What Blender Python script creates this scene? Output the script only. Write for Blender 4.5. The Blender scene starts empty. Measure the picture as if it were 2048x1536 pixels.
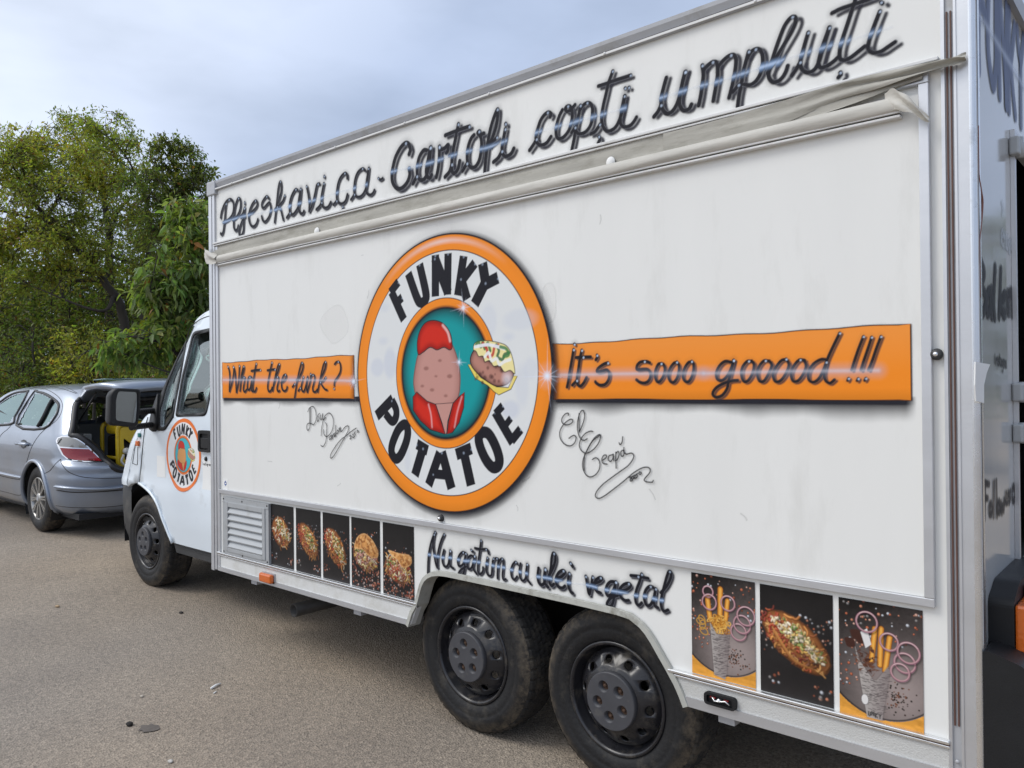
import bpy, bmesh, math, random
import numpy as np
from mathutils import Vector, Matrix
from mathutils.geometry import tessellate_polygon, delaunay_2d_cdt
from mathutils.bvhtree import BVHTree

# ------------------------------------------------------------------ camera, sky, sun
SC = bpy.context.scene
COL = SC.collection
R = math.radians
F_PX, YAW, PITCH, ROLL = 1574.3, 0.72206, 0.004092, -0.009954     # solved from the truck's straight edges
CAM = np.array([0.0, -2.5, 1.568])

def cam_axes():
    f = np.array([-math.sin(YAW) * math.cos(PITCH), math.cos(YAW) * math.cos(PITCH), math.sin(PITCH)])
    r = np.array([math.cos(YAW), math.sin(YAW), 0.0])
    u = np.cross(r, f)
    return r * math.cos(ROLL) + u * math.sin(ROLL), -r * math.sin(ROLL) + u * math.cos(ROLL), f
AX_R, AX_U, AX_F = cam_axes()

cam_data = bpy.data.cameras.new('camera')
cam_data.sensor_width = 36.0
cam_data.lens = F_PX / 2048 * 36.0
cam_data.clip_start, cam_data.clip_end = 0.05, 2000
cam = bpy.data.objects.new('camera', cam_data)
COL.objects.link(cam)
M = Matrix.Identity(4)
for i in range(3):
    M[i][0], M[i][1], M[i][2], M[i][3] = AX_R[i], AX_U[i], -AX_F[i], CAM[i]
cam.matrix_world = M
SC.camera = cam
SC.view_settings.view_transform = 'Standard'
SC.view_settings.look = 'None'
SC.view_settings.exposure = 0.07
SC.view_settings.gamma = 1.0
SC.render.engine = 'CYCLES'
SC.cycles.use_denoising = True
SC.cycles.transparent_max_bounces = 24
SC.cycles.max_bounces = 8

SUN_EL, SUN_AZ = R(48), R(222)          # azimuth clockwise from +Y: light comes from behind the camera, left
SUN_DIR = Vector((math.sin(SUN_AZ) * math.cos(SUN_EL), math.cos(SUN_AZ) * math.cos(SUN_EL), math.sin(SUN_EL)))
world = bpy.data.worlds.new('World')
SC.world = world
world.use_nodes = True
wn, wl = world.node_tree.nodes, world.node_tree.links
wn.clear()
def wnode(t, **k):
    n = wn.new(t)
    for a, b in k.items(): setattr(n, a, b)
    return n
w_out = wnode('ShaderNodeOutputWorld')
w_bg = wnode('ShaderNodeBackground')
w_sky = wnode('ShaderNodeTexSky', sky_type='NISHITA', sun_disc=False, sun_elevation=SUN_EL, sun_rotation=SUN_AZ)
w_sky.air_density, w_sky.dust_density = 1.0, 2.0
w_tc = wnode('ShaderNodeTexCoord')
w_map = wnode('ShaderNodeMapping')
w_map.inputs['Scale'].default_value = (1.0, 1.0, 2.6)
w_n1 = wnode('ShaderNodeTexNoise'); w_n1.inputs['Scale'].default_value = 2.6; w_n1.inputs['Detail'].default_value = 5; w_n1.inputs['Roughness'].default_value = 0.5
w_r1 = wnode('ShaderNodeValToRGB')
w_r1.color_ramp.elements[0].position = 0.36; w_r1.color_ramp.elements[0].color = (4.15, 5.0, 6.7, 1)
w_r1.color_ramp.elements[1].position = 0.62; w_r1.color_ramp.elements[1].color = (5.5, 6.5, 8.6, 1)
w_dot = wnode('ShaderNodeVectorMath', operation='DOT_PRODUCT'); w_dot.inputs[1].default_value = SUN_DIR
w_mr = wnode('ShaderNodeMapRange'); w_mr.inputs['From Min'].default_value = 0.28; w_mr.inputs['From Max'].default_value = 1.0
w_mr.inputs['To Min'].default_value = 0.0; w_mr.inputs['To Max'].default_value = 1.0
w_sc = wnode('ShaderNodeVectorMath', operation='SCALE')
w_mix = wnode('ShaderNodeMix', data_type='RGBA'); w_mix.inputs['Factor'].default_value = 0.86
wl.new(w_tc.outputs['Generated'], w_map.inputs['Vector']); wl.new(w_map.outputs[0], w_n1.inputs['Vector'])
wl.new(w_n1.outputs['Fac'], w_r1.inputs['Fac'])
wl.new(w_tc.outputs['Generated'], w_dot.inputs[0]); wl.new(w_dot.outputs['Value'], w_mr.inputs['Value'])
w_wm = wnode('ShaderNodeMix', data_type='RGBA'); w_wm.inputs['A'].default_value = (1, 1, 1, 1); w_wm.inputs['B'].default_value = (2.95, 2.58, 2.08, 1)
wl.new(w_mr.outputs[0], w_wm.inputs['Factor'])
w_sc.operation = 'MULTIPLY'
wl.new(w_r1.outputs['Color'], w_sc.inputs[0]); wl.new(w_wm.outputs['Result'], w_sc.inputs[1])
wl.new(w_sky.outputs['Color'], w_mix.inputs['A']); wl.new(w_sc.outputs[0], w_mix.inputs['B'])
wl.new(w_mix.outputs['Result'], w_bg.inputs['Color'])
w_bg.inputs['Strength'].default_value = 0.105
wl.new(w_bg.outputs[0], w_out.inputs['Surface'])

sun_data = bpy.data.lights.new('sun', 'SUN')
sun_data.energy, sun_data.angle, sun_data.color = 1.35, R(24), (1.0, 0.965, 0.91)
sun = bpy.data.objects.new('sun', sun_data)
COL.objects.link(sun)
sun.rotation_euler = SUN_DIR.to_track_quat('Z', 'Y').to_euler()

# ------------------------------------------------------------------ helpers
random.seed(7); RNG = np.random.default_rng(7)

def ray(px, py):
    return AX_F + AX_R * (px - 1024) / F_PX + AX_U * (768 - py) / F_PX
def S(px, py, Y=0.0):
    """photo pixel -> (X, Z) on the upright plane y = Y"""
    d = ray(px, py); t = (Y - CAM[1]) / d[1]
    return (d[0] * t + CAM[0], d[2] * t + CAM[2])
def XP(px, py, X):
    """photo pixel -> (Y, Z) on the upright plane x = X"""
    d = ray(px, py); t = (X - CAM[0]) / d[0]
    return (d[1] * t + CAM[1], d[2] * t + CAM[2])
def at(px, py, depth):
    return CAM + ray(px, py) * depth
def to_px(P):
    P = np.asarray(P, float) - CAM
    d = P @ AX_F
    return np.stack([1024 + F_PX * (P @ AX_R) / d, 768 - F_PX * (P @ AX_U) / d], -1)
def crop(c, pts):
    return [(c[0] + a / c[2], c[1] + b / c[2]) for a, b in pts]
def lin(h):
    h = h.lstrip('#'); v = [int(h[i:i + 2], 16) / 255 for i in (0, 2, 4)]
    return tuple(c / 12.92 if c <= 0.04045 else ((c + 0.055) / 1.055) ** 2.4 for c in v)

def link(name, me, parent=None, mat=None):
    o = bpy.data.objects.new(name, me); COL.objects.link(o)
    if parent: o.parent = parent
    if mat is not None and me is not None:
        for m in (mat if isinstance(mat, (list, tuple)) else [mat]): me.materials.append(m)
    return o
def empty(name, loc=(0, 0, 0), rz=0.0):
    o = bpy.data.objects.new(name, None); COL.objects.link(o); o.location = loc; o.rotation_euler = (0, 0, rz)
    o.empty_display_size = 0.2
    return o
def tag(o, label=None, cat=None, group=None, kind=None):
    for k, v in (('label', label), ('category', cat), ('group', group), ('kind', kind)):
        if v: o[k] = v
    return o

class MB:
    def __init__(s): s.v, s.f, s.sm = [], [], []
    def add(s, v, f, smooth=False):
        n = len(s.v); s.v += [tuple(map(float, p)) for p in v]; s.f += [tuple(i + n for i in q) for q in f]; s.sm += [smooth] * len(f); return s
    def box(s, x0, x1, y0, y1, z0, z1, bev=0.0):
        if bev <= 0:
            v = [(x, y, z) for x in (x0, x1) for y in (y0, y1) for z in (z0, z1)]
            return s.add(v, [(0, 1, 3, 2), (4, 6, 7, 5), (0, 4, 5, 1), (2, 3, 7, 6), (0, 2, 6, 4), (1, 5, 7, 3)])
        bm = bmesh.new(); bmesh.ops.create_cube(bm, size=1)
        for q in bm.verts: q.co = ((x0 + x1) / 2 + q.co.x * (x1 - x0), (y0 + y1) / 2 + q.co.y * (y1 - y0), (z0 + z1) / 2 + q.co.z * (z1 - z0))
        bmesh.ops.bevel(bm, geom=list(bm.edges), offset=bev, segments=2, profile=0.5, affect='EDGES')
        bm.verts.index_update()
        s.add([q.co for q in bm.verts], [[q.index for q in f.verts] for f in bm.faces], False); bm.free(); return s
    def lathe(s, prof, n=48, c=(0, 0, 0), axis='y', smooth=True, a0=0, a1=2 * math.pi):
        """prof: (radius, along) pairs"""
        v, f = [], []; closed = abs(a1 - a0 - 2 * math.pi) < 1e-6; m = n if closed else n + 1
        for i in range(m):
            a = a0 + (a1 - a0) * i / n; ca, sa = math.cos(a), math.sin(a)
            for r, h in prof:
                p = (r * ca, h, r * sa) if axis == 'y' else (h, r * ca, r * sa) if axis == 'x' else (r * ca, r * sa, h)
                v.append((p[0] + c[0], p[1] + c[1], p[2] + c[2]))
        k = len(prof)
        for i in range(n):
            j = (i + 1) % m
            for q in range(k - 1): f.append((i * k + q, i * k + q + 1, j * k + q + 1, j * k + q))
        return s.add(v, f, smooth)
    def tube(s, pts, r, n=8, closed=False, cap=True, smooth=True, flat=1.0, up=None):
        P = [Vector(p) for p in pts]; m = len(P); rr = r if isinstance(r, (list, tuple)) else [r] * m
        v, f = [], []; prev = None
        for i, p in enumerate(P):
            if closed: t = P[(i + 1) % m] - P[i - 1]
            else: t = P[min(i + 1, m - 1)] - P[max(i - 1, 0)]
            if t.length < 1e-9: t = Vector((0, 0, 1))
            t.normalize()
            if up is not None: a = t.cross(Vector(up))
            elif prev is None: a = t.orthogonal()
            else: a = prev - t * prev.dot(t)
            if a.length < 1e-6: a = t.orthogonal()
            a.normalize(); b = t.cross(a); prev = a
            for k in range(n):
                an = 2 * math.pi * k / n
                v.append(p + (a * math.cos(an) + b * math.sin(an) * flat) * rr[i])
        for i in range(m if closed else m - 1):
            j = (i + 1) % m
            for k in range(n): f.append((i * n + k, i * n + (k + 1) % n, j * n + (k + 1) % n, j * n + k))
        if cap and not closed: f.append(tuple(range(n - 1, -1, -1))); f.append(tuple((m - 1) * n + k for k in range(n)))
        return s.add(v, f, smooth)
    def plate(s, outer, holes=(), fn=None, depth=None, smooth=False):
        """flat polygon (2-D points) with holes; fn maps (a, b, d) -> 3-D; depth gives it thickness"""
        loops = [list(outer)] + [list(h) for h in holes]
        tri = tessellate_polygon([[Vector((a, b, 0)) for a, b in l] for l in loops])
        flat = [p for l in loops for p in l]
        s.add([fn(a, b, 0) for a, b in flat], [tuple(t) for t in tri], smooth)
        if depth:
            s.add([fn(a, b, depth) for a, b in flat], [tuple(reversed(t)) for t in tri], smooth)
            for l in loops:
                n = len(l)
                s.add([fn(a, b, 0) for a, b in l] + [fn(a, b, depth) for a, b in l], [(i, (i + 1) % n, n + (i + 1) % n, n + i) for i in range(n)])
        return s
    def build(s, name, mat=None, parent=None, fix=True):
        me = bpy.data.meshes.new(name); me.from_pydata(s.v, [], s.f)
        me.polygons.foreach_set('use_smooth', s.sm)
        if fix:
            bm = bmesh.new(); bm.from_mesh(me); bmesh.ops.remove_doubles(bm, verts=bm.verts, dist=1e-5)
            bmesh.ops.recalc_face_normals(bm, faces=bm.faces); bm.to_mesh(me); bm.free()
        me.update()
        return link(name, me, parent, mat)

def side_fn(y):
    return lambda a, b, d: (a, y + d, b)
def smooth_pts(pts, n=6, closed=False):
    P = [np.array(p, float) for p in pts]
    if len(P) < 3 and not closed:
        return [P[0] + (P[-1] - P[0]) * t for t in np.linspace(0, 1, n + 1)]
    out = []; m = len(P)
    for i in range(m if closed else m - 1):
        p1, p2 = P[i], P[(i + 1) % m]
        p0 = P[i - 1] if (closed or i > 0) else 2 * p1 - p2
        p3 = P[(i + 2) % m] if (closed or i < m - 2) else 2 * p2 - p1
        for k in range(n):
            t = k / n
            out.append(0.5 * (2 * p1 + (p2 - p0) * t + (2 * p0 - 5 * p1 + 4 * p2 - p3) * t * t + (3 * p1 - p0 - 3 * p2 + p3) * t ** 3))
    if not closed: out.append(P[-1])
    return out
def circle(cx, cy, rx, ry=None, n=24, rot=0.0):
    ry = rx if ry is None else ry; o = []
    for i in range(n):
        a = 2 * math.pi * i / n; x, y = rx * math.cos(a), ry * math.sin(a)
        o.append((cx + x * math.cos(rot) - y * math.sin(rot), cy + x * math.sin(rot) + y * math.cos(rot)))
    return o
def round_poly(pts, r, n=5):
    out = []; m = len(pts)
    for i in range(m):
        p0, p1, p2 = (np.array(pts[(i + k) % m], float) for k in (-1, 0, 1))
        a, b = p0 - p1, p2 - p1; la, lb = np.linalg.norm(a), np.linalg.norm(b)
        rr = r[i] if isinstance(r, (list, tuple)) else r
        d = min(rr, la * 0.45, lb * 0.45)
        if d < 1e-5: out.append(tuple(p1)); continue
        A, B = p1 + a / la * d, p1 + b / lb * d
        for k in range(n + 1):
            t = k / n; out.append(tuple((1 - t) ** 2 * A + 2 * t * (1 - t) * p1 + t * t * B))
    return out

# ------------------------------------------------------------------ materials
def nodes_of(name):
    m = bpy.data.materials.new(name); m.use_nodes = True
    return m, m.node_tree.nodes, m.node_tree.links, m.node_tree.nodes['Principled BSDF']
def mat(name, col, rough=0.5, metal=0.0, spec=0.5, coat=0.0, var=0.0, vscale=6.0, bump=0.0, bscale=60.0, dirt=None, dscale=3.0, dpos=(0.55, 0.75), stretch=(1, 1, 1), ior=None, dmax=1.0):
    m, n, l, b = nodes_of(name)
    b.inputs['Base Color'].default_value = (*col, 1); b.inputs['Roughness'].default_value = rough
    b.inputs['Metallic'].default_value = metal; b.inputs['Specular IOR Level'].default_value = spec
    b.inputs['Coat Weight'].default_value = coat
    if ior: b.inputs['IOR'].default_value = ior
    tc = n.new('ShaderNodeTexCoord'); mp = n.new('ShaderNodeMapping'); mp.inputs['Scale'].default_value = stretch
    l.new(tc.outputs['Object'], mp.inputs['Vector'])
    cur = None
    if var > 0:
        t = n.new('ShaderNodeTexNoise'); t.inputs['Scale'].default_value = vscale; t.inputs['Detail'].default_value = 6; t.inputs['Roughness'].default_value = 0.6
        l.new(mp.outputs[0], t.inputs['Vector'])
        mr = n.new('ShaderNodeMapRange'); mr.inputs['From Min'].default_value = 0.25; mr.inputs['From Max'].default_value = 0.75
        mr.inputs['To Min'].default_value = 1 - var; mr.inputs['To Max'].default_value = 1 + var * 0.6
        l.new(t.outputs['Fac'], mr.inputs['Value'])
        sc = n.new('ShaderNodeVectorMath'); sc.operation = 'SCALE'; sc.inputs[0].default_value = col
        l.new(mr.outputs[0], sc.inputs['Scale']); cur = sc.outputs[0]
        rr = n.new('ShaderNodeMapRange'); rr.inputs['To Min'].default_value = max(0, rough - 0.08); rr.inputs['To Max'].default_value = min(1, rough + 0.1)
        l.new(t.outputs['Fac'], rr.inputs['Value']); l.new(rr.outputs[0], b.inputs['Roughness'])
    if dirt is not None:
        t = n.new('ShaderNodeTexNoise'); t.inputs['Scale'].default_value = dscale; t.inputs['Detail'].default_value = 9; t.inputs['Roughness'].default_value = 0.68
        l.new(mp.outputs[0], t.inputs['Vector'])
        mr = n.new('ShaderNodeMapRange'); mr.inputs['From Min'].default_value = dpos[0]; mr.inputs['From Max'].default_value = dpos[1]; mr.inputs['To Max'].default_value = dmax
        l.new(t.outputs['Fac'], mr.inputs['Value'])
        mx = n.new('ShaderNodeMix'); mx.data_type = 'RGBA'; mx.inputs['A'].default_value = (*col, 1); mx.inputs['B'].default_value = (*dirt, 1)
        if cur: l.new(cur, mx.inputs['A'])
        l.new(mr.outputs[0], mx.inputs['Factor']); cur = mx.outputs['Result']
    if cur: l.new(cur, b.inputs['Base Color'])
    if bump > 0:
        t = n.new('ShaderNodeTexNoise'); t.inputs['Scale'].default_value = bscale; t.inputs['Detail'].default_value = 6
        l.new(mp.outputs[0], t.inputs['Vector'])
        bp = n.new('ShaderNodeBump'); bp.inputs['Strength'].default_value = bump; bp.inputs['Distance'].default_value = 0.01
        l.new(t.outputs['Fac'], bp.inputs['Height']); l.new(bp.outputs[0], b.inputs['Normal'])
    return m

MT = {}
MT['panel'] = mat('white_gelcoat_panel', (0.755, 0.755, 0.728), 0.36, spec=.4, var=0.035, vscale=1.2, dirt=(0.55, 0.545, 0.51), dscale=2.6, dpos=(0.54, 0.85), dmax=0.6, bump=0.03, bscale=4, stretch=(2.2, 1, .55))
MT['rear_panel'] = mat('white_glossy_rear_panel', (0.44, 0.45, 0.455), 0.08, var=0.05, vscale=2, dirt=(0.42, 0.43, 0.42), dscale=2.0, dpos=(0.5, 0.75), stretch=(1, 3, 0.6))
MT['alu'] = mat('brushed_aluminium', (0.60, 0.61, 0.63), 0.42, metal=0.75, var=0.06, vscale=9, bump=0.03, bscale=120, stretch=(0.3, 1, 1))
MT['alu_grey'] = mat('grey_anodised_trim', (0.42, 0.43, 0.45), 0.5, metal=0.25, var=0.07, vscale=7, dirt=(0.30, 0.29, 0.27), dscale=5)
MT['alu_bright'] = mat('bright_aluminium', (0.78, 0.79, 0.8), 0.25, metal=0.9, var=0.05, vscale=14, dirt=(0.3, 0.29, 0.27), dscale=7, dpos=(0.6, 0.8))
MT['rail_cap'] = mat('white_rail_insert', (0.66, 0.66, 0.65), 0.4, var=0.06, vscale=12, dirt=(0.36, 0.34, 0.30), dscale=9, dpos=(0.56, 0.8))
MT['groove'] = mat('dark_rail_groove', (0.03, 0.028, 0.026), 0.7)
MT['brown'] = mat('brown_rubber_insert', (0.10, 0.045, 0.032), 0.55, var=0.3, vscale=8)
MT['canvas'] = mat('dirty_awning_canvas', (0.40, 0.385, 0.34), 0.85, var=0.13, vscale=10, dirt=(0.20, 0.19, 0.15), dscale=16, dpos=(0.50, 0.78), bump=0.25, bscale=40, stretch=(0.4, 1, 1.6), dmax=0.8)
MT['canvas_roll'] = mat('rolled_awning_canvas', (0.54, 0.52, 0.47), 0.8, var=0.16, vscale=9, dirt=(0.30, 0.28, 0.235), dscale=12, dpos=(0.52, 0.8), bump=0.25, bscale=30, stretch=(0.35, 1, 1.5), dmax=0.7)
MT['skirt'] = mat('white_skirt', (0.66, 0.665, 0.65), 0.45, var=0.05, vscale=6, dirt=(0.47, 0.455, 0.40), dscale=4, dpos=(0.48, 0.75), bump=0.04, bscale=90)
MT['plate'] = mat('textured_kick_plate', (0.56, 0.56, 0.54), 0.55, metal=0.1, var=0.09, vscale=160, dirt=(0.44, 0.43, 0.38), dscale=4, bump=0.3, bscale=260)
MT['black'] = mat('matt_black', (0.010, 0.010, 0.011), 0.7)
MT['plastic'] = mat('black_plastic', (0.010, 0.0105, 0.012), 0.5, spec=.35, var=0.15, vscale=12, bump=0.06, bscale=220)
MT['plastic_dusty'] = mat('dusty_black_plastic', (0.032, 0.033, 0.034), 0.6, var=0.25, vscale=6, dirt=(0.085, 0.08, 0.072), dscale=5, bump=0.1, bscale=120)
MT['rubber'] = mat('tyre_rubber', (0.0125, 0.0125, 0.0135), 0.62, spec=.35, var=0.35, vscale=7, dirt=(0.070, 0.061, 0.048), dscale=9, dpos=(0.54, 0.82), bump=0.3, bscale=55)
MT['tread'] = mat('dusty_tyre_tread', (0.026, 0.025, 0.024), 0.85, var=0.35, vscale=20, dirt=(0.15, 0.125, 0.090), dscale=6, dpos=(0.5, 0.78), bump=0.25, bscale=90)
MT['steel'] = mat('black_steel_wheel', (0.016, 0.016, 0.019), 0.28, var=0.3, vscale=16, dirt=(0.12, 0.105, 0.085), dscale=11, dpos=(0.55, 0.78))
MT['hub'] = mat('grey_hub_cap', (0.052, 0.053, 0.060), 0.55, var=0.12, vscale=18, dirt=(0.10, 0.095, 0.088), dscale=14)
MT['rust'] = mat('rusty_bolt', (0.09, 0.05, 0.03), 0.8, var=0.3, vscale=60)
MT['cab'] = mat('white_cab_paint', (0.71, 0.775, 0.83), 0.28, coat=0.4, var=0.025, vscale=1.5, dirt=(0.5, 0.52, 0.53), dscale=3, dpos=(0.62, 0.85))
MT['dirty_trim'] = mat('weathered_arch_trim', (0.42, 0.42, 0.38), 0.7, var=0.14, vscale=14, dirt=(0.18, 0.17, 0.135), dscale=18, dpos=(0.52, 0.75))
MT['vent'] = mat('grey_vent_metal', (0.40, 0.415, 0.425), 0.45, metal=0.2, var=0.05, vscale=9, dirt=(0.3, 0.3, 0.29), dscale=6)
MT['paper'] = mat('white_paper', (0.78, 0.78, 0.76), 0.7, var=0.03)
MT['pipe'] = mat('sooty_steel_pipe', (0.05, 0.048, 0.046), 0.55, metal=0.4, var=0.3, vscale=20)
MT['under'] = mat('dark_underbody', (0.014, 0.013, 0.012), 0.9, var=0.3, vscale=5)

def glass_mat(name, tint, rough=0.02, ior=1.7, through=0.5):
    m, n, l, b = nodes_of(name)
    n.remove(b); out = n['Material Output']
    gl = n.new('ShaderNodeBsdfGlossy'); gl.inputs['Roughness'].default_value = rough; gl.inputs['Color'].default_value = (*[.25 + .75 * c / max(tint) for c in tint], 1)
    tr = n.new('ShaderNodeBsdfTransparent'); tr.inputs['Color'].default_value = (*[c * through for c in tint], 1)
    fr = n.new('ShaderNodeFresnel'); fr.inputs['IOR'].default_value = ior
    mx = n.new('ShaderNodeMixShader')
    l.new(fr.outputs[0], mx.inputs[0]); l.new(tr.outputs[0], mx.inputs[1]); l.new(gl.outputs[0], mx.inputs[2]); l.new(mx.outputs[0], out.inputs['Surface'])
    return m
MT['glass'] = glass_mat('cab_glass', (0.78, 0.86, 0.83), ior=2.5, through=0.85)
MT['car_glass'] = glass_mat('tinted_car_glass', (0.55, 0.75, 0.72), ior=3.6, through=0.55)

def tyre_mat():
    """black sidewall with a dusty brown band worn round the shoulder"""
    m = MT['rubber']; n, l = m.node_tree.nodes, m.node_tree.links; b = n['Principled BSDF']; src = b.inputs['Base Color'].links[0].from_socket
    tc = n.new('ShaderNodeTexCoord'); sp = n.new('ShaderNodeSeparateXYZ'); l.new(tc.outputs['Generated'], sp.inputs[0])
    cx = n.new('ShaderNodeCombineXYZ'); l.new(sp.outputs[0], cx.inputs[0]); l.new(sp.outputs[2], cx.inputs[1])
    ds = n.new('ShaderNodeVectorMath'); ds.operation = 'DISTANCE'; ds.inputs[1].default_value = (.5, .5, 0); l.new(cx.outputs[0], ds.inputs[0])
    mr = n.new('ShaderNodeMapRange'); mr.inputs['From Min'].default_value = .425; mr.inputs['From Max'].default_value = .49; l.new(ds.outputs['Value'], mr.inputs['Value'])
    t = n.new('ShaderNodeTexNoise'); t.inputs['Scale'].default_value = 26; t.inputs['Detail'].default_value = 8; t.inputs['Roughness'].default_value = .75; l.new(tc.outputs['Object'], t.inputs['Vector'])
    m2 = n.new('ShaderNodeMapRange'); m2.inputs['From Min'].default_value = .40; m2.inputs['From Max'].default_value = .66; l.new(t.outputs['Fac'], m2.inputs['Value'])
    mu = n.new('ShaderNodeMath'); mu.operation = 'MULTIPLY'; l.new(mr.outputs[0], mu.inputs[0]); l.new(m2.outputs[0], mu.inputs[1])
    mx = n.new('ShaderNodeMix'); mx.data_type = 'RGBA'; mx.inputs['B'].default_value = (.125, .10, .070, 1); l.new(src, mx.inputs['A']); l.new(mu.outputs[0], mx.inputs['Factor']); l.new(mx.outputs['Result'], b.inputs['Base Color'])
tyre_mat()
def lens_mat(name, col, rough=0.15, trans=0.0):
    m, n, l, b = nodes_of(name)
    b.inputs['Base Color'].default_value = (*col, 1); b.inputs['Roughness'].default_value = rough
    b.inputs['Coat Weight'].default_value = 0.6; b.inputs['Subsurface Weight'].default_value = 0.0
    t = n.new('ShaderNodeTexVoronoi'); t.inputs['Scale'].default_value = 90
    tc = n.new('ShaderNodeTexCoord'); l.new(tc.outputs['Object'], t.inputs['Vector'])
    bp = n.new('ShaderNodeBump'); bp.inputs['Strength'].default_value = 0.25; bp.inputs['Distance'].default_value = 0.004
    l.new(t.outputs['Distance'], bp.inputs['Height']); l.new(bp.outputs[0], b.inputs['Normal'])
    return m
MT['amber'] = lens_mat('amber_lens', (0.62, 0.13, 0.015))
MT['red_lens'] = lens_mat('red_lens', (0.28, 0.012, 0.018))
MT['clear_lens'] = lens_mat('smoky_clear_lens', (0.30, 0.30, 0.29))

def paint_mat(name, rough=0.5, spec=0.12):
    """airbrushed or printed pattern: colour and coverage live in the mesh's own colour attribute"""
    m, n, l, b = nodes_of(name)
    at_ = n.new('ShaderNodeAttribute'); at_.attribute_name = 'paint'
    l.new(at_.outputs['Color'], b.inputs['Base Color']); b.inputs['Roughness'].default_value = rough; b.inputs['Specular IOR Level'].default_value = spec
    tr = n.new('ShaderNodeBsdfTransparent'); mx = n.new('ShaderNodeMixShader')
    l.new(at_.outputs['Alpha'], mx.inputs[0]); l.new(tr.outputs[0], mx.inputs[1]); l.new(b.outputs[0], mx.inputs[2]); l.new(mx.outputs[0], n['Material Output'].inputs['Surface'])
    return m
MT['paint'] = paint_mat('airbrush_paint')
MT['print'] = paint_mat('printed_vinyl', 0.4, .25)

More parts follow.
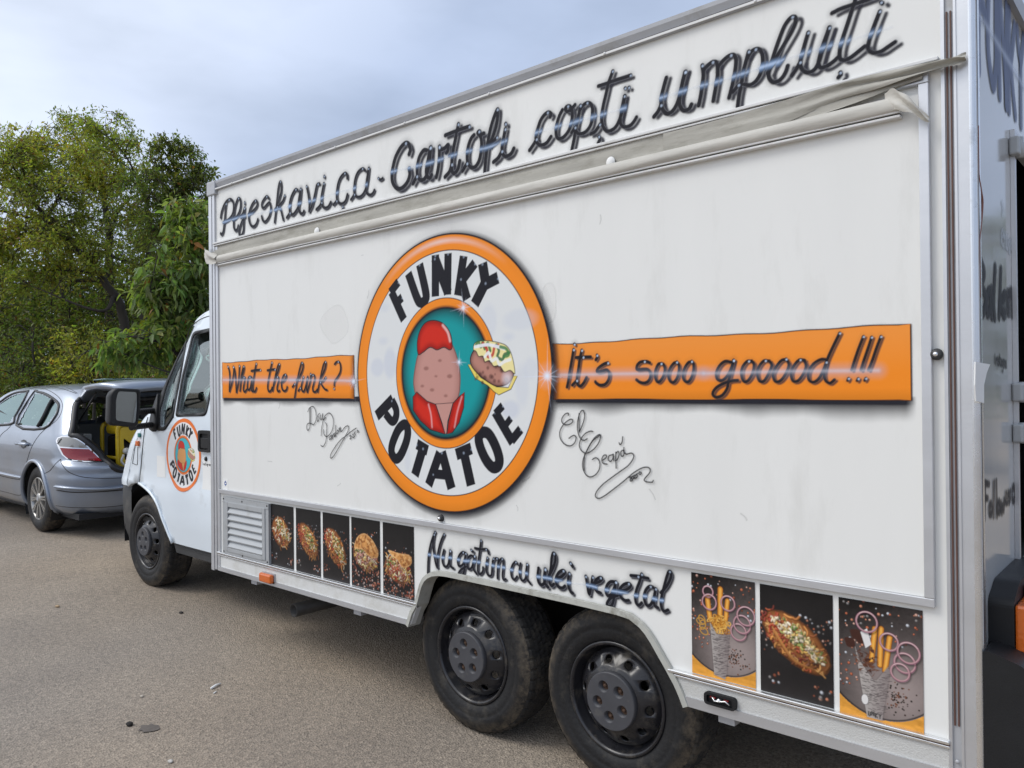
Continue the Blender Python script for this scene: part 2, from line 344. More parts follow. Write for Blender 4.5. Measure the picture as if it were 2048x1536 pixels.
# ------------------------------------------------------------------ pattern painting on a fine mesh
class Canvas:
    def __init__(s, x0, x1, z0, z1, res):
        s.res = res; s.nx = int(round((x1 - x0) / res)) + 1; s.nz = int(round((z1 - z0) / res)) + 1
        s.x = np.linspace(x0, x1, s.nx); s.z = np.linspace(z0, z1, s.nz)
        s.rgb = np.zeros((s.nz, s.nx, 3)); s.a = np.zeros((s.nz, s.nx))
    def win(s, lo, hi):
        i0, i1 = np.searchsorted(s.x, (lo[0], hi[0])); j0, j1 = np.searchsorted(s.z, (lo[1], hi[1]))
        if i1 <= i0 or j1 <= j0: return None
        X, Z = np.meshgrid(s.x[i0:i1], s.z[j0:j1]); return (slice(j0, j1), slice(i0, i1)), X, Z
    def over(s, sl, al, col, only=False):
        col = np.asarray(col, float); A = s.a[sl]; C = s.rgb[sl]
        if only: al = al * np.clip(A, 0, 1)
        o = al + A * (1 - al)
        num = col * al[..., None] + C * (A * (1 - al))[..., None]
        s.rgb[sl] = np.where(o[..., None] > 1e-4, num / np.maximum(o, 1e-4)[..., None], np.where((al > 0)[..., None], col, C)); s.a[sl] = o
    @staticmethod
    def dist(X, Z, pts, closed=False):
        P = np.asarray(pts, float); d = np.full(X.shape, 1e9)
        for i in range(len(P) if closed else len(P) - 1):
            a, b = P[i], P[(i + 1) % len(P)]; e = b - a; L = e @ e + 1e-12
            t = np.clip(((X - a[0]) * e[0] + (Z - a[1]) * e[1]) / L, 0, 1)
            d = np.minimum(d, (X - a[0] - t * e[0]) ** 2 + (Z - a[1] - t * e[1]) ** 2)
        return np.sqrt(d)
    def stroke(s, pts, w, col, al=1.0, soft=None, only=False, taper=0.0, closed=False):
        soft = s.res if soft is None else max(soft, s.res); P = np.asarray(pts, float); m = w / 2 + soft
        g = s.win(P.min(0) - m, P.max(0) + m)
        if g is None: return
        sl, X, Z = g
        d = s.dist(X, Z, P, closed)
        s.over(sl, al * np.clip((w / 2 + soft / 2 - d) / soft, 0, 1) ** (1.0 if soft < 2.1 * s.res else 1.4), col, only)
    @staticmethod
    def inside(X, Z, P):
        P = np.asarray(P, float); r = np.zeros(X.shape, bool); n = len(P); j = n - 1
        for i in range(n):
            xi, zi = P[i]; xj, zj = P[j]
            if zi != zj: r ^= ((zi > Z) != (zj > Z)) & (X < (xj - xi) * (Z - zi) / (zj - zi) + xi)
            j = i
        return r
    def poly(s, pts, col, al=1.0, soft=None, only=False, fn=None):
        soft = s.res if soft is None else max(soft, s.res); P = np.asarray(pts, float)
        g = s.win(P.min(0) - soft, P.max(0) + soft)
        if g is None: return
        sl, X, Z = g
        d = s.dist(X, Z, P, True) * np.where(s.inside(X, Z, P), -1, 1)
        A = al * np.clip(0.5 - d / soft, 0, 1)
        if fn is not None: A = A * fn(X, Z, d)
        s.over(sl, A, col, only)
    def disc(s, cx, cz, r, col, al=1.0, soft=None, only=False, rz=None):
        soft = s.res if soft is None else max(soft, s.res); rz = r if rz is None else rz
        g = s.win((cx - r - soft, cz - rz - soft), (cx + r + soft, cz + rz + soft))
        if g is None: return
        sl, X, Z = g
        d = (np.sqrt(((X - cx) / r) ** 2 + ((Z - cz) / rz) ** 2) - 1) * min(r, rz)
        s.over(sl, al * np.clip(0.5 - d / soft, 0, 1), col, only)
    def build(s, name, fn, matr, parent, thr=0.012):
        """fn(x, z) -> (n, 3) points; keeps only cells that carry paint"""
        k = s.a > thr
        cell = k[:-1, :-1] | k[1:, :-1] | k[:-1, 1:] | k[1:, 1:]
        jj, ii = np.nonzero(cell); nx = s.nx
        q = np.stack([jj * nx + ii, jj * nx + ii + 1, (jj + 1) * nx + ii + 1, (jj + 1) * nx + ii], 1)
        used, inv = np.unique(q, return_inverse=True); q = inv.reshape(-1, 4)
        co = fn(s.x[used % nx], s.z[used // nx])
        me = bpy.data.meshes.new(name)
        me.vertices.add(len(used)); me.vertices.foreach_set('co', np.asarray(co, np.float32).ravel())
        me.loops.add(q.size); me.loops.foreach_set('vertex_index', q.astype(np.int32).ravel())
        me.polygons.add(len(q)); me.polygons.foreach_set('loop_start', np.arange(0, q.size, 4, dtype=np.int32))
        me.update(calc_edges=True)
        ca = me.color_attributes.new('paint', 'FLOAT_COLOR', 'POINT')
        rgba = np.concatenate([s.rgb.reshape(-1, 3)[used], s.a.reshape(-1, 1)[used]], 1)
        ca.data.foreach_set('color', np.clip(rgba, 0, 1).astype(np.float32).ravel())
        return link(name, me, parent, matr)

def flat_y(y):
    return lambda x, z: np.stack([x, np.full_like(x, y), z], 1)
def flat_x(xx):
    return lambda y, z: np.stack([np.full_like(y, xx), y, z], 1)
INK = (0.013, 0.013, 0.018)

# ------------------------------------------------------------------ hand lettering, traced stroke by stroke from the photograph
def T(s):
    """'x,y x,y | x,y ...' -> list of strokes"""
    return [[tuple(float(c) for c in p.split(',')) for p in st.split()] for st in s.split('|')]
WORDS_TOP = [
 ((430, 370, 12.8), 52, (24, 32), T("150,830 165,720 200,600 260,470 330,390 400,365 460,420 482,520 478,640 445,760 385,850 300,920 215,960 | 290,480 272,620 262,760 252,900 235,1060 215,1190 180,1265 150,1240 | 460,900 560,810 635,660 662,500 650,370 600,340 552,440 512,600 490,800 482,960 490,1090 530,1160 575,1130 598,1040 | 770,580 752,790 740,1000 732,1150 700,1260 650,1300 620,1230 640,1100 690,940 775,810 | 755,600 720,720 655,815 | 765,445 768,475 | 860,745 980,660 1075,540 1085,440 1040,400 965,480 895,640 870,780 880,920 930,1035 1000,1060 1065,985 1100,880 | 1390,350 1330,290 1260,360 1205,470 1212,565 1262,580 1340,490 1400,450 1432,560 1422,700 1372,840 1285,940 1222,890 1200,800 | 1530,950 1552,760 1580,520 1600,300 1622,100 1652,-50 1690,-80 1705,50 1692,200 1650,350 1590,540 1530,640 | 1790,270 1745,400 1660,510 1590,570 | 1600,560 1680,620 1720,760 1752,890")),
 ((560, 320, 9.309), 43, (24, 26), T("330,560 290,550 232,640 192,760 180,880 192,985 240,1015 300,950 350,850 380,700 393,540 | 388,540 352,760 350,900 385,990 425,995 448,950 | 130,1070 190,985 | 500,490 530,640 550,800 548,950 | 548,950 600,850 650,650 690,470 735,440 | 680,920 735,865 780,790 | 820,435 795,560 775,700 782,815 830,890 900,870 948,785 | 828,300 828,318 | 1255,340 1250,270 1210,245 1140,310 1090,420 1065,560 1060,700 1090,785 1150,815 1220,765 1258,640 | 1000,830 1060,760 | 1170,870 1182,900 1160,935 | 1590,195 1540,160 1460,220 1410,330 1388,460 1384,600 1420,675 1490,685 1560,620 1610,500 1640,330 1658,150 | 1652,160 1612,440 1615,600 1680,650 1735,615 1760,560 | 1325,735 1390,640 | 1835,340 1875,368 1915,340")),
 ((775, 210, 7.585), 56, (46, 34), T("330,745 350,670 320,590 270,580 200,650 130,780 90,920 70,1060 85,1180 150,1265 220,1262 300,1175 340,1060 332,965 | 600,690 550,690 490,780 460,900 452,1020 470,1105 530,1142 590,1080 630,950 650,800 660,640 | 650,650 620,820 592,980 602,1075 648,1110 672,1060 | 390,1190 450,1080 | 790,630 790,750 780,900 760,1020 742,1095 | 790,640 820,675 870,655 922,605 918,690 895,725 | 1078,290 1040,480 1000,680 980,840 980,975 1010,1040 1068,975 1098,850 | 880,460 1020,405 1140,360 1245,325 | 875,1090 940,1015 980,900 | 1315,455 1270,510 1230,620 1212,760 1222,880 1270,945 1330,940 1388,855 1420,720 1430,560 1410,470 1372,425 1398,400 1420,452 1465,432 | 1140,1000 1210,885 | 1475,1050 1490,850 1520,600 1560,380 1620,180 1672,65 1675,160 1648,330 1600,480 1540,620 | 1540,600 1610,550 1665,490 | 1790,365 1760,520 1740,660 1760,755 1810,780 1880,735 1918,660 | 1610,865 1680,805 1740,700 | 1795,285 1800,300")),
 ((1050, 140, 8.533), 60, (54, 42), T("430,800 450,752 400,722 330,770 270,860 230,970 200,1080 192,1180 230,1265 300,1282 380,1235 445,1140 | 80,1370 150,1270 200,1180 | 640,680 590,780 552,900 532,1020 542,1130 590,1175 660,1145 740,1050 788,920 808,800 808,700 770,622 720,622 692,660 720,708 790,675 855,595 | 950,605 930,720 900,850 872,1000 840,1180 800,1380 | 940,690 1010,590 1090,560 1148,620 1153,760 1130,920 1060,1035 980,1085 915,1085 880,1050 | 800,1070 860,980 | 1500,20 1430,220 1380,430 1332,640 1310,820 1332,955 1400,1042 1490,1022 1570,945 1640,780 1680,600 1708,440 | 1255,275 1400,230 1560,170 1720,120 1805,90 | 1125,1090 1200,1050 1280,930 | 1265,1135 1285,1175 1255,1240 | 1700,445 1660,640 1632,820 1642,925 1700,972 1790,952 1860,882 1905,805 | 1712,310 1718,318 | 1778,298 1782,302")),
 ((1300, 20, 6.677), 55, (55, 12), T("55,1425 110,1355 150,1270 | 220,905 185,1030 152,1180 162,1305 220,1382 290,1362 360,1260 410,1100 440,950 478,825 | 470,830 430,1000 402,1150 402,1275 450,1342 520,1325 555,1262 | 700,740 715,860 700,1000 680,1140 652,1275 | 720,810 780,735 850,692 898,720 905,860 885,1000 862,1130 847,1215 | 910,770 980,675 1060,612 1120,602 1150,660 1140,800 1110,960 1082,1080 1057,1172 | 1320,555 1280,700 1242,850 1220,1000 1190,1150 1172,1300 | 1300,650 1370,545 1450,522 1498,580 1508,700 1480,840 1420,945 1340,1002 1262,995 | 1115,1095 1185,1000")),
 ((1520, 0, 6.827), 58, (85, 30), T("105,1000 135,930 200,720 270,520 340,350 420,245 478,235 488,300 440,420 360,560 270,710 192,850 132,960 122,1050 170,1118 240,1115 310,1055 358,970 380,900 | 435,1035 500,940 550,850 | 660,445 620,580 582,720 552,860 582,955 660,992 740,955 800,860 850,700 900,540 948,375 | 950,380 882,560 832,720 802,860 832,925 910,905 1000,845 1060,790 | 1300,-75 1298,20 1250,160 1192,340 1132,520 1092,680 1092,795 1150,825 1240,785 1340,708 1430,635 | 985,180 1100,122 1250,72 1400,22 1535,-28 | 1098,990 1103,1020 1072,1058 | 1638,155 1580,300 1522,460 1482,600 1484,678 1550,722 1650,705 1750,640 1845,575 | 1655,32 1672,48")),
]
GLINT_TOP = [((430, 370, 12.8), "190,965 640,830 900,765 1400,675 1700,605 1920,550"), ((560, 320, 9.309), "160,865 350,815 560,770 780,715 1070,610 1390,525 1620,455"),
 ((775, 210, 7.585), "55,1018 460,925 620,888 800,832 1000,765 1240,700 1500,655 1810,545"), ((1050, 140, 8.533), "170,1080 540,970 800,910 920,870 1150,808 1330,760 1720,648"),
 ((1300, 20, 6.677), "130,1180 430,1090 700,1010 910,958 1250,850 1500,770 1720,705"), ((1520, 0, 6.827), "0,925 180,865 580,740 850,660 1120,585 1300,530 1560,450 1800,372")]
WORDS_LOW = [
 ((845, 1050, 8.904), 40, (24, 22), T("100,850 105,650 122,480 162,300 228,125 | 210,165 192,350 212,520 240,680 268,755 | 268,755 272,560 300,400 340,270 388,165 | 385,445 360,560 362,660 400,735 450,725 480,620 498,455 | 498,460 490,600 492,700 520,748 555,770 | 770,500 720,482 660,540 632,640 652,725 710,715 750,640 772,505 | 775,505 760,650 750,800 720,885 672,895 652,850 700,790 778,742 | 910,560 860,545 812,600 802,720 832,785 880,755 918,640 932,545 | 930,555 910,680 912,780 968,868 | 870,440 888,468 910,475 | 1045,275 1030,420 1010,560 992,700 992,820 1030,875 1078,825 1083,755 | 938,410 1040,430 1150,432 1180,505 | 1160,580 1142,700 1142,820 1180,895 1230,895 1250,800 | 1270,595 1250,720 1240,860 | 1252,650 1300,595 1350,605 1350,700 1340,850 1340,945 | 1350,680 1400,605 1438,615 1440,750 1430,900 1450,972 1488,965 | 1690,690 1660,655 1612,705 1582,800 1592,915 1640,972 1688,918 | 1750,685 1732,800 1742,925 1790,992 1840,945 1860,820 1868,695 | 1865,700 1850,850 1862,955 1928,1045")),
 ((1060, 1090, 6.827), 44, (22, 28), T("120,315 110,420 122,505 165,545 205,500 215,400 210,325 | 210,330 197,450 212,525 250,575 | 260,420 310,330 348,220 348,135 320,112 300,180 290,300 272,420 272,510 300,555 328,535 | 370,452 430,432 478,382 458,347 402,372 362,440 362,520 402,575 450,585 480,560 | 540,385 525,480 532,570 560,635 588,657 | 555,245 588,295 | 765,425 785,530 802,640 818,670 | 818,670 842,560 852,470 860,435 | 880,522 950,500 988,462 960,442 902,480 882,550 912,625 968,655 | 1160,502 1100,502 1052,560 1042,645 1072,692 1120,665 1160,570 1175,502 | 1175,505 1160,650 1140,775 1110,832 1062,825 1062,780 1120,712 1198,690 | 1222,622 1310,612 1378,562 1350,522 1282,542 1228,610 1242,705 1300,755 1350,755 | 1528,395 1500,500 1462,600 1442,700 1452,785 1490,822 1528,790 | 1380,415 1480,425 1615,455 | 1690,582 1640,562 1582,620 1562,720 1592,812 1640,822 1690,740 1718,605 | 1720,595 1702,720 1702,815 1748,855 | 1790,650 1870,560 1928,440 1928,372 1900,362 1872,430 1842,540 1802,700 1792,815 1830,902 1888,885")),
]
GLINT_LOW = [((845, 1050, 8.904), "95,520 210,545 380,580 490,580 640,615 760,640 840,640 1000,660 1150,690 1290,730 1450,755 1600,800 1740,835 1870,865"), ((1060, 1090, 6.827), "95,430 210,445 290,460 380,485 440,495 540,515 780,545 920,580 1060,615 1240,645 1450,690 1590,700 1720,740 1830,760")]
WORDS_BAND_L = [
 ((445, 710, 13.65), 50, (26, 24), T("190,315 230,450 242,650 232,850 232,985 | 232,985 290,800 330,600 350,430 342,325 | 342,325 380,450 400,650 412,850 422,1010 | 422,1010 470,800 490,600 500,400 503,295 | 520,975 545,750 560,560 590,400 618,312 635,345 618,450 570,580 | 560,650 620,605 655,625 640,720 620,850 612,950 650,1005 698,945 | 828,605 780,595 742,650 722,780 722,900 760,955 800,895 828,750 843,625 | 840,650 830,850 832,950 858,995 | 962,235 930,400 900,600 880,750 872,880 892,990 938,985 968,900 | 830,435 950,415 1075,405 | 1392,205 1350,400 1310,600 1285,750 1277,900 1310,995 1368,965 1398,890 | 1268,420 1370,400 1475,390 | 1412,975 1440,800 1480,600 1520,420 1560,285 1598,248 1596,320 1560,450 1510,560 | 1440,800 1500,625 1558,595 1578,680 1550,800 1532,920 1560,992 1600,975 | 1640,762 1740,682 1786,590 1768,535 1712,562 1672,660 1652,800 1672,925 1730,985 1788,945 1808,872")),
 ((580, 710, 13.65), 50, (26, 24), T("170,1165 200,950 230,750 270,550 310,370 358,218 398,245 396,350 350,500 280,640 212,682 | 112,868 170,790 | 240,682 300,680 | 272,975 320,895 | 408,595 380,720 352,860 372,972 420,992 460,895 500,740 528,595 | 510,640 492,850 512,1005 | 512,1005 560,850 600,680 608,515 | 610,605 660,545 708,562 718,640 690,780 662,900 682,995 740,1003 788,940 | 800,1005 830,830 870,640 910,450 958,265 1008,188 1026,235 998,380 930,540 872,650 | 1018,612 950,700 882,740 | 872,740 930,850 1000,935 1055,955 | 1262,248 1310,195 1380,185 1418,262 1428,380 1400,500 1330,620 1272,700 1252,780 1252,835 | 1243,912 1247,925")),
]
WORDS_BAND_R = [
 ((1120, 670, 7.062), 44, (26, 22), T("215,205 190,350 160,520 140,650 122,735 | 225,130 230,136 | 330,215 300,350 280,500 262,620 272,695 310,722 358,675 398,600 | 248,320 350,312 455,310 | 197,708 260,640 | 545,285 550,312 528,350 | 698,392 640,412 562,470 547,518 610,512 680,492 718,540 708,630 660,695 590,708 542,685 522,660 | 1288,392 1240,374 1160,382 1112,430 1112,488 1200,482 1270,492 1302,560 1278,640 1220,676 1150,666 1102,632 | 1460,410 1412,412 1372,500 1367,590 1392,655 1430,655 1478,590 1503,500 1488,422 1450,402 | 1680,392 1632,397 1572,480 1552,580 1582,655 1630,665 1678,600 1703,490 1698,422 1670,382 | 1888,382 1832,392 1777,480 1757,580 1782,645 1830,660 1878,600 1908,490 1903,402 1880,372")),
 ((1410, 650, 5.389), 34, (24, 16), T("300,402 232,392 172,440 137,520 152,587 210,592 268,530 308,440 323,382 | 323,380 290,520 266,620 250,690 200,757 132,777 98,740 132,680 210,632 300,602 368,596 | 518,392 470,392 422,450 407,530 432,606 480,597 528,520 543,430 518,387 | 698,387 650,387 602,440 577,520 602,602 650,602 698,530 733,440 708,387 | 888,372 840,382 782,450 747,530 772,607 830,597 888,520 918,430 888,367 | 1088,382 1030,377 972,440 942,520 962,602 1020,597 1078,520 1103,440 1078,377 | 1318,372 1260,372 1182,420 1132,500 1132,587 1180,616 1240,577 1288,490 1340,350 1400,220 1465,88 | 1320,400 1297,520 1312,597 1360,626 1408,590 | 1720,125 1670,250 1622,390 1594,485 | 1808,132 1770,250 1722,390 1694,485 | 1908,125 1860,250 1812,390 1774,485 | 1560,575 1550,598 | 1664,577 1652,600 | 1746,574 1734,597")),
]
SIGN_LEFT = ((605, 800, 11.815), 13, T("175,275 210,190 290,150 345,220 370,350 360,490 310,580 260,555 185,550 150,600 150,680 180,715 210,670 230,570 240,400 240,170 | 215,190 215,540 | 450,310 410,370 390,450 410,505 440,450 430,380 | 480,350 470,430 490,470 520,400 530,320 | 525,330 515,430 550,460 600,410 | 490,840 495,720 520,560 560,420 610,340 680,305 740,360 775,460 775,600 745,720 690,810 620,860 570,830 545,760 545,700 | 590,530 620,600 620,740 615,880 590,1000 550,1080 510,1090 480,1065 | 720,840 690,870 690,940 730,880 735,830 | 735,830 735,930 | 755,820 760,910 | 760,860 790,790 800,870 | 835,600 830,720 835,850 | 830,760 800,800 810,860 840,800 | 870,720 860,780 880,790 895,730 870,710 | 910,660 915,750 | 915,720 940,640 950,740 990,720 1040,650 1110,605 1140,650 1120,740 1070,830 1000,960 900,1130 790,1310 730,1370 705,1340 730,1250 850,1060 970,920 1070,850 1200,740 1320,660 | 1160,850 1190,830 1180,880 1170,920 1200,905 | 1210,850 1216,872 | 1230,810 1250,800 1245,850 1240,890 1270,870 | 1300,750 1270,780 1295,810 1280,860 | 1345,712 1372,730 1355,760 1338,738 1345,712"))
SIGN_RIGHT = ((1110, 810, 7.682), 13, T("235,155 235,125 190,135 145,190 135,250 170,295 240,300 300,260 295,220 250,225 170,290 110,390 110,500 170,590 260,625 330,580 355,500 330,465 290,475 245,510 | 405,410 450,310 485,180 470,90 430,95 390,190 375,320 390,440 430,520 480,540 525,515 | 400,130 400,260 405,410 | 610,405 570,400 490,440 425,530 405,620 440,700 520,735 620,680 700,580 730,490 715,450 640,500 560,620 500,740 460,850 460,970 510,1070 580,1100 660,1060 715,970 715,870 680,815 640,810 605,835 | 720,460 600,560 510,720 | 490,740 475,900 480,1000 | 750,850 810,810 820,770 780,770 750,830 770,890 830,905 | 910,760 860,780 850,840 890,860 925,800 925,750 | 920,760 935,850 | 965,720 965,850 970,965 | 965,740 1000,710 1015,760 990,830 960,850 | 1085,690 1045,710 1050,780 1085,770 1090,700 | 1088,650 1090,720 1130,750 1200,735 1240,770 1220,840 1150,930 1040,1010 900,1110 770,1210 680,1310 650,1390 700,1430 790,1390 900,1310 1080,1170 1220,1050 1350,970 1440,950 1490,980 1480,1040 1420,1110 1400,1150 1440,1175 1520,1180 1540,1155 | 1070,485 1060,570 1030,605 1015,580 | 1170,1110 1195,1100 1185,1160 1220,1155 | 1215,1090 1205,1130 1230,1130 1235,1095 1215,1090 | 1240,1080 1265,1075 1250,1120 1275,1115 | 1300,1050 1275,1065 1295,1080 1285,1110 | 1330,1022 1355,1035 1340,1062 1318,1045 1330,1022"))

def plane_pts(c, pts, mp=S):
    return [mp(*p) for p in crop(c, pts)]
def plane_w(c, st, w, mp=S):
    """stroke width in metres, measured across where the stroke stands"""
    x, y = crop(c, st)[len(st) // 2]; k = w / c[2]
    ax, az = mp(x - k / 2, y); bx, bz = mp(x + k / 2, y); _, cz = mp(x, y - k / 2); _, dz = mp(x, y + k / 2)
    return math.sqrt(math.hypot(bx - ax, bz - az) * abs(cz - dz))
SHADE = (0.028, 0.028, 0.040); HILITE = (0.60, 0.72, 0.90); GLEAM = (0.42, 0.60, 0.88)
def paint_words(cv, words, glints=(), edge=(0.62, 0.64, 0.68), mp=S, haze=0.55, dot=0.6, gw=0.9, eal=.38):
    ready = []
    for c, w, off, strokes in words:
        for st in strokes:
            ready.append((smooth_pts(plane_pts(c, st, mp), 6), smooth_pts(plane_pts(c, [(a + off[0], b + off[1]) for a, b in st], mp), 6), plane_w(c, st, w, mp)))
    for P, Q, w in ready:
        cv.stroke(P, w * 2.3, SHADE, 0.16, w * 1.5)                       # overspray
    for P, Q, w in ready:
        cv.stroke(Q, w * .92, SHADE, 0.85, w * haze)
    for P, Q, w in ready:
        cv.stroke(P, w * 1.10, edge, eal, w * 0.12, only=True)
    for P, Q, w in ready:
        cv.stroke(P, w * 0.95, INK, 0.99, w * 0.16)
    for P, Q, w in ready:
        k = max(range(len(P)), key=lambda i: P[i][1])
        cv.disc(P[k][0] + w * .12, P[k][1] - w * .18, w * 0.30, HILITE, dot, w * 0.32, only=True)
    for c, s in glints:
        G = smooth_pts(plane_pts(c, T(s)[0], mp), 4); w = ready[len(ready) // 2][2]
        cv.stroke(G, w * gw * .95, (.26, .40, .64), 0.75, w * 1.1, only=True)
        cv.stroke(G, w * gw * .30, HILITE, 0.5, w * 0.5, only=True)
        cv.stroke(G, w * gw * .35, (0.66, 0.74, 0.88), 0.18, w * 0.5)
def star(cv, cx, cz, r, seed, col=(0.72, 0.80, 0.95)):
    rn = random.Random(seed)
    for k in range(12):
        a = k * math.pi / 6 + rn.uniform(-.15, .15); L = r * (1.0 if k % 3 == 0 else rn.uniform(.35, .6))
        for t in range(6):
            e = 1 - t / 6
            cv.stroke([(cx, cz), (cx + math.cos(a) * L * e, cz + math.sin(a) * L * e)], 0.003 + 0.001 * (t > 3), col, 0.11, 0.004)
    cv.disc(cx, cz, r * 0.10, (0.76, 0.83, 0.93), 0.8, r * 0.14)
    cv.disc(cx, cz, r * 0.26, col, 0.20, r * 0.35)

# ------------------------------------------------------------------ the round emblem (unit disc coordinates, rim radius 1)
LC = (700, 440, 2.56); L_C, L_R = (-2.605, 1.636), 0.630
def lg(pts):
    return [((x - L_C[0]) / L_R, (z - L_C[1]) / L_R) for x, z in plane_pts(LC, pts)]
ORANGE = lin('#ee8a27'); ORANGE_DK = (0.50, 0.16, 0.012); WHITE = (0.70, 0.715, 0.71); TEAL = (0.008, 0.30, 0.31); RED = (0.60, 0.025, 0.012); FLESH = (0.52, 0.27, 0.23)
BLOCK = [  # (width in crop px, polyline)
 (27, "222,368 286,512"), (25, "216,372 258,318"), (24, "250,425 277,397"),
 (27, "308,274 352,398 372,424 394,412 398,372 366,228"),
 (27, "447,180 447,393"), (29, "444,196 512,374"), (26, "512,172 509,384"),
 (27, "592,186 562,388"), (26, "650,222 578,318"), (28, "578,300 609,408"),
 (30, "688,222 704,322"), (29, "768,296 700,332"), (30, "704,320 648,432"),
 (30, "146,1003 230,916"), (25, "224,922 246,970 244,1012 224,1030 190,990"),
 (27, "296,1048 306,1082 298,1134 272,1198 246,1222 224,1194 226,1148 252,1082 276,1052 296,1048"),
 (28, "352,1146 408,1180"), (30, "384,1165 342,1306"),
 (28, "470,1190 412,1356"), (30, "480,1186 530,1374"), (24, "436,1298 514,1306"),
 (29, "553,1200 632,1168"), (30, "592,1186 630,1358"),
 (28, "690,1086 670,1108 674,1152 702,1220 738,1264 766,1258 774,1222 756,1160 722,1098 690,1086"),
 (25, "752,982 844,1140"), (20, "754,992 792,950"), (17, "797,1062 834,1014"), (22, "836,1130 884,1070")]
def paint_emblem(cv, cx, cz, R_, fine=True):
    def m(p): return [(cx + a * R_, cz + b * R_) for a, b in p]
    def mp(s): return m(lg(T(s)[0]))
    def mps(s, n=6, closed=True): return smooth_pts(mp(s), n, closed)
    k = R_ / L_R; px = 0.00292 * 0.63 * k * 1.0      # metres per crop pixel (mean)
    if fine:   # black airbrushed shadow round the disc, heavier to the right and below
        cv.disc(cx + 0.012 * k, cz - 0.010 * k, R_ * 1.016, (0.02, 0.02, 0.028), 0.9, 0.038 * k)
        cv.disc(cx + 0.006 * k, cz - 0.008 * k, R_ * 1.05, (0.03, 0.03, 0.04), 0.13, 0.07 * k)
        cv.disc(cx, cz, R_ * 1.006, INK, 1, 0.003)
    O = ORANGE if fine else lin('#e8762f')
    cv.disc(cx, cz, R_ * (0.994 if fine else 1.0), O, 1)
    if fine:
        g = cv.win((cx - R_, cz - R_), (cx + R_, cz + R_)); sl, X, Z = g
        rr = np.hypot(X - cx, Z - cz) / R_; an = np.arctan2(Z - cz, X - cx)
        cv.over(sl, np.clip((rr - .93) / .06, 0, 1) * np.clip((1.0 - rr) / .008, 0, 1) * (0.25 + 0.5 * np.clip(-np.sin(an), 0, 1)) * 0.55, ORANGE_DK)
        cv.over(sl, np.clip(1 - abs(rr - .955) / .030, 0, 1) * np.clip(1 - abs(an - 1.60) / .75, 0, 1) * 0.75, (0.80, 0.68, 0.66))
        cv.disc(cx, cz, R_ * 0.888, INK, 1, 0.003)
    cv.disc(cx, cz, R_ * (0.881 if fine else 0.90), WHITE if fine else (0.78, 0.78, 0.77), 1)
    if fine:   # scuffed patches on the white ring
        for (a, b, r0, r1, al) in ((150, 755, 22, 30, .45), (215, 735, 20, 50, .5), (180, 620, 14, 12, .35), (830, 970, 22, 26, .5), (890, 850, 16, 60, .3), (935, 760, 16, 30, .3), (880, 510, 40, 30, .3), (720, 520, 20, 50, .3), (822, 598, 12, 10, .4), (305, 1230, 9, 40, .3), (190, 450, 14, 14, .3)):
            q = m(lg([(a, b)]))[0]; cv.disc(q[0], q[1], r0 * px * 1.25, (0.52, 0.56, 0.66), al, 0.02 * k, rz=r1 * px * .8)
    for w, s in BLOCK:
        P = mp(s); closed = P[0] == P[-1] and len(P) > 3
        if len(P) > 3: P = smooth_pts(P[:-1] if closed else P, 6, closed)
        if closed: P = list(P) + [P[0]]
        P = [np.array(p) for p in P]; W = w * px * 1.0
        if closed: cv.stroke(P, W, INK, 1); continue
        # square-ended block strokes: outline polygon of the offset polyline
        Lft, Rgt = [], []
        for i in range(len(P)):
            t = P[min(i + 1, len(P) - 1)] - P[max(i - 1, 0)]; t /= np.linalg.norm(t); nn = np.array([-t[1], t[0]]) * W / 2
            Lft.append(P[i] + nn); Rgt.append(P[i] - nn)
        cv.poly(Lft + Rgt[::-1], INK, 1)
        if fine:
            q = max((P[0], P[-1]), key=lambda p: p[1]); cv.disc(q[0], q[1] - W * .1, W * .09, HILITE, 0.4, W * .14, only=True)
    # inner ring and teal field
    ec = m(lg([(490, 784)]))[0]; E0, E1 = 0.522 * R_, 0.455 * R_; zs = 1.035
    if fine: cv.disc(ec[0], ec[1], E0 * 1.012, INK, 1, 0.003, rz=E0 * 1.012 * zs)
    cv.disc(ec[0], ec[1], E0, O, 1, rz=E0 * zs)
    cv.disc(ec[0], ec[1], E1 * 1.03, INK if fine else (0.3, .1, .02), 1, 0.014 * k if fine else None, rz=E1 * 1.03 * zs)
    tl = TEAL if fine else lin('#3fb6c2')
    cv.disc(ec[0], ec[1], E1 * 0.985, tl, 1, 0.004, rz=E1 * zs * .985)
    if fine: cv_ring(cv, ec, E1, zs, k)
    # plain stand-in: a whole potato under a red topping in a red paper carton
    fl = FLESH if fine else lin('#d79a5c')
    ink_w = 0.007 * k
    pot = mps("452,560 400,600 360,680 340,770 335,850 360,930 420,980 500,985 560,920 575,840 570,750 545,660 505,590")
    cv.poly(pot, INK, 1, 0.003); cv.poly(shrink(pot, ink_w * .8), fl, 1, 0.003)
    if fine:
        cv.poly(pot, (0.30, 0.13, 0.11), 0.75, fn=lambda X, Z, d: np.clip(1 + d / (0.05 * k), 0, 1) ** 1.6, only=True)
        for a, b, r0 in ((400, 760, 7), (470, 720, 5), (520, 800, 7), (430, 870, 6), (500, 900, 5), (380, 850, 5), (450, 800, 4)):
            q = m(lg([(a, b)]))[0]; cv.disc(q[0], q[1], r0 * px * 1.3, (0.24, 0.10, 0.08), 0.7, 0.006 * k, rz=r0 * px * .7)
    top = mps("358,690 352,630 365,570 395,525 440,512 490,530 525,580 535,650 520,668 490,655 455,668 420,655 385,680")
    cv.poly(top, INK, 1, 0.003); cv.poly(shrink(top, ink_w * .8), RED, 1, 0.003)
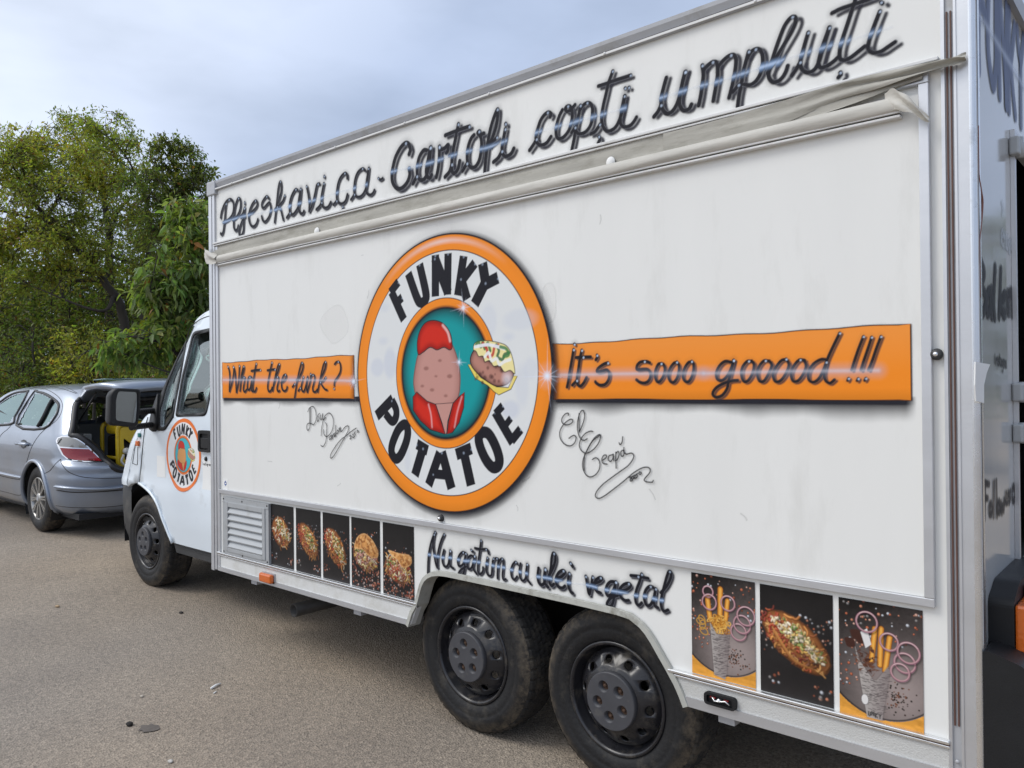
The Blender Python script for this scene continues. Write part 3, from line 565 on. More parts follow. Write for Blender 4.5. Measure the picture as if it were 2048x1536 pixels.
    car = [mp("330,905 352,878 405,925 450,942 482,1040 496,1098 420,1075 370,1030 332,975"), mp("536,936 572,898 598,880 594,960 570,1040 535,1090 505,1096 512,1030")]
    mid = mp("448,940 538,934 512,1030 506,1094 496,1096 480,1040")
    cv.poly(mid, INK, 1, 0.003); cv.poly(shrink(mid, ink_w * .6), fl, 1, 0.003)
    for cc in car:
        cv.poly(cc, INK, 1, 0.003); cv.poly(shrink(cc, ink_w * .8), RED, 1, 0.003)
    if fine:
        for cc in car + [top]:
            cv.poly(shrink(cc, ink_w), (0.22, 0.004, 0.004), 0.8, fn=lambda X, Z, d: np.clip(1 + d / (0.030 * k), 0, 1) ** 1.5)
        cv.stroke(mps("412,945 425,1000 430,1060", 5, False), 0.010 * k, (0.80, 0.45, 0.45), 0.7, 0.008 * k)
        cv.stroke(mps("582,905 560,980 545,1060", 5, False), 0.010 * k, (0.80, 0.45, 0.45), 0.6, 0.008 * k)
        cv.stroke(mps("485,540 510,575 522,620", 5, False), 0.014 * k, (0.85, 0.55, 0.52), 0.8, 0.010 * k)
    # stuffed baked potato on its yellow wrapper
    wrap = mp("612,742 628,738 680,805 760,852 820,856 846,796 868,800 835,868 772,898 745,880 715,850 650,812")
    cv.poly(wrap, INK, 1, 0.003); cv.poly(shrink(wrap, ink_w * .5), (0.78, 0.62, 0.13), 1, 0.003)
    bod = mps("642,668 624,712 636,758 690,812 756,852 815,842 848,796 832,764 760,742 700,704 664,672")
    cv.poly(bod, INK, 1, 0.003); cv.poly(shrink(bod, ink_w * .7), (0.46, 0.22, 0.17), 1, 0.003)
    if fine:
        cv.poly(bod, (0.05, 0.02, 0.02), 0.9, fn=lambda X, Z, d: np.clip(1 + d / (0.035 * k), 0, 1) ** 2)
        rn = random.Random(3)
        for _ in range(26):
            q = m(lg([(rn.uniform(650, 820), rn.uniform(715, 835))]))[0]; cv.disc(q[0], q[1], rn.uniform(2, 6) * px, (0.06, 0.02, 0.02), 0.6, 0.008 * k, only=True)
        q = m(lg([(815, 812)]))[0]; cv.disc(q[0], q[1], 14 * px, (0.8, .75, .8), 0.6, 0.03 * k)
    che = mps("640,664 650,628 700,616 770,626 815,646 842,700 856,788 830,772 800,780 775,748 745,750 725,722 700,728 690,700 668,700 655,675")
    cv.poly(che, INK, 1, 0.003); cv.poly(shrink(che, ink_w * .5), (0.82, 0.72, 0.34), 1, 0.003)
    sq = [("655,640 668,625 680,650 690,625 700,660 715,630 728,670", (0.03, 0.16, 0.05)), ("690,632 710,660 716,700 740,690 750,650 768,640", (0.5, 0.03, 0.03)),
          ("760,640 772,670 765,700 790,715 800,690 825,680", (0.02, 0.13, 0.06)), ("650,650 700,640 725,640 770,650 800,660", (0.80, 0.82, 0.85)), ("700,700 720,680 735,720 760,710 775,740 800,725 830,715", (0.82, 0.82, 0.8)), ("780,650 810,660 822,690 800,700", (0.05, 0.2, 0.06))]
    for s_, c_ in sq: cv.stroke(mps(s_, 5, False), 7 * px * 1.1, c_, 0.9, 0.004)
    if fine:
        q = m(lg([(590, 450)]))[0]; star(cv, q[0], q[1], 0.085 * k, 5)
        q = m(lg([(568, 728)]))[0]; star(cv, q[0], q[1], 0.05 * k, 8)
def cv_ring(cv, ec, E1, zs, k):
    sl, X, Z = cv.win((ec[0] - E1 * 1.1, ec[1] - E1 * 1.1), (ec[0] + E1 * 1.1, ec[1] + E1 * 1.1))
    rr = np.hypot(X - ec[0], (Z - ec[1]) / zs) / E1
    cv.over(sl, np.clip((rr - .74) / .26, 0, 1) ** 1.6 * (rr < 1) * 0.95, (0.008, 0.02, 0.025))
    cv.over(sl, np.clip(1 - abs(rr - 1.10) / .06, 0, 1) * np.clip((X - ec[0]) / E1 * .5 + .2, 0, 1) * 0.35, ORANGE_DK)
def shrink(P, d):
    P = np.array([tuple(p) for p in P]); n = len(P)
    area = 0.5 * np.sum(P[:, 0] * np.roll(P[:, 1], -1) - np.roll(P[:, 0], -1) * P[:, 1]); sg = 1 if area > 0 else -1
    t = np.roll(P, -1, 0) - np.roll(P, 1, 0); t /= np.linalg.norm(t, axis=1)[:, None] + 1e-9
    return P + np.stack([-t[:, 1], t[:, 0]], 1) * d * sg

# ------------------------------------------------------------------ printed food pictures
def fbm(X, Z, sc, seed, oct_=4):
    r = np.random.default_rng(seed); o = np.zeros(X.shape); a = 1.0; tot = 0
    for i in range(oct_):
        g = r.random((64, 64)); u = (X * sc) % 63; v = (Z * sc) % 63; i0, j0 = u.astype(int), v.astype(int); fu, fv = u - i0, v - j0
        fu, fv = fu * fu * (3 - 2 * fu), fv * fv * (3 - 2 * fv)
        o += a * ((g[j0, i0] * (1 - fu) + g[j0, i0 + 1] * fu) * (1 - fv) + (g[j0 + 1, i0] * (1 - fu) + g[j0 + 1, i0 + 1] * fu) * fv); tot += a; a *= .5; sc *= 2
    return o / tot
def salt(cv, rn, n, x0, x1, z0, z1, avoid=None, cols=None, sz=(0.0016, 0.0042)):
    cols = cols or [(0.55, 0.16, 0.08), (0.62, 0.26, 0.16), (0.70, 0.42, 0.33), (0.30, 0.09, 0.05), (0.6, 0.62, 0.66), (0.28, 0.26, 0.25)]
    for _ in range(n):
        x, z = rn.uniform(x0, x1), rn.uniform(z0, z1)
        if avoid and avoid(x, z): continue
        r = rn.uniform(*sz); c = rn.choice(cols)
        cv.disc(x, z, r * 1.25, tuple(q * .25 for q in c), .9, .0015); cv.disc(x - r * .2, z + r * .25, r * .8, c, .95, .0015)
FOODC = dict(crust=[(0.36, 0.13, 0.03), (0.50, 0.21, 0.05), (0.22, 0.065, 0.018), (0.58, 0.29, 0.09)],
             cheese=[(0.66, 0.45, 0.15), (0.74, 0.58, 0.28), (0.60, 0.36, 0.09)], white=[(0.70, 0.60, 0.44), (0.62, 0.50, 0.34)], green=[(0.12, 0.18, 0.04), (0.06, 0.11, 0.025), (0.28, 0.30, 0.08)],
             red=[(0.36, 0.05, 0.02), (0.48, 0.10, 0.035), (0.22, 0.03, 0.015)], meat=[(0.16, 0.055, 0.025), (0.09, 0.03, 0.015), (0.28, 0.11, 0.055)], pink=[(0.50, 0.26, 0.20), (0.42, 0.17, 0.15), (0.60, 0.38, 0.30)])
def shreds(cv, rn, n, region, cols, L, w, ang=None, bend=1.0):
    for _ in range(n):
        x, z = region(); a = rn.uniform(0, 6.28) if ang is None else ang + rn.gauss(0, .5); l = rn.uniform(*L); c = rn.choice(cols); b = rn.uniform(-1, 1) * bend
        P = [(x, z), (x + math.cos(a) * l * .5, z + math.sin(a) * l * .5), (x + math.cos(a + b) * l, z + math.sin(a + b) * l)]; ww = rn.uniform(*w)
        P = smooth_pts(P, 3); j = rn.uniform(.55, 1.2)
        cv.stroke([(p[0] + ww * .25, p[1] - ww * .4) for p in P], ww * 1.2, tuple(q * .14 for q in c), .8, .002)
        cv.stroke(P, ww, tuple(min(1, q * j) for q in c), 1, .0015)
        cv.stroke([(p[0] - ww * .1, p[1] + ww * .22) for p in P], ww * .35, tuple(min(1, q * j * 1.5 + .06) for q in c), .7, .0015)
def ell(rn, cx, cz, a, b, rot, pw=.5):
    def f():
        t, r = rn.uniform(0, 6.283), rn.random() ** pw; x, z = a * r * math.cos(t), b * r * math.sin(t)
        return cx + x * math.cos(rot) - z * math.sin(rot), cz + x * math.sin(rot) + z * math.cos(rot)
    return f
def food_dark(name, box, kind, seed, parent, lab):
    x0, x1, z0, z1 = box; rn = random.Random(seed); W, H = x1 - x0, z1 - z0
    cv = Canvas(x0, x1, z0, z1, 0.0022); cv.a[:] = 1; X, Z = np.meshgrid(cv.x, cv.z)
    t = (Z - z0) / H; cv.rgb[:] = np.array([0.016, 0.014, 0.014]) * (1.55 - .85 * t)[..., None] * (0.85 + .3 * fbm(X, Z, 40, seed))[..., None]
    if kind < 3 or kind == 7:
        cx, cz, a, b, rot = [(.45, .56, .098, .078, -.75), (.50, .515, .112, .066, -.80), (.48, .50, .118, .068, -.85)][kind] if kind < 3 else (.50, .52, .126, .068, -.62)
        cx, cz = x0 + cx * W, z0 + cz * H; pass
        salt(cv, rn, 60 if kind < 7 else 90, cx - .50 * W, cx + .50 * W, cz - .02 * H, cz + .26 * H, sz=(.0014, .0034 if kind < 7 else .0042)); salt(cv, rn, 26, cx - .46 * W, cx + .46 * W, cz - .16 * H, cz + .05 * H, sz=(.0014, .003))
        for (cl, n) in (((.15, .15), 8), ((.85, .10), 10)): salt(cv, rn, n, x0 + (cl[0] - .12) * W, x0 + (cl[0] + .12) * W, z0 + (cl[1] - .05) * H, z0 + (cl[1] + .06) * H, sz=(.002, .005))
        q = 1.0
        body = circle(cx, cz, a, b, 40, rot); body = [(p[0] + rn.uniform(-.003, .003), p[1] + rn.uniform(-.003, .003)) for p in body]
        cv.poly(body, (0.24, 0.085, 0.025), 1, .004); cv.poly(body, (0.03, 0.01, 0.006), .85, fn=lambda X, Z, d: np.clip(1 + d / .012, 0, 1) ** 1.5)
        e = ell(rn, cx, cz, a * .95, b * .95, rot); sc = 1.0 if kind < 7 else 1.05
        nx, nz = math.sin(-rot), math.cos(rot)
        shreds(cv, rn, 70, e, FOODC['crust'], (.012 * sc, .035 * sc), (.003, .006), rot, .6)
        lo = ell(rn, cx - nx * b * .45, cz - nz * b * .45, a * .8, b * .45, rot); hi = ell(rn, cx + nx * b * .25, cz + nz * b * .25, a * .78, b * .42, rot)
        shreds(cv, rn, 90, lo, FOODC['meat'] + FOODC['red'] * 2 + FOODC['crust'], (.006, .016), (.003, .006))
        shreds(cv, rn, 150 if kind else 80, hi, FOODC['cheese'] * 3 + FOODC['white'] * 2 + FOODC['crust'] * 2, (.003, .011), (.003, .0070))
        shreds(cv, rn, 34, hi, FOODC['green'], (.004, .011), (.003, .006))
        if kind == 0: shreds(cv, rn, 26, e, FOODC['white'], (.014, .03), (.003, .006), 1.0, 1.2)
        if kind in (1, 2): shreds(cv, rn, 22, ell(rn, cx - a * .5, cz + a * .45, a * .35, b * .5, rot), FOODC['red'], (.008, .018), (.003, .006))
        if kind == 2: shreds(cv, rn, 14, e, FOODC['white'], (.010, .022), (.003, .006), -1.1, .8)
        if kind == 7:
            shreds(cv, rn, 40, ell(rn, cx - a * .62, cz + a * .45, a * .3, b * .5, rot), FOODC['red'], (.008, .018), (.003, .006))
            shreds(cv, rn, 80, ell(rn, cx + nx * b * .15, cz + nz * b * .15, a * .8, b * .26, rot), FOODC['white'] * 2 + FOODC['cheese'], (.003, .010), (.003, .007)); shreds(cv, rn, 16, hi, FOODC['green'], (.004, .009), (.003, .006))
            for k in range(6):
                cv.stroke(smooth_pts([(cx - a * .75 * math.cos(rot) + k * .001, cz - a * .75 * math.sin(rot) - .02 - k * .004), (cx - .01, cz - b * (.75 + .03 * k)), (cx + a * .5, cz - a * .62)], 6), .003, rn.choice(FOODC['crust']), .8, .002)
    else:   # pita sandwiches: a browned flap over shredded filling
        cx, cz = x0 + .50 * W, z0 + (.50 if kind == 3 else .42) * H
        salt(cv, rn, 120, x0 + .03 * W, x1 - .03 * W, z0 + .01 * H, cz - .12 * H, sz=(.002, .0052), cols=[(0.5, .14, .08), (.62, .27, .18), (.3, .09, .06), (.66, .5, .45)])
        salt(cv, rn, 40, x0 + .03 * W, x1 - .03 * W, cz - .1 * H, cz + .33 * H)
        fx, fz = cx - .005, cz - .05 * H
        cv.poly(circle(fx, fz, .43 * W, .18 * H, 32, -.25), (.16, .06, .03), 1, .005)
        e = ell(rn, fx, fz, .42 * W, .17 * H, -.25)
        shreds(cv, rn, 70, e, FOODC['meat'] + FOODC['crust'], (.01, .03), (.003, .006)); shreds(cv, rn, 120, e, FOODC['pink'] + FOODC['white'] + FOODC['cheese'] + (FOODC['red'] * 2 if kind == 4 else []), (.01, .034), (.003, .0058), .9, 1.1)
        shreds(cv, rn, 12, ell(rn, fx - .2 * W, fz + .08 * H, .12 * W, .05 * H, 0), FOODC['green'], (.006, .014), (.003, .006))
        if kind == 3: flap = smooth_pts([(cx - .40 * W, cz + .05 * H), (cx - .28 * W, cz + .22 * H), (cx - .02 * W, cz + .29 * H), (cx + .26 * W, cz + .21 * H), (cx + .44 * W, cz + .06 * H), (cx + .38 * W, cz - .03 * H), (cx + .1 * W, cz - .02 * H), (cx - .1 * W, cz + .05 * H)], 5, True)
        else: flap = smooth_pts([(cx - .32 * W, cz + .20 * H), (cx, cz + .185 * H), (cx + .36 * W, cz + .185 * H), (cx + .43 * W, cz + .09 * H), (cx + .30 * W, cz + .02 * H), (cx + .12 * W, cz + .0 * H), (cx - .02 * W, cz + .08 * H), (cx - .2 * W, cz + .13 * H)], 5, True)
        cv.poly(flap, (.50, .23, .07), 1, .003)
        cv.poly(flap, (.2, .07, .02), .8, fn=lambda X, Z, d: np.clip(1 + d / .010, 0, 1) ** 2)
        cv.poly(flap, (.20, .065, .015), .9, fn=lambda X, Z, d: np.clip((fbm(X * .8 + Z * .6, Z - X * .5, 75, seed, 3) - .50) * 5, 0, 1) * np.clip(-d / .006, 0, 1)); cv.poly(flap, (.74, .46, .20), .55, fn=lambda X, Z, d: np.clip((fbm(X + 3, Z, 110, seed + 5, 3) - .52) * 6, 0, 1))
        for k in range(7):
            u = rn.uniform(-.36, .38); v = rn.uniform(.02, .25)
            cv.stroke([(cx + u * W, cz + v * H), (cx + (u + .10) * W, cz + (v - .05) * H)], rn.uniform(.006, .012), (.22, .07, .015), .75, .008, only=False) if Canvas.inside(np.array([[cx + (u + .05) * W]]), np.array([[cz + (v - .025) * H]]), flap)[0, 0] else None
        cv.poly(flap, (.80, .52, .25), .5, fn=lambda X, Z, d: np.clip(1 - abs(d + .003) / .003, 0, 1))
    fx_, fz_ = (X - cx) / (.50 * W), (Z - cz) / (.30 * H); lum = np.clip(1.12 + .35 * fz_ - .18 * fx_ - .22 * (fx_ ** 2 + fz_ ** 2), .35, 1.35); m_ = np.clip(1.6 - np.hypot(fx_, fz_), 0, 1)[..., None]
    cv.rgb = cv.rgb * (1 - m_) + cv.rgb * lum[..., None] * m_
    k_ = cv.rgb.copy(); k_[1:-1, 1:-1] = .52 * cv.rgb[1:-1, 1:-1] + .12 * (cv.rgb[:-2, 1:-1] + cv.rgb[2:, 1:-1] + cv.rgb[1:-1, :-2] + cv.rgb[1:-1, 2:]); cv.rgb = k_
    o = cv.build(name, flat_y(-0.0022), MT['print'], parent); o['label'] = lab
    return o
def food_plate(name, box, kind, seed, parent, lab):
    x0, x1, z0, z1 = box; rn = random.Random(seed); W, H = x1 - x0, z1 - z0
    cv = Canvas(x0, x1, z0, z1, 0.0018); cv.a[:] = 1; X, Z = np.meshgrid(cv.x, cv.z)
    u, v = (X - x0) / W, (Z - z0) / H
    def q(a, b): return (x0 + a * W, z1 - b * H)          # a right, b down, both 0..1
    sh = np.exp(-(((u - .72) / .55) ** 2 + ((v - .28) / .36) ** 2)); n_ = fbm(X, Z, 120, seed)
    g = 0.022 + 0.28 * sh + 0.03 * n_
    cv.rgb[:] = np.stack([g * 1.0, g * .82, g * .77], -1)
    top = np.clip((v - .62) / .38, 0, 1) * np.clip((.9 - u) * 2, 0, 1); cv.rgb *= (1 - .75 * top)[..., None]
    plate = (((u - .52) / .80) ** 2 + ((v - .62) / (.60 if kind else .575)) ** 2)
    edge = (plate > 1.0) & (v < .5); wood = np.stack([.62 + .12 * n_, .27 + .07 * n_, .035 + .02 * n_], -1) * (.75 + .5 * fbm(X, Z * 4, 30, seed + 1))[..., None]
    cv.rgb = np.where(edge[..., None], wood, cv.rgb); rim = np.clip(1 - abs(plate - .965) / .035, 0, 1) * (v < .55); cv.rgb *= (1 - .9 * rim)[..., None]
    salt(cv, rn, 55, x0, x1, z0 + .62 * H, z1, sz=(.0018, .0046)); salt(cv, rn, 30, x0, x0 + .3 * W, z0 + .25 * H, z0 + .65 * H)
    for _ in range(75):
        a, b = rn.gauss(.70, .09), rn.gauss(.78, .055); p = q(a, b); r = rn.uniform(.0016, .003); cv.disc(p[0], p[1], r, rn.choice([(.01, .008, .006), (.03, .015, .01), (.16, .06, .03)]), 1, .0015)
    if kind == 0:
        fries = [((.26, .22), (.30, .42), .075), ((.47, .12), (.46, .40), .075), ((.58, .22), (.55, .40), .065)]; cone = [(.30, .46), (.40, .56), (.56, .56), (.60, .55), (.555, .93), (.53, .985), (.36, .965), (.34, .80)]
    else:
        fries = [((.445, .22), (.40, .50), .060), ((.52, .21), (.50, .52), .060), ((.62, .27), (.56, .56), .060)]; cone = [(.20, .40), (.26, .52), (.42, .66), (.46, .655), (.60, .52), (.615, .56), (.56, .80), (.52, .985), (.34, .985), (.27, .72)]
    for a, b, w in fries:
        for dw, c in ((1.25, (.10, .03, .008)), (1.0, (.62, .24, .03)), (.45, (.82, .42, .08))): cv.stroke([q(*a), q(*b)], w * W * dw, c, 1, .003)
    if kind == 0:
        for _ in range(60):
            a, b = rn.gauss(.45, .075), rn.gauss(.47, .05); p = q(a, b); cv.stroke(circle(p[0], p[1], rn.uniform(.006, .016), rn.uniform(.004, .012), 10, rn.uniform(0, 3)), .0035, rn.choice([(.45, .18, .02), (.62, .30, .05), (.26, .09, .012), (.72, .42, .10)]), 1, .0015)
        for (a, b) in ((.17, .45), (.18, .50), (.20, .56), (.15, .47)): cv.stroke(circle(*q(a, b), .016, .011, 14, rn.uniform(0, 3)), .004, (.50, .26, .05), 1, .002)
    P = [q(*c) for c in cone]; cv.poly(P, (.05, .04, .04), .8, .01); cv.poly(P, (.40, .365, .34), 1, .002)
    def shadefn(X, Z, d): return np.clip((X - (x0 + .30 * W)) / (.3 * W), 0, 1) * .75
    for _ in range(420):      # newsprint on the paper cone
        a, b = rn.uniform(.2, .62), rn.uniform(.42, .97); p = q(a, b)
        if Canvas.inside(np.array([[p[0]]]), np.array([[p[1]]]), P)[0, 0]:
            t = .25 if a > .43 else -.12; L = rn.uniform(.004, .012); cv.stroke([p, (p[0] + L, p[1] + L * t)], .0018, (.06, .055, .055), rn.uniform(.5, .9), .0015, only=True)
    cv.poly(P, (.16, .12, .12), .9, fn=shadefn)
    if kind == 1:
        for _ in range(46):
            a, b = rn.gauss(.36, .075), rn.gauss(.50, .06); p = q(a, b); c = rn.choice([(.05, .018, .012), (.09, .032, .018), (.14, .055, .03)]); cv.poly([(p[0] + rn.uniform(-1, 1) * .011, p[1] + rn.uniform(-1, 1) * .009) for _ in range(5)], c, 1, .003)
        for (a, b) in ((.13, .38), (.20, .30), (.26, .33)): cv.poly(round_poly([q(a - .07, b - .04), q(a + .06, b - .05), q(a + .08, b + .03), q(a - .03, b + .045)], .01), (.055, .02, .014), 1, .003)
        cv.poly([q(.27, .27), q(.35, .23), q(.40, .36), (q(.33, .40))], (.72, .70, .68), 1, .002)
        rings = [(.345, .175, .125), (.61, .31, .105), (.79, .46, .118), (.735, .545, .105), (.835, .37, .125)]
        word = "UNKY"
        L5 = {'U': [[(0, 1), (0, .2), (.3, 0), (.6, .2), (.6, 1)]], 'N': [[(0, 0), (0, 1), (.6, 0), (.6, 1)]], 'K': [[(0, 0), (0, 1)], [(.6, 1), (0, .45), (.6, 0)]], 'Y': [[(0, 1), (.3, .5), (.6, 1)], [(.3, .5), (.3, 0)]]}
        for k, ch in enumerate(word):
            o = q(.355 + .042 * k, .985 - .012 * k * (k < 2) - .012)
            for st in L5[ch]: cv.stroke([(o[0] + a * .010, o[1] + b * .012) for a, b in st], .0026, (.02, .02, .02), 1, .0012)
        cv.disc(*q(.315, .84), .0105, (.70, .68, .66), 1, .001, rz=.016); cv.stroke(circle(*q(.315, .84), .0105, .016, 16), .0016, (.1, .09, .09), .9, .0012, closed=True)
    else:
        rings = [(.27, .165, .080), (.29, .265, .110), (.585, .245, .105), (.745, .50, .115), (.80, .42, .125), (.86, .335, .130)]
    for a, b, r in rings:
        c = q(a, b); rx = r * W * 1.02; E = circle(c[0], c[1], rx, rx * 1.0, 30)
        cv.stroke([(p[0] + .004, p[1] - .005) for p in E], .007, (.01, .006, .006), .6, .006, closed=True)
        cv.stroke(E, .0060, (.26, .09, .15), .95, .002, closed=True); cv.stroke(circle(c[0], c[1] + .0006, rx * .985, rx * .985, 30), .0036, (.50, .31, .31), .95, .002, closed=True)
        cv.stroke(E[3:12], .0020, (.72, .56, .54), .7, .0015)
    o = cv.build(name, flat_y(-0.0022), MT['print'], parent); o['label'] = lab
    return o

# ------------------------------------------------------------------ road
def ground_h(x, y):
    t = np.clip((-np.asarray(x, float) - 5.4) / 3.4, 0, 1)
    return 0.085 * t * t * (3 - 2 * t)
def road_mat():
    m, n, l, b = nodes_of('worn_dusty_asphalt')
    tc = n.new('ShaderNodeTexCoord')
    def noise(sc, det=5, ro=.6):
        t = n.new('ShaderNodeTexNoise'); t.inputs['Scale'].default_value = sc; t.inputs['Detail'].default_value = det; t.inputs['Roughness'].default_value = ro; l.new(tc.outputs['Object'], t.inputs['Vector']); return t.outputs['Fac']
    def ramp(fac, p0, c0, p1, c1):
        r = n.new('ShaderNodeValToRGB'); r.color_ramp.elements[0].position = p0; r.color_ramp.elements[0].color = (*c0, 1); r.color_ramp.elements[1].position = p1; r.color_ramp.elements[1].color = (*c1, 1); l.new(fac, r.inputs['Fac']); return r.outputs['Color']
    def mix(a, b_, f, bt='MIX'):
        x = n.new('ShaderNodeMix'); x.data_type = 'RGBA'; x.blend_type = bt
        for k, v in (('A', a), ('B', b_), ('Factor', f)):
            if isinstance(v, (int, float)): x.inputs[k].default_value = v
            elif isinstance(v, tuple): x.inputs[k].default_value = (*v, 1)
            else: l.new(v, x.inputs[k])
        return x.outputs['Result']
    base = ramp(noise(0.55, 6, .62), .32, (.255, .226, .190), .70, (.355, .314, .258))
    base = mix(base, ramp(noise(0.16, 3, .5), .40, (.80, .81, .85), .62, (1.12, 1.05, .96)), 1.0, 'MULTIPLY')
    vo = n.new('ShaderNodeTexVoronoi'); vo.inputs['Scale'].default_value = 105; l.new(tc.outputs['Object'], vo.inputs['Vector'])
    base = mix(base, mix(base, ramp(vo.outputs['Color'], .1, (.55, .54, .53), .9, (1.45, 1.4, 1.35)), 1.0, 'MULTIPLY'), .52)
    base = mix(base, mix(base, ramp(noise(38, 4, .7), .38, (.6, .6, .6), .62, (1.36, 1.32, 1.28)), 1.0, 'MULTIPLY'), .42)
    v2 = n.new('ShaderNodeTexVoronoi'); v2.inputs['Scale'].default_value = 24; l.new(tc.outputs['Object'], v2.inputs['Vector'])
    peb = ramp(v2.outputs['Distance'], .035, (1, 1, 1), .075, (0, 0, 0)); base = mix(base, (.36, .32, .27), mix((0, 0, 0), peb, .75))
    v3 = n.new('ShaderNodeTexVoronoi'); v3.inputs['Scale'].default_value = 6.0; l.new(tc.outputs['Object'], v3.inputs['Vector'])
    base = mix(base, (.035, .032, .030), ramp(v3.outputs['Distance'], .018, (.7, .7, .7), .035, (0, 0, 0)))
    stain = ramp(noise(0.9, 5, .6), .58, (0, 0, 0), .78, (.4, .4, .4)); base = mix(base, (.15, .135, .118), stain)
    l.new(base, b.inputs['Base Color']); b.inputs['Roughness'].default_value = .9; b.inputs['Specular IOR Level'].default_value = .25
    bp = n.new('ShaderNodeBump'); bp.inputs['Strength'].default_value = .8; bp.inputs['Distance'].default_value = .006
    l.new(vo.outputs['Distance'], bp.inputs['Height'])
    b2 = n.new('ShaderNodeBump'); b2.inputs['Strength'].default_value = .5; b2.inputs['Distance'].default_value = .012; l.new(noise(17, 6, .7), b2.inputs['Height']); l.new(bp.outputs[0], b2.inputs['Normal'])
    l.new(b2.outputs[0], b.inputs['Normal'])
    return m
MT['road'] = road_mat()
def grid_sheet(name, xs, ys, hf, matr):
    X, Y = np.meshgrid(xs, ys); Z = hf(X, Y); v = np.stack([X, Y, Z], -1).reshape(-1, 3); nx = len(xs)
    f = [(j * nx + i, j * nx + i + 1, (j + 1) * nx + i + 1, (j + 1) * nx + i) for j in range(len(ys) - 1) for i in range(nx - 1)]
    me = bpy.data.meshes.new(name); me.from_pydata(v.tolist(), [], f); me.polygons.foreach_set('use_smooth', [True] * len(f)); me.update()
    return link(name, me, None, matr)
far = np.array([-400, -200, -100, -60, -40, -30]); near = np.arange(-24, 24.01, .5)
xs = np.concatenate([far, near, -far[::-1]])
tag(grid_sheet('road', xs, xs, ground_h, MT['road']), kind='structure')

# ------------------------------------------------------------------ the food truck
truck = empty('food_truck', (-3.2, 1.15, 0.0))
tag(truck, 'white food truck with a large orange round emblem and black airbrushed lettering on its side', 'food truck')
def part(o, parent=truck, lab=None):
    """hang o under parent, keeping the world coordinates its mesh was written in"""
    w = Vector((0, 0, 0)); p = parent
    while p is not None: w += p.location; p = p.parent
    o.parent = parent; o.location = -w
    if lab: o['label'] = lab
    return o
BX0, BX1, BY1, BZ0, BZ1 = -4.74, -0.478, 2.30, 0.44, 2.872
ARCH = [(-2.86, .43), (-2.802, .545), (-2.765, .640), (-2.725, .684), (-2.650, .708), (-2.50, .712), (-2.0, .712), (-1.67, .708), (-1.599, .693), (-1.549, .660), (-1.498, .595), (-1.452, .528), (-1.405, .43)]
ARCH = ARCH[:1] + [tuple(p) for p in smooth_pts(ARCH[1:-1], 3)] + ARCH[-1:]
# body: near side with the double wheel arch cut out of it, far side, ends, roof and floor
b = MB()
near_side = [(BX0, .535), (-2.808, .535)] + [p for p in ARCH if p[1] > .536] + [(-1.456, .535), (BX1, .535), (BX1, BZ1 - .01), (BX0, BZ1 - .01)]
b.plate(near_side, fn=side_fn(0.0), depth=0.035)
b.box(BX0, BX1, BY1 - .035, BY1, .44, BZ1 - .01)
b.box(BX0, BX0 + .03, .035, BY1 - .035, .50, BZ1 - .01)
b.box(BX0 + .03, BX1 - .03, .035, BY1 - .035, BZ1 - .06, BZ1 - .01)
b.box(BX0 + .03, -2.95, .04, BY1 - .04, .46, .52); b.box(-1.30, BX1 - .03, .04, BY1 - .04, .46, .52)
b.box(-2.95, -1.30, .04, BY1 - .04, .80, .86)
part(b.build('box_body', MT['panel']))
b = MB(); b.box(-2.95, -2.94, .036, .8, .44, .8); b.box(-1.31, -1.30, .036, .8, .44, .8); b.box(-2.94, -1.31, .55, .56, .3, .8); b.box(-4.6, -.6, .9, 1.0, .30, .46); b.box(-4.6, -.6, 1.35, 1.45, .30, .46)
b.box(-4.2, -3.2, .5, 1.8, .28, .42); b.tube([(-2.51, .3, .35), (-2.51, 2.0, .35)], .05); b.tube([(-1.73, .3, .35), (-1.73, 2.0, .35)], .05); b.box(-6.9, -4.7, .5, 2.0, .34, .52)
part(b.build('chassis', MT['under']))
# roof rail
b = MB()
b.plate([(0.0, 2.826), (-.014, 2.826), (-.014, 2.842), (-.006, 2.846), (-.016, 2.868), (-.018, 2.882), (.06, 2.886), (.06, 2.826)], fn=lambda y, z, d: (BX0 - .012 + d, y, z), depth=BX1 - BX0 + .02)
b.plate([(BY1, 2.826), (BY1 + .015, 2.83), (BY1 + .015, 2.88), (BY1 - .06, 2.886), (BY1 - .06, 2.826)], fn=lambda y, z, d: (BX0 - .012 + d, y, z), depth=BX1 - BX0 + .02)
b.box(BX1 - .05, BX1 + .018, .06, BY1 - .06, 2.822, 2.884); b.box(BX0 - .012, BX0 + .05, .06, BY1 - .06, 2.83, 2.884)
rr = part(b.build('roof_rail', MT['alu_grey']))
b = MB(); b.box(BX0 + .08, BX1 - .01, -.019, -.0135, 2.828, 2.8365)
for x in (-4.45, -3.9, -3.4, -2.85, -2.3, -1.7, -1.1): b.lathe([(.0, -.0225), (.005, -.0215), (.006, -.019)], 10, (x, 0, 2.8325))
part(b.build('rail_insert', MT['rail_cap']), rr)
b = MB(); b.box(BX0 - .02, BX0 + .085, -.022, .06, 2.80, 2.888, .006); part(b.build('corner_cap', MT['alu_grey']), rr)
b = MB(); b.box(BX0 + .086, BX1 - .01, -.0145, -.012, 2.8375, 2.8415); part(b.build('rail_groove', MT['groove']), rr)
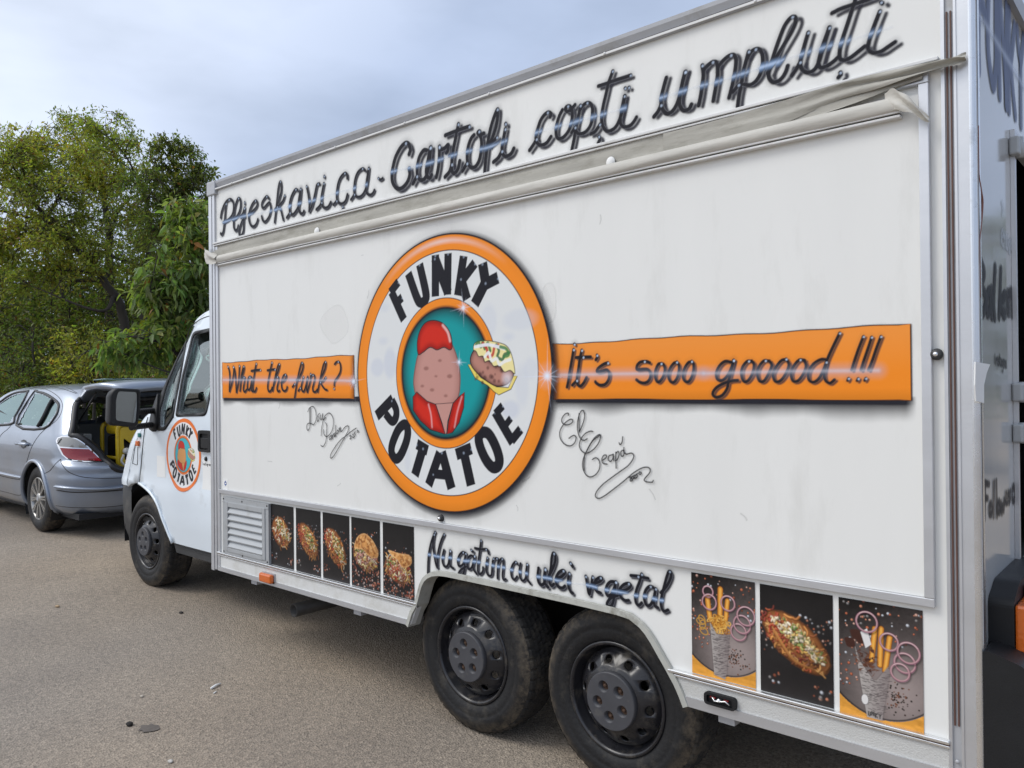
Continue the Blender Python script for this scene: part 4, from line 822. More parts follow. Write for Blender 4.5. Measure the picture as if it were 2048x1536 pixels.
# posts
b = MB(); b.box(BX0 - .008, BX0 + .028, -.014, .03, .43, 2.80); b.box(BX0 + .034, BX0 + .060, -.012, .0, .44, 2.82); b.box(BX0 + .066, BX0 + .092, -.010, .0, .44, 2.47)
part(b.build('front_corner_post', MT['alu']))
b = MB(); b.box(-.556, -.5465, -.010, 0, .44, 2.83); b.box(-.5235, -.517, -.010, 0, .44, 2.83); b.box(-.517, -.485, -.007, 0, .44, 2.83)
rp = part(b.build('rear_corner_post', MT['alu']))
b = MB(); b.box(-.5465, -.5235, -.004, -.0005, .44, 2.83); part(b.build('post_groove', MT['alu_grey']), rp)
b = MB(); b.box(-.5425, -.5385, -.0085, -.0042, .60, 2.62); b.box(-.5325, -.5285, -.0085, -.0042, .60, 2.62); part(b.build('brown_insert', MT['brown']), rp)
b = MB(); b.plate([(-.485, -.013)] + [(-.486 + .018 * math.sin(t), .005 - .018 * math.cos(t)) for t in np.linspace(0, math.pi / 2, 8)] + [(-.468, .035), (-.485, .035)], fn=lambda x, y, d: (x, y, .43 + d), depth=2.40); part(b.build('corner_moulding', MT['alu_bright']), rp)
for z in (2.70, .50):
    b = MB(); b.lathe([(0, -.0125), (.005, -.0115), (.006, -.010)], 10, (-.535, 0, z)); part(b.build('screw', MT['alu_grey']), rp)
# dirty awning canvas between its two rails
aw = empty('awning'); part(aw)
aw.location = (0, 0, 2.42) - truck.location + Vector((-2.6, 0, 0)) if False else Vector((-2.6, -.02, 2.42)) - truck.location
xs_ = np.linspace(-4.70, -.72, 90); rn = random.Random(4)
prof0 = [(-.008, 2.478), (-.010, 2.455), (-.016, 2.43), (-.012, 2.412), (-.020, 2.403)]
def canvas_sheet(prof, wob, x0, x1, tail=None):
    v, f = [], []; k = len(prof); X = np.linspace(x0, x1, 90)
    for i, x in enumerate(X):
        for j, (y, z) in enumerate(prof):
            e = wob * (math.sin(x * 5.1 + j) + .6 * math.sin(x * 13.7 + 2 * j) + .4 * math.sin(x * 31 + j * 3)); t = max(0, (x - (x1 - .42)) / .42) if tail else 0
            v.append((x, y + e - .01 * t, z + e * .4 + (tail[j] if tail else 0) * t * t))
    f = [(i * k + j, i * k + j + 1, (i + 1) * k + j + 1, (i + 1) * k + j) for i in range(89) for j in range(k - 1)]
    return MB().add(v, f, True)
part(canvas_sheet(prof0, .0018, -4.735, -.60, (0, 0, 0.01, .03, .045)).build('awning_fabric', MT['canvas']), aw)
roll = [(-.012 - .034 * math.sin(t), 2.381 + .029 * math.cos(t)) for t in np.linspace(0, math.pi, 12)]
part(canvas_sheet(roll, .0012, -4.62, -.66).build('rolled_fabric', MT['canvas_roll']), aw)
b = MB()
for y0, z0, z1 in ((-.022, 2.486, 2.497), (-.018, 2.475, 2.483)): b.box(-4.69, -.56, y0, 0, z0, z1, .002)
part(b.build('upper_rail', MT['rail_cap']), aw)
b = MB(); b.box(-4.68, -.575, -.012, -.0005, 2.4835, 2.4858); b.box(-4.60, -.66, -.030, -.002, 2.3515, 2.3545); part(b.build('rail_groove', MT['groove']), aw)
b = MB()
for y0, z0, z1 in ((-.036, 2.3555, 2.363), (-.034, 2.343, 2.351)): b.box(-4.63, -.658, y0, -.002, z0, z1, .002)
part(b.build('lower_rail', MT['rail_cap']), aw)
# loose rag ends of the canvas
def rag(name, pts, w, thick=.006, parent=aw, m='canvas', seed=1):
    rn = random.Random(seed); P = [Vector(p) for p in smooth_pts(pts, 5)]; v, f = [], []
    for i, p in enumerate(P):
        u = i / (len(P) - 1); ww = np.interp(u, np.linspace(0, 1, len(w)), w)
        for j in range(9):
            t = j / 8 - .5; v.append((p.x, p.y - .012 * min(1, u * 1.6) * math.cos(t * 9 + u * 6) * (1 - abs(t)) - .002 * rn.random(), p.z + t * ww + .003 * math.sin(u * 17 + t * 8)))
    f = [(i * 9 + j, i * 9 + j + 1, (i + 1) * 9 + j + 1, (i + 1) * 9 + j) for i in range(len(P) - 1) for j in range(8)]
    return part(MB().add(v, f, True).build(name, MT[m]), parent)
q1, q2, q3 = S(1690, 190), S(1800, 160), S(1935, 122)
rag('rag_end', [(-1.45, -.0185, 2.438), (-1.05, -.0195, 2.440), (q1[0], -.024, q1[1] + .008), (q2[0], -.032, q2[1] + .002), (q3[0] - .04, -.030, q3[1]), (q3[0], -.020, q3[1] + .004)], (.074, .072, .052, .036, .028, .026), seed=2)
q1, q2, q3 = S(1800, 205), S(1832, 222), S(1866, 248)
rag('rag_end', [(-.70, -.03, 2.395), (q1[0], -.046, q1[1] - .004), (q2[0], -.052, q2[1]), (q3[0], -.044, q3[1])], (.060, .062, .042, .016), m='canvas_roll', seed=3)
rag('rag_end', [(-4.76, -.03, 2.455), (-4.735, -.045, 2.43), (-4.69, -.05, 2.40), (-4.60, -.045, 2.385)], (.03, .07, .085, .06), m='canvas_roll', seed=5)
for (px, py, rx) in ((1227, 326, .020), (640, 464, .022)):
    x, z = S(px, py); b = MB(); b.lathe([(0, -.026), (rx * .8, -.025), (rx, -.020)], 14, (x, 0, z)); part(b.build('white_patch', MT['paper']), aw)
b = MB(); b.box(-.66, -.592, -.004, -.0005, 2.464, 2.4745); part(b.build('canvas_gap_shade', MT['black']), aw)  # flat black strip stands in for the shaded gap by the canvas end
# serving hatch with its aluminium frame
HX0, HX1, HZ0, HZ1 = -4.632, -.613, .951, 2.345
b = MB(); b.box(HX0, HX1, -.0085, 0, HZ0, HZ1 + .06)
ht = part(b.build('serving_hatch', MT['panel']))
b = MB(); b.box(HX0 - .012, HX1 + .027, -.020, -.0005, .925, .9505, .002); b.box(HX1, HX1 + .027, -.0205, -.0005, .9508, 2.43, .002); b.box(HX0 - .012, HX0, -.0185, -.0005, .951, 2.345, .002); b.box(HX1 - .10, HX1 + .0265, -.019, -.0005, 2.431, 2.462, .002)
part(b.build('hatch_frame', MT['alu']), ht)
for x, z in ((-2.632, .972), (-.575, 1.650)):
    b = MB(); b.lathe([(0, -.026), (.010, -.025), (.015, -.020), (.017, -.008)], 20, (x, 0, z)); part(b.build('lock_knob', MT['plastic_dusty']), ht)
    b = MB(); b.lathe([(0, -.029), (.006, -.0285), (.007, -.025)], 12, (x, 0, z)); part(b.build('lock_barrel', MT['alu_bright']), ht)
x, z = S(454, 969); b = MB(); b.box(x - .028, x + .028, -.0100, -.0086, z - .035, z + .035); part(b.build('sticker', MT['paper']), ht)
MT['blue_ink'] = mat('blue_ink', (.04, .09, .30), .5)
b = MB(); b.plate(circle(x, z + .008, .015, .012, 14), [circle(x, z + .008, .010, .007, 12)], side_fn(-.0105)); b.plate([(x - .011, z + .012), (x, z + .026), (x + .011, z + .012)], fn=side_fn(-.0106)); b.plate([(x - .011, z + .004), (x + .011, z + .004), (x, z - .01)], fn=side_fn(-.0107)); part(b.build('sticker_mark', MT['blue_ink']), ht)
# lower sill: rail, skirt and bottom edge, split by the wheel arch
for k, (xa, xb, key) in enumerate(((-4.672, -2.803, 'skirt'), (-1.457, -.553, 'plate'))):
    xl, xr = (xb + .045, xb) if k == 0 else (xa, xa + .044)
    if k == 0: pl = [(xa, .44), (xb - .052, .44), (xb - .006, .53), (xa, .53)]; ed = [(xa, .436), (xb - .058, .436), (xb - .046, .462), (xa, .462)]
    else: pl = [(xa + .052, .44), (xb, .44), (xb, .53), (xa + .006, .53)]; ed = [(xa + .056, .436), (xb, .436), (xb, .470), (xa + .038, .470)]
    b = MB(); b.plate(pl, fn=side_fn(-.006), depth=.03); sk = part(b.build('side_skirt', MT[key]))
    b = MB(); b.plate(ed, fn=side_fn(-.012), depth=.008); part(b.build('bottom_edge', MT['alu']), sk)
    b = MB(); b.box(xa, xb, -.020, -.001, .543, .5545, .003); b.box(xa, xb, -.014, -.001, .530, .5385, .002); part(b.build('sill_rail', MT['alu_bright']), sk)
    b = MB(); b.box(xa, xb, -.013, -.002, .5385, .543); part(b.build('rail_groove', MT['brown']), sk)
# arch trim: outer weathered strip on the arch edge
AP = smooth_pts([(-2.865, .43), (-2.835, .50)] + [p for p in ARCH if p[1] > .53][::3] + [(-1.43, .50), (-1.395, .43)], 2)
b = MB()
v, f = [], []
for i, p in enumerate(AP):
    t = np.array(AP[min(i + 1, len(AP) - 1)]) - np.array(AP[max(i - 1, 0)]); t /= np.linalg.norm(t); nn = np.array([-t[1], t[0]])
    for (o, y) in ((.020, -.004), (.018, -.016), (-.002, -.018), (-.004, .06)): v.append((p[0] + nn[0] * o, y, p[1] + nn[1] * o))
f = [(i * 4 + j, i * 4 + j + 1, (i + 1) * 4 + j + 1, (i + 1) * 4 + j) for i in range(len(AP) - 1) for j in range(3)]
part(b.add(v, f, False).build('wheel_arch_trim', MT['dirty_trim']))
# vent
vt = empty('vent_grille'); part(vt); vt.location = Vector((-4.33, -.01, .72)) - truck.location
VX0, VX1, VZ0, VZ1 = -4.598, -4.076, .556, .906; IX0, IX1, IZ0, IZ1 = -4.532, -4.140, .596, .848
b = MB(); b.plate([(VX0, VZ0), (VX1, VZ0), (VX1, VZ1), (VX0, VZ1)], [[(IX0, IZ0), (IX1, IZ0), (IX1, IZ1), (IX0, IZ1)]], side_fn(-.016), .016)
b.box(VX0 + .002, VX1 - .002, -.0195, -.0155, VZ1 - .030, VZ1 - .026)
for (x0_, x1_, z0_, z1_) in ((IX0 - .03, IX0, IZ0 - .02, IZ1 + .03), (IX1, IX1 + .03, IZ0 - .02, IZ1 + .03)): b.box(x0_, x1_, -.021, -.0155, z0_, z1_, .002)
b.box(IX0 + .001, IX1 - .001, -.0205, -.0155, IZ1, IZ1 + .03, .002); b.box(IX0 + .001, IX1 - .001, -.0205, -.0155, IZ0 - .024, IZ0, .002)
part(b.build('vent_frame', MT['vent']), vt)
nsl = 6
for k in range(nsl):
    z0_ = IZ1 - (k + 1) * (IZ1 - IZ0) / nsl
    b = MB(); b.plate([(-.020, z0_ + .002), (-.022, z0_ + .009), (-.003, z0_ + .043), (.006, z0_ + .043), (-.012, z0_ + .006)], fn=lambda y, z, d: (IX0 + .001 + d, y, z), depth=IX1 - IX0 - .002); part(b.build('slat', MT['vent']), vt)
b = MB(); b.box(IX0 - .02, IX1 + .02, -.001, -.0002, IZ0 - .02, IZ1 + .02); part(b.build('vent_back', MT['black']), vt)
for sx in (VX0 + .012, (VX0 + VX1) / 2 - .03, VX1 - .015):
    for sz in (VZ0 + .012, VZ1 - .012):
        b = MB(); b.lathe([(0, -.0195), (.005, -.0185), (.006, -.016)], 10, (sx, 0, sz)); part(b.build('screw', MT['plastic_dusty']), vt)
# lamps on the skirt, exhaust
x, z = -4.089, .478
b = MB(); b.box(x - .066, x + .066, -.012, -.006, z - .030, z + .030, .002); ml = part(b.build('marker_lamp', MT['alu_grey']), lab='amber side marker lamp on the skirt below the vent')
b = MB(); b.box(x - .062, x + .062, -.040, -.012, z - .026, z + .026, .010); part(b.build('amber_lens', MT['amber']), ml)
x, z = -1.254, .489
b = MB(); b.plate(round_poly([(x - .058, z - .020), (x + .058, z - .020), (x + .058, z + .022), (x - .058, z + .022)], .014), [round_poly([(x - .048, z - .012), (x + .048, z - .012), (x + .048, z + .014), (x - .048, z + .014)], .008)], side_fn(-.024), .017)
br = part(b.build('marker_lamp', MT['plastic']), lab='empty black lamp housing with bare contacts on the rear skirt')
b = MB(); b.box(x - .05, x + .05, -.010, -.0075, z - .014, z + .016); part(b.build('lamp_back', MT['black']), br)
b = MB(); b.tube([(x - .03, -.018, z + .008), (x - .02, -.02, z - .004), (x, -.018, z - .002), (x + .02, -.02, z + .004), (x + .035, -.018, z - .006)], .003); b.lathe([(0, -.021), (.007, -.02), (.008, -.010)], 10, (x - .005, 0, z)); part(b.build('bulb_contact', MT['alu_bright']), br)
for (xa_, xb_) in ((x - .038, x - .018), (x + .014, x + .030)):
    b = MB(); b.box(xa_, xb_, -.018, -.0105, z + .004, z + .009); part(b.build('red_wire', MT['red_lens']), br)
ex = np.array([*S(587, 1221, .14), 0])[[0, 2, 1]] + [0, .14, 0]
b = MB(); b.lathe([(.034, 0), (.040, 0), (.040, .75), (.034, .75), (.034, 0)], 24, tuple(ex)); part(b.build('exhaust_pipe', MT['pipe']))
b = MB(); b.lathe([(0, .06), (.0335, .06)], 20, tuple(ex)); part(b.build('exhaust_bore', MT['black']))
for xx in (-4.3, -3.3, -1.25):
    b = MB(); b.box(xx - .03, xx + .03, .02, .06, .40, .45); part(b.build('skirt_bracket', MT['alu_grey']))

# wheels
def wheel(name, cx, cz, yf, r=.353, rim=.215, w=.215, lab=None, sgn=1, rot=0.0):
    """yf: y of the outer sidewall; the face looks towards -y (sgn 1)"""
    e = empty(name); part(e); e.location = Vector((cx, yf, cz)) - truck.location
    if lab: e['label'] = lab
    P = lambda r_, y: (r_, y)
    side = [(rim + .004, .016), (rim + .010, .008), (rim + .03, .002), (rim + .05, -.003), (rim + .056, -.001), (rim + .062, -.004), (r * .83, -.006), (r * .87, -.003), (r * .905, .003), (r * .945, .012), (r * .97, .020)]
    b = MB(); b.lathe(side, 96, (cx, yf, cz)); b.lathe([(rim + .002, .014), (rim + .002, w), (r * .96, w)], 64, (cx, yf, cz))
    ty = part(b.build('tyre', MT['rubber']), e)
    n = 240; prof = [.018, .030, .050, .053, .075, .078, .105, .108, .135, .138, .160, .163, .190, .205]
    v, f = [], []; k = len(prof)
    for i in range(n):
        a = 2 * math.pi * i / n
        for j, y in enumerate(prof):
            g = .008 if j in (3, 4 + 1, 7, 8 + 1, 11) else 0
            lug = .006 if (i % 5 == 0 and j in (0, 1, 2, 12, 13)) else 0
            if 3 < j < 12 and (i + (j // 2) * 2) % 6 == 0: lug = .005
            rr_ = r * (.972 if j in (0, 13) else .992 if j in (1, 12) else 1.0) - g - lug; aa = a + (.012 * math.sin(y * 60))
            v.append((cx + rr_ * math.cos(aa), yf + y * w / .215, cz + rr_ * math.sin(aa)))
    f = [(i * k + j, i * k + j + 1, ((i + 1) % n) * k + j + 1, ((i + 1) % n) * k + j) for i in range(n) for j in range(k - 1)]
    part(MB().add(v, f, False).build('tread', MT['tread']), ty)
    b = MB(); b.lathe([(rim + .006, .012), (rim + .004, .003), (rim - .006, .004), (rim - .012, .016), (rim - .016, .050), (rim - .030, .062), (rim - .034, .12), (rim - .03, w - .01)], 72, (cx, yf, cz))
    rm = part(b.build('rim', MT['steel']), e)
    # domed steel disc with ten oval holes
    r0, r1 = .098, rim - .028
    def fn(a, c_, d):
        q = math.hypot(a, c_); t = np.clip((q - r0) / (r1 - r0), 0, 1); y = -.012 + .058 * t ** 1.7 + d
        return (cx + a, yf + y, cz + c_)
    holes = []
    for h in range(10):
        an = rot + 2 * math.pi * h / 10; hx, hz = .150 * math.cos(an), .150 * math.sin(an); holes.append(circle(hx, hz, .0155, .0195, 14, an))
    # split into sectors so the dome stays curved
    b = MB()
    for h in range(10):
        a0 = rot + 2 * math.pi * (h - .5) / 10; a1 = a0 + 2 * math.pi / 10
        arc = lambda rr_, s, e_: [(rr_ * math.cos(t), rr_ * math.sin(t)) for t in np.linspace(s, e_, 9)]
        outer = arc(r1, a0, a1) + [(q * math.cos(a1), q * math.sin(a1)) for q in np.linspace(r1, r0, 6)[1:-1]] + arc(r0, a1, a0) + [(q * math.cos(a0), q * math.sin(a0)) for q in np.linspace(r0, r1, 6)[1:-1]]
        # rings: inner part, hole ring, outer part
        for (qa, qb) in ((r0, .126), (.126, .174), (.174, r1)):
            o = arc(qb, a0, a1) + arc(qa, a1, a0)
            b.plate(o, [holes[h]] if qa == .126 else [], fn, None, True)
            if qa == .126: b.plate(holes[h], fn=lambda a, c_, d: (cx + a, yf + .052, cz + c_)); hh = holes[h]; b.add([fn(a, c_, 0) for a, c_ in hh] + [fn(a, c_, .014) for a, c_ in hh], [(i, (i + 1) % len(hh), len(hh) + (i + 1) % len(hh), len(hh) + i) for i in range(len(hh))])
    dm = b.build('wheel_disc', MT['steel'])
    dm.data.materials.append(MT['black'])
    bmx = bmesh.new(); bmx.from_mesh(dm.data)
    for fc in bmx.faces:
        if all(abs(q.co.y - (yf + .052)) < 1e-4 for q in fc.verts): fc.material_index = 1
        fc.smooth = True
    bmx.to_mesh(dm.data); bmx.free()
    part(dm, rm)
    # grey centre cap with five bolt recesses
    bh = [circle(.060 * math.cos(rot + .3 + 2 * math.pi * h / 5), .060 * math.sin(rot + .3 + 2 * math.pi * h / 5), .0235, n=16) for h in range(5)]
    b = MB(); b.plate(circle(0, 0, .108, n=60), bh, lambda a, c_, d: (cx + a, yf - .030 + d, cz + c_)); b.lathe([(.108, -.030), (.112, -.024), (.113, -.008), (.108, .0)], 60, (cx, yf, cz))
    for h in bh:
        hc = np.mean(h, 0); b.add([(cx + a, yf - .030, cz + c_) for a, c_ in h] + [(cx + hc[0] + (a - hc[0]) * .72, yf - .010, cz + hc[1] + (c_ - hc[1]) * .72) for a, c_ in h], [(i, (i + 1) % 16, 16 + (i + 1) % 16, 16 + i) for i in range(16)], True)
    cp = part(b.build('hub_cap', MT['hub']), rm if False else e)
    for h in bh:
        hc = np.mean(h, 0); b = MB(); b.plate([(hc[0] + (a - hc[0]) * .74, hc[1] + (c_ - hc[1]) * .74) for a, c_ in h], fn=lambda a, c_, d: (cx + a, yf - .0098, cz + c_)); b.lathe([(0, -.020), (.007, -.019), (.008, -.0098)], 8, (cx + hc[0], yf, cz + hc[1])); part(b.build('wheel_bolt', MT['rust']), cp)
    if sgn < 0:
        e.rotation_euler = (0, 0, math.pi); e.location += Vector((0, w, 0)) * 0
    return e
wheel('wheel', -2.518, .352, .052, lab='foremost of the pair of black tandem wheels', rot=.2)
wheel('wheel', -1.735, .352, .052, lab='rearmost black tandem wheel, right beside its twin', rot=.55)
fw = wheel('wheel', -6.335, .372, .275, r=.366, rim=.216, lab='black front wheel under the white cab', rot=.1)
for cx_ in (-2.518, -1.735, -6.335):
    w_ = wheel('wheel', cx_, .352 if cx_ > -3 else .372, 2.23, r=.353 if cx_ > -3 else .366, sgn=-1)
    w_.location = Vector((cx_, 2.25 if cx_ > -3 else 2.06, .352 if cx_ > -3 else .372)) - truck.location

# pictures and painting on the side
labs = ['printed picture of a cheese-topped stuffed potato, next to the vent', 'printed picture of a long stuffed potato with yellow cheese', 'printed picture of a stuffed potato with red topping, the middle one of the five',
        'printed picture of a filled bun with a domed browned top', 'printed picture of a filled bun under a flat folded top, by the wheel arch']
for k, (a, b_) in enumerate(((-4.073, -3.842), (-3.818, -3.586), (-3.565, -3.333), (-3.315, -3.085), (-3.062, -2.832))):
    food_dark('food_picture', (a, b_, .5565, .908), k, 20 + k, truck, labs[k]).location = -truck.location
food_plate('food_picture', (-1.367, -1.132, .5565, .910), 0, 40, truck, 'printed picture of a paper cone with curly fries and onion rings').location = -truck.location
food_dark('food_picture', (-1.115, -.878, .5565, .909), 7, 41, truck, 'printed picture of a loaded baked potato between two paper cone pictures').location = -truck.location
food_plate('food_picture', (-.860, -.622, .5535, .908), 1, 42, truck, 'printed picture of a paper cone with fries and dark meat').location = -truck.location

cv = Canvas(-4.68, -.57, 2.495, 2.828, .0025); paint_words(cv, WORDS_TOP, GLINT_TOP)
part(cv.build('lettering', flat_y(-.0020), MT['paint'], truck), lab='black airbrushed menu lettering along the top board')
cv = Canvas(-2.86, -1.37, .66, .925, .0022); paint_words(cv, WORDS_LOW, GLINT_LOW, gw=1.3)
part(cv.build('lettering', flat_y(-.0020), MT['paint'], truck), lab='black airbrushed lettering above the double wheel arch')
def band(x0, x1, words, glint, lab, starpos, wob):
    cv = Canvas(x0 - .02, x1 + .06, 1.36, 1.775, .0025); rn = random.Random(wob)
    top = [(x, 1.741 + .0025 * math.sin(x * 9 + wob) + .0015 * math.sin(x * 31)) for x in np.linspace(x0, x1, 40)]
    bot = [(x, 1.517 + .0015 * math.sin(x * 12 + wob)) for x in np.linspace(x1, x0, 40)]
    sl, X, Z = cv.win((x0 - .02, 1.36), (x1 + .06, 1.53))          # black spray below the band
    nz = .022 + .05 * fbm(X + 20, Z * .2 + 5, 7, wob) + (.015 if wob == 2 else 0)
    cv.over(sl, np.maximum(np.clip(1 - (1.520 - Z) / nz, 0, 1) ** 1.5, np.clip((.026 - (1.520 - Z)) / .014, 0, 1)) * np.clip((X - x0 + .005) / .03, 0, 1) * np.clip((x1 + (.012 if wob == 2 else .10) - X) / (.03 if wob == 2 else .05), 0, 1) * .97, (.02, .02, .027))
    cv.poly(top + bot, INK, 1, .003); cv.poly(shrink(top + bot, .0035), ORANGE, 1, .003)
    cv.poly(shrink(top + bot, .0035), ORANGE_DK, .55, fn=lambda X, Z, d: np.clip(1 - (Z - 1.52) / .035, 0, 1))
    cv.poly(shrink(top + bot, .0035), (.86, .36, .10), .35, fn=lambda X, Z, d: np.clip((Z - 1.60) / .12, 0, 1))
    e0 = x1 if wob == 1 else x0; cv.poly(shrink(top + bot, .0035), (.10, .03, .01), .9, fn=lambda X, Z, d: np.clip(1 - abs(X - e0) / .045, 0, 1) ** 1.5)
    G = [plane_pts(c, T(s)[0]) for c, s in glint]
    for g in G:
        cv.stroke(g, .036, (.78, .40, .28), .45, .036); cv.stroke(g, .010, (.80, .56, .50), .40, .014)
    paint_words(cv, words, (), edge=(.42, .19, .06), dot=.8, haze=.45, eal=.5)
    for g in G:
        cv.stroke(g, .032, (.30, .34, .45), .38, .034, only=True); cv.stroke(g, .008, (.74, .74, .82), .45, .013)
    o = part(cv.build('slogan_band', flat_y(-.0105), MT['paint'], truck), lab=lab); return o
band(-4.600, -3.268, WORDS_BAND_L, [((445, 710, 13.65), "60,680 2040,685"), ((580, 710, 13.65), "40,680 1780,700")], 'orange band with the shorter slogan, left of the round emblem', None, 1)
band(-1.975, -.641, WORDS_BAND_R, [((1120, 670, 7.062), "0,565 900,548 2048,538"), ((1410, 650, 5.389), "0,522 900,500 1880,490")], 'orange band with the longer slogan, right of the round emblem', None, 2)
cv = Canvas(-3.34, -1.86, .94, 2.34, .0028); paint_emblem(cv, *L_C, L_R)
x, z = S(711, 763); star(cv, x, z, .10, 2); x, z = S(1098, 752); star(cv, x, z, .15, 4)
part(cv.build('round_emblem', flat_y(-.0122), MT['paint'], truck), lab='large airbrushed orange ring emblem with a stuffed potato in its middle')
for (c, w, st), lab in ((SIGN_LEFT, 'thin black signature left of the round emblem'), (SIGN_RIGHT, 'thin black signature with a long looping tail right of the round emblem')):
    pp = [smooth_pts(plane_pts(c, s), 6) for s in st]; al = np.concatenate(pp); lo, hi = al.min(0) - .02, al.max(0) + .02
    cv = Canvas(lo[0], hi[0], lo[1], hi[1], .0018)
    for p in pp: cv.stroke(p, .0046, (.02, .02, .024), .92, .0026)
    part(cv.build('signature', flat_y(-.0135), MT['paint'], truck), lab=lab)
# scuffs and old adhesive on the hatch, each its own mark
rn = random.Random(9)
for px, py, rx, rz in ((672, 650, .12, .10), (1100, 615, .045, .085)):
    x, z = S(px, py); cv = Canvas(x - 1.5 * rx, x + 1.5 * rx, z - 1.5 * rz, z + 1.5 * rz, .005); P = smooth_pts([(x + rx * (1 + rn.uniform(-.3, .3)) * math.cos(t), z + rz * (1 + rn.uniform(-.3, .3)) * math.sin(t)) for t in np.linspace(0, 6.283, 9)[:-1]], 4, True); cv.poly(P, (.70, .68, .66), .07, .01); cv.stroke(P, .004, (.52, .52, .50), .15, .004, closed=True)
    part(cv.build('adhesive_mark', flat_y(-.0095), MT['paint'], truck), ht)
for k in range(16):
    x, z = rn.uniform(-4.1, -.75), rn.uniform(1.05, 2.25); a = rn.uniform(0, 6.28); L = rn.uniform(.01, .05); cv = Canvas(x - .06, x + .06, z - .06, z + .06, .003); cv.stroke(smooth_pts([(x, z), (x + L * .5 * math.cos(a) + .004, z + L * .5 * math.sin(a)), (x + L * math.cos(a), z + L * math.sin(a))], 3), .002, (.3, .3, .29), .4, .004); part(cv.build('scratch', flat_y(-.0094), MT['paint'], truck), ht)

# ------------------------------------------------------------------ rear end of the truck
rear = empty('rear_wall'); part(rear); rear.location = Vector((BX1, 1.15, 1.6)) - truck.location
DY0, DY1, DZ0, DZ1 = .572, 1.40, .93, 2.385
b = MB(); b.plate([(.0, .44), (BY1, .44), (BY1, BZ1 - .01), (.0, BZ1 - .01)], [[(DY0, DZ0), (DY1, DZ0), (DY1, DZ1), (DY0, DZ1)]], lambda y, z, d: (BX1 + d, y, z), -.03)
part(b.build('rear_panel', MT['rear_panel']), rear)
b = MB()
for (a, c_, e, f_) in ((DY0 - .022, DY0, DZ0 - .02, DZ1 + .02), (DY1, DY1 + .022, DZ0 - .02, DZ1 + .02)): b.box(BX1 + .0005, BX1 + .014, a, c_, e, f_)
b.box(BX1 + .0005, BX1 + .0138, DY0 + .0005, DY1 - .0005, DZ1, DZ1 + .02); b.box(BX1 + .0005, BX1 + .0138, DY0 + .0005, DY1 - .0005, DZ0 - .02, DZ0)
part(b.build('door_frame', MT['alu']), rear)
b = MB(); b.box(-2.2, -2.19, .06, 2.2, .88, 2.8); b.box(-2.19, BX1 - .04, .05, .06, .88, 2.8); b.box(-2.19, BX1 - .04, 2.2, 2.21, .88, 2.8); b.box(-2.19, BX1 - .04, .06, 2.2, .87, .88); b.box(-2.19, BX1 - .04, .06, 2.2, 2.79, 2.8)
part(b.build('interior_shade_lining', mat('dark_interior_shade', (.035, .037, .040), .6, var=.2)), rear)  # added lining: shade of the white interior put into its near-black colour
for z in (2.345, 1.535, 1.40):
    b = MB(); b.box(BX1 + .001, BX1 + .030, DY0 - .050, DY0 - .004, z - .030, z + .030, .006); b.box(BX1 + .014, BX1 + .036, DY0 - .002, DY0 + .07, z - .022, z + .022, .005); b.lathe([(0, -.034), (.012, -.034), (.012, .034), (0, .034)], 12, (BX1 + .024, DY0 - .002, z), 'z'); part(b.build('door_hinge', MT['vent']), rear)
b = MB(); b.box(BX1 - .002, BX1 + .010, -.001, .012, .84, 2.83); part(b.build('edge_strip', MT['alu_grey']), rear)
# lettering on the rear
RM = lambda px, py: XP(px, py, BX1)
cv = Canvas(.012, 1.30, .90, 2.86, .004)
def rear_words(c, s, w, col, al, soft=.007):
    for st in T(s): cv.stroke(smooth_pts(plane_pts(c, st, RM), 5), w, col, al, soft)
c1 = (1900, 0, 3.84); GB = (.13, .16, .26)
for s in ("214,-40 214,90 212,300 216,520", "210,20 250,50 262,110", "290,-30 286,200 292,430 326,650 350,520 350,250 350,-20", "376,-20 374,350 378,720", "384,40 410,400 432,790", "430,60 428,400 428,800", "452,90 448,450 450,830", "492,215 470,420 456,480", "462,470 480,700 498,880", "514,240 524,380 540,470", "562,290 548,420 540,480", "540,470 540,700 542,950"):
    rear_words(c1, s, .056, GB, .85, .008)
rear_words(c1, "200,90 300,240 450,480 568,680", .02, (.62, .70, .85), .6, .03)
c2 = (1920, 400, 3.84); DK = (.03, .03, .035)
rear_words(c2, "158,480 152,700 148,900 | 158,480 182,560 160,660 194,740 184,840 148,900 | 218,700 202,760 207,870 226,830 236,690 240,890 | 267,520 256,760 263,900 | 311,540 297,890 | 338,725 306,800 333,890", .036, DK, .9)
rear_words(c2, "347,720 332,800 346,890 362,700 366,880 | 376,700 376,880 | 380,740 390,690 396,890 | 405,710 405,900 | 436,770 419,820 421,900 436,940", .026, DK, .8); rear_words(c2, "404,655 405,668", .026, DK, .8)
c3 = (1840, 680, 1.793)
rear_words(c3, "232,510 230,640 | 232,512 246,517 | 231,565 241,568 | 252,582 247,605 251,630 257,605 252,582 | 263,510 262,632 | 272,505 274,632 | 281,575 277,600 281,622 286,600 281,575 | 288,580 291,622 295,590 298,614 301,572 | 306,548 306,582 311,582 313,545 | 322,540 318,556 322,568 317,586 | 334,520 329,550 334,582 339,550 334,520 | 343,580 343,512 348,520 349,575", .020, DK, .85)
rear_words(c2, "262,1190 262,1250 | 272,1215 270,1260 | 276,1225 282,1215 284,1265 | 294,1215 289,1235 295,1250 290,1270 | 300,1190 300,1262 304,1270 | 296,1215 306,1220 | 312,1230 308,1255 314,1270 316,1228 317,1275 | 324,1230 320,1258 326,1272 328,1228 326,1310 320,1315 | 333,1280 333,1235 337,1235 | 343,1240 340,1265 345,1280 346,1240 347,1285 | 350,1285 350,1240 353,1285", .010, DK, .75, .006)
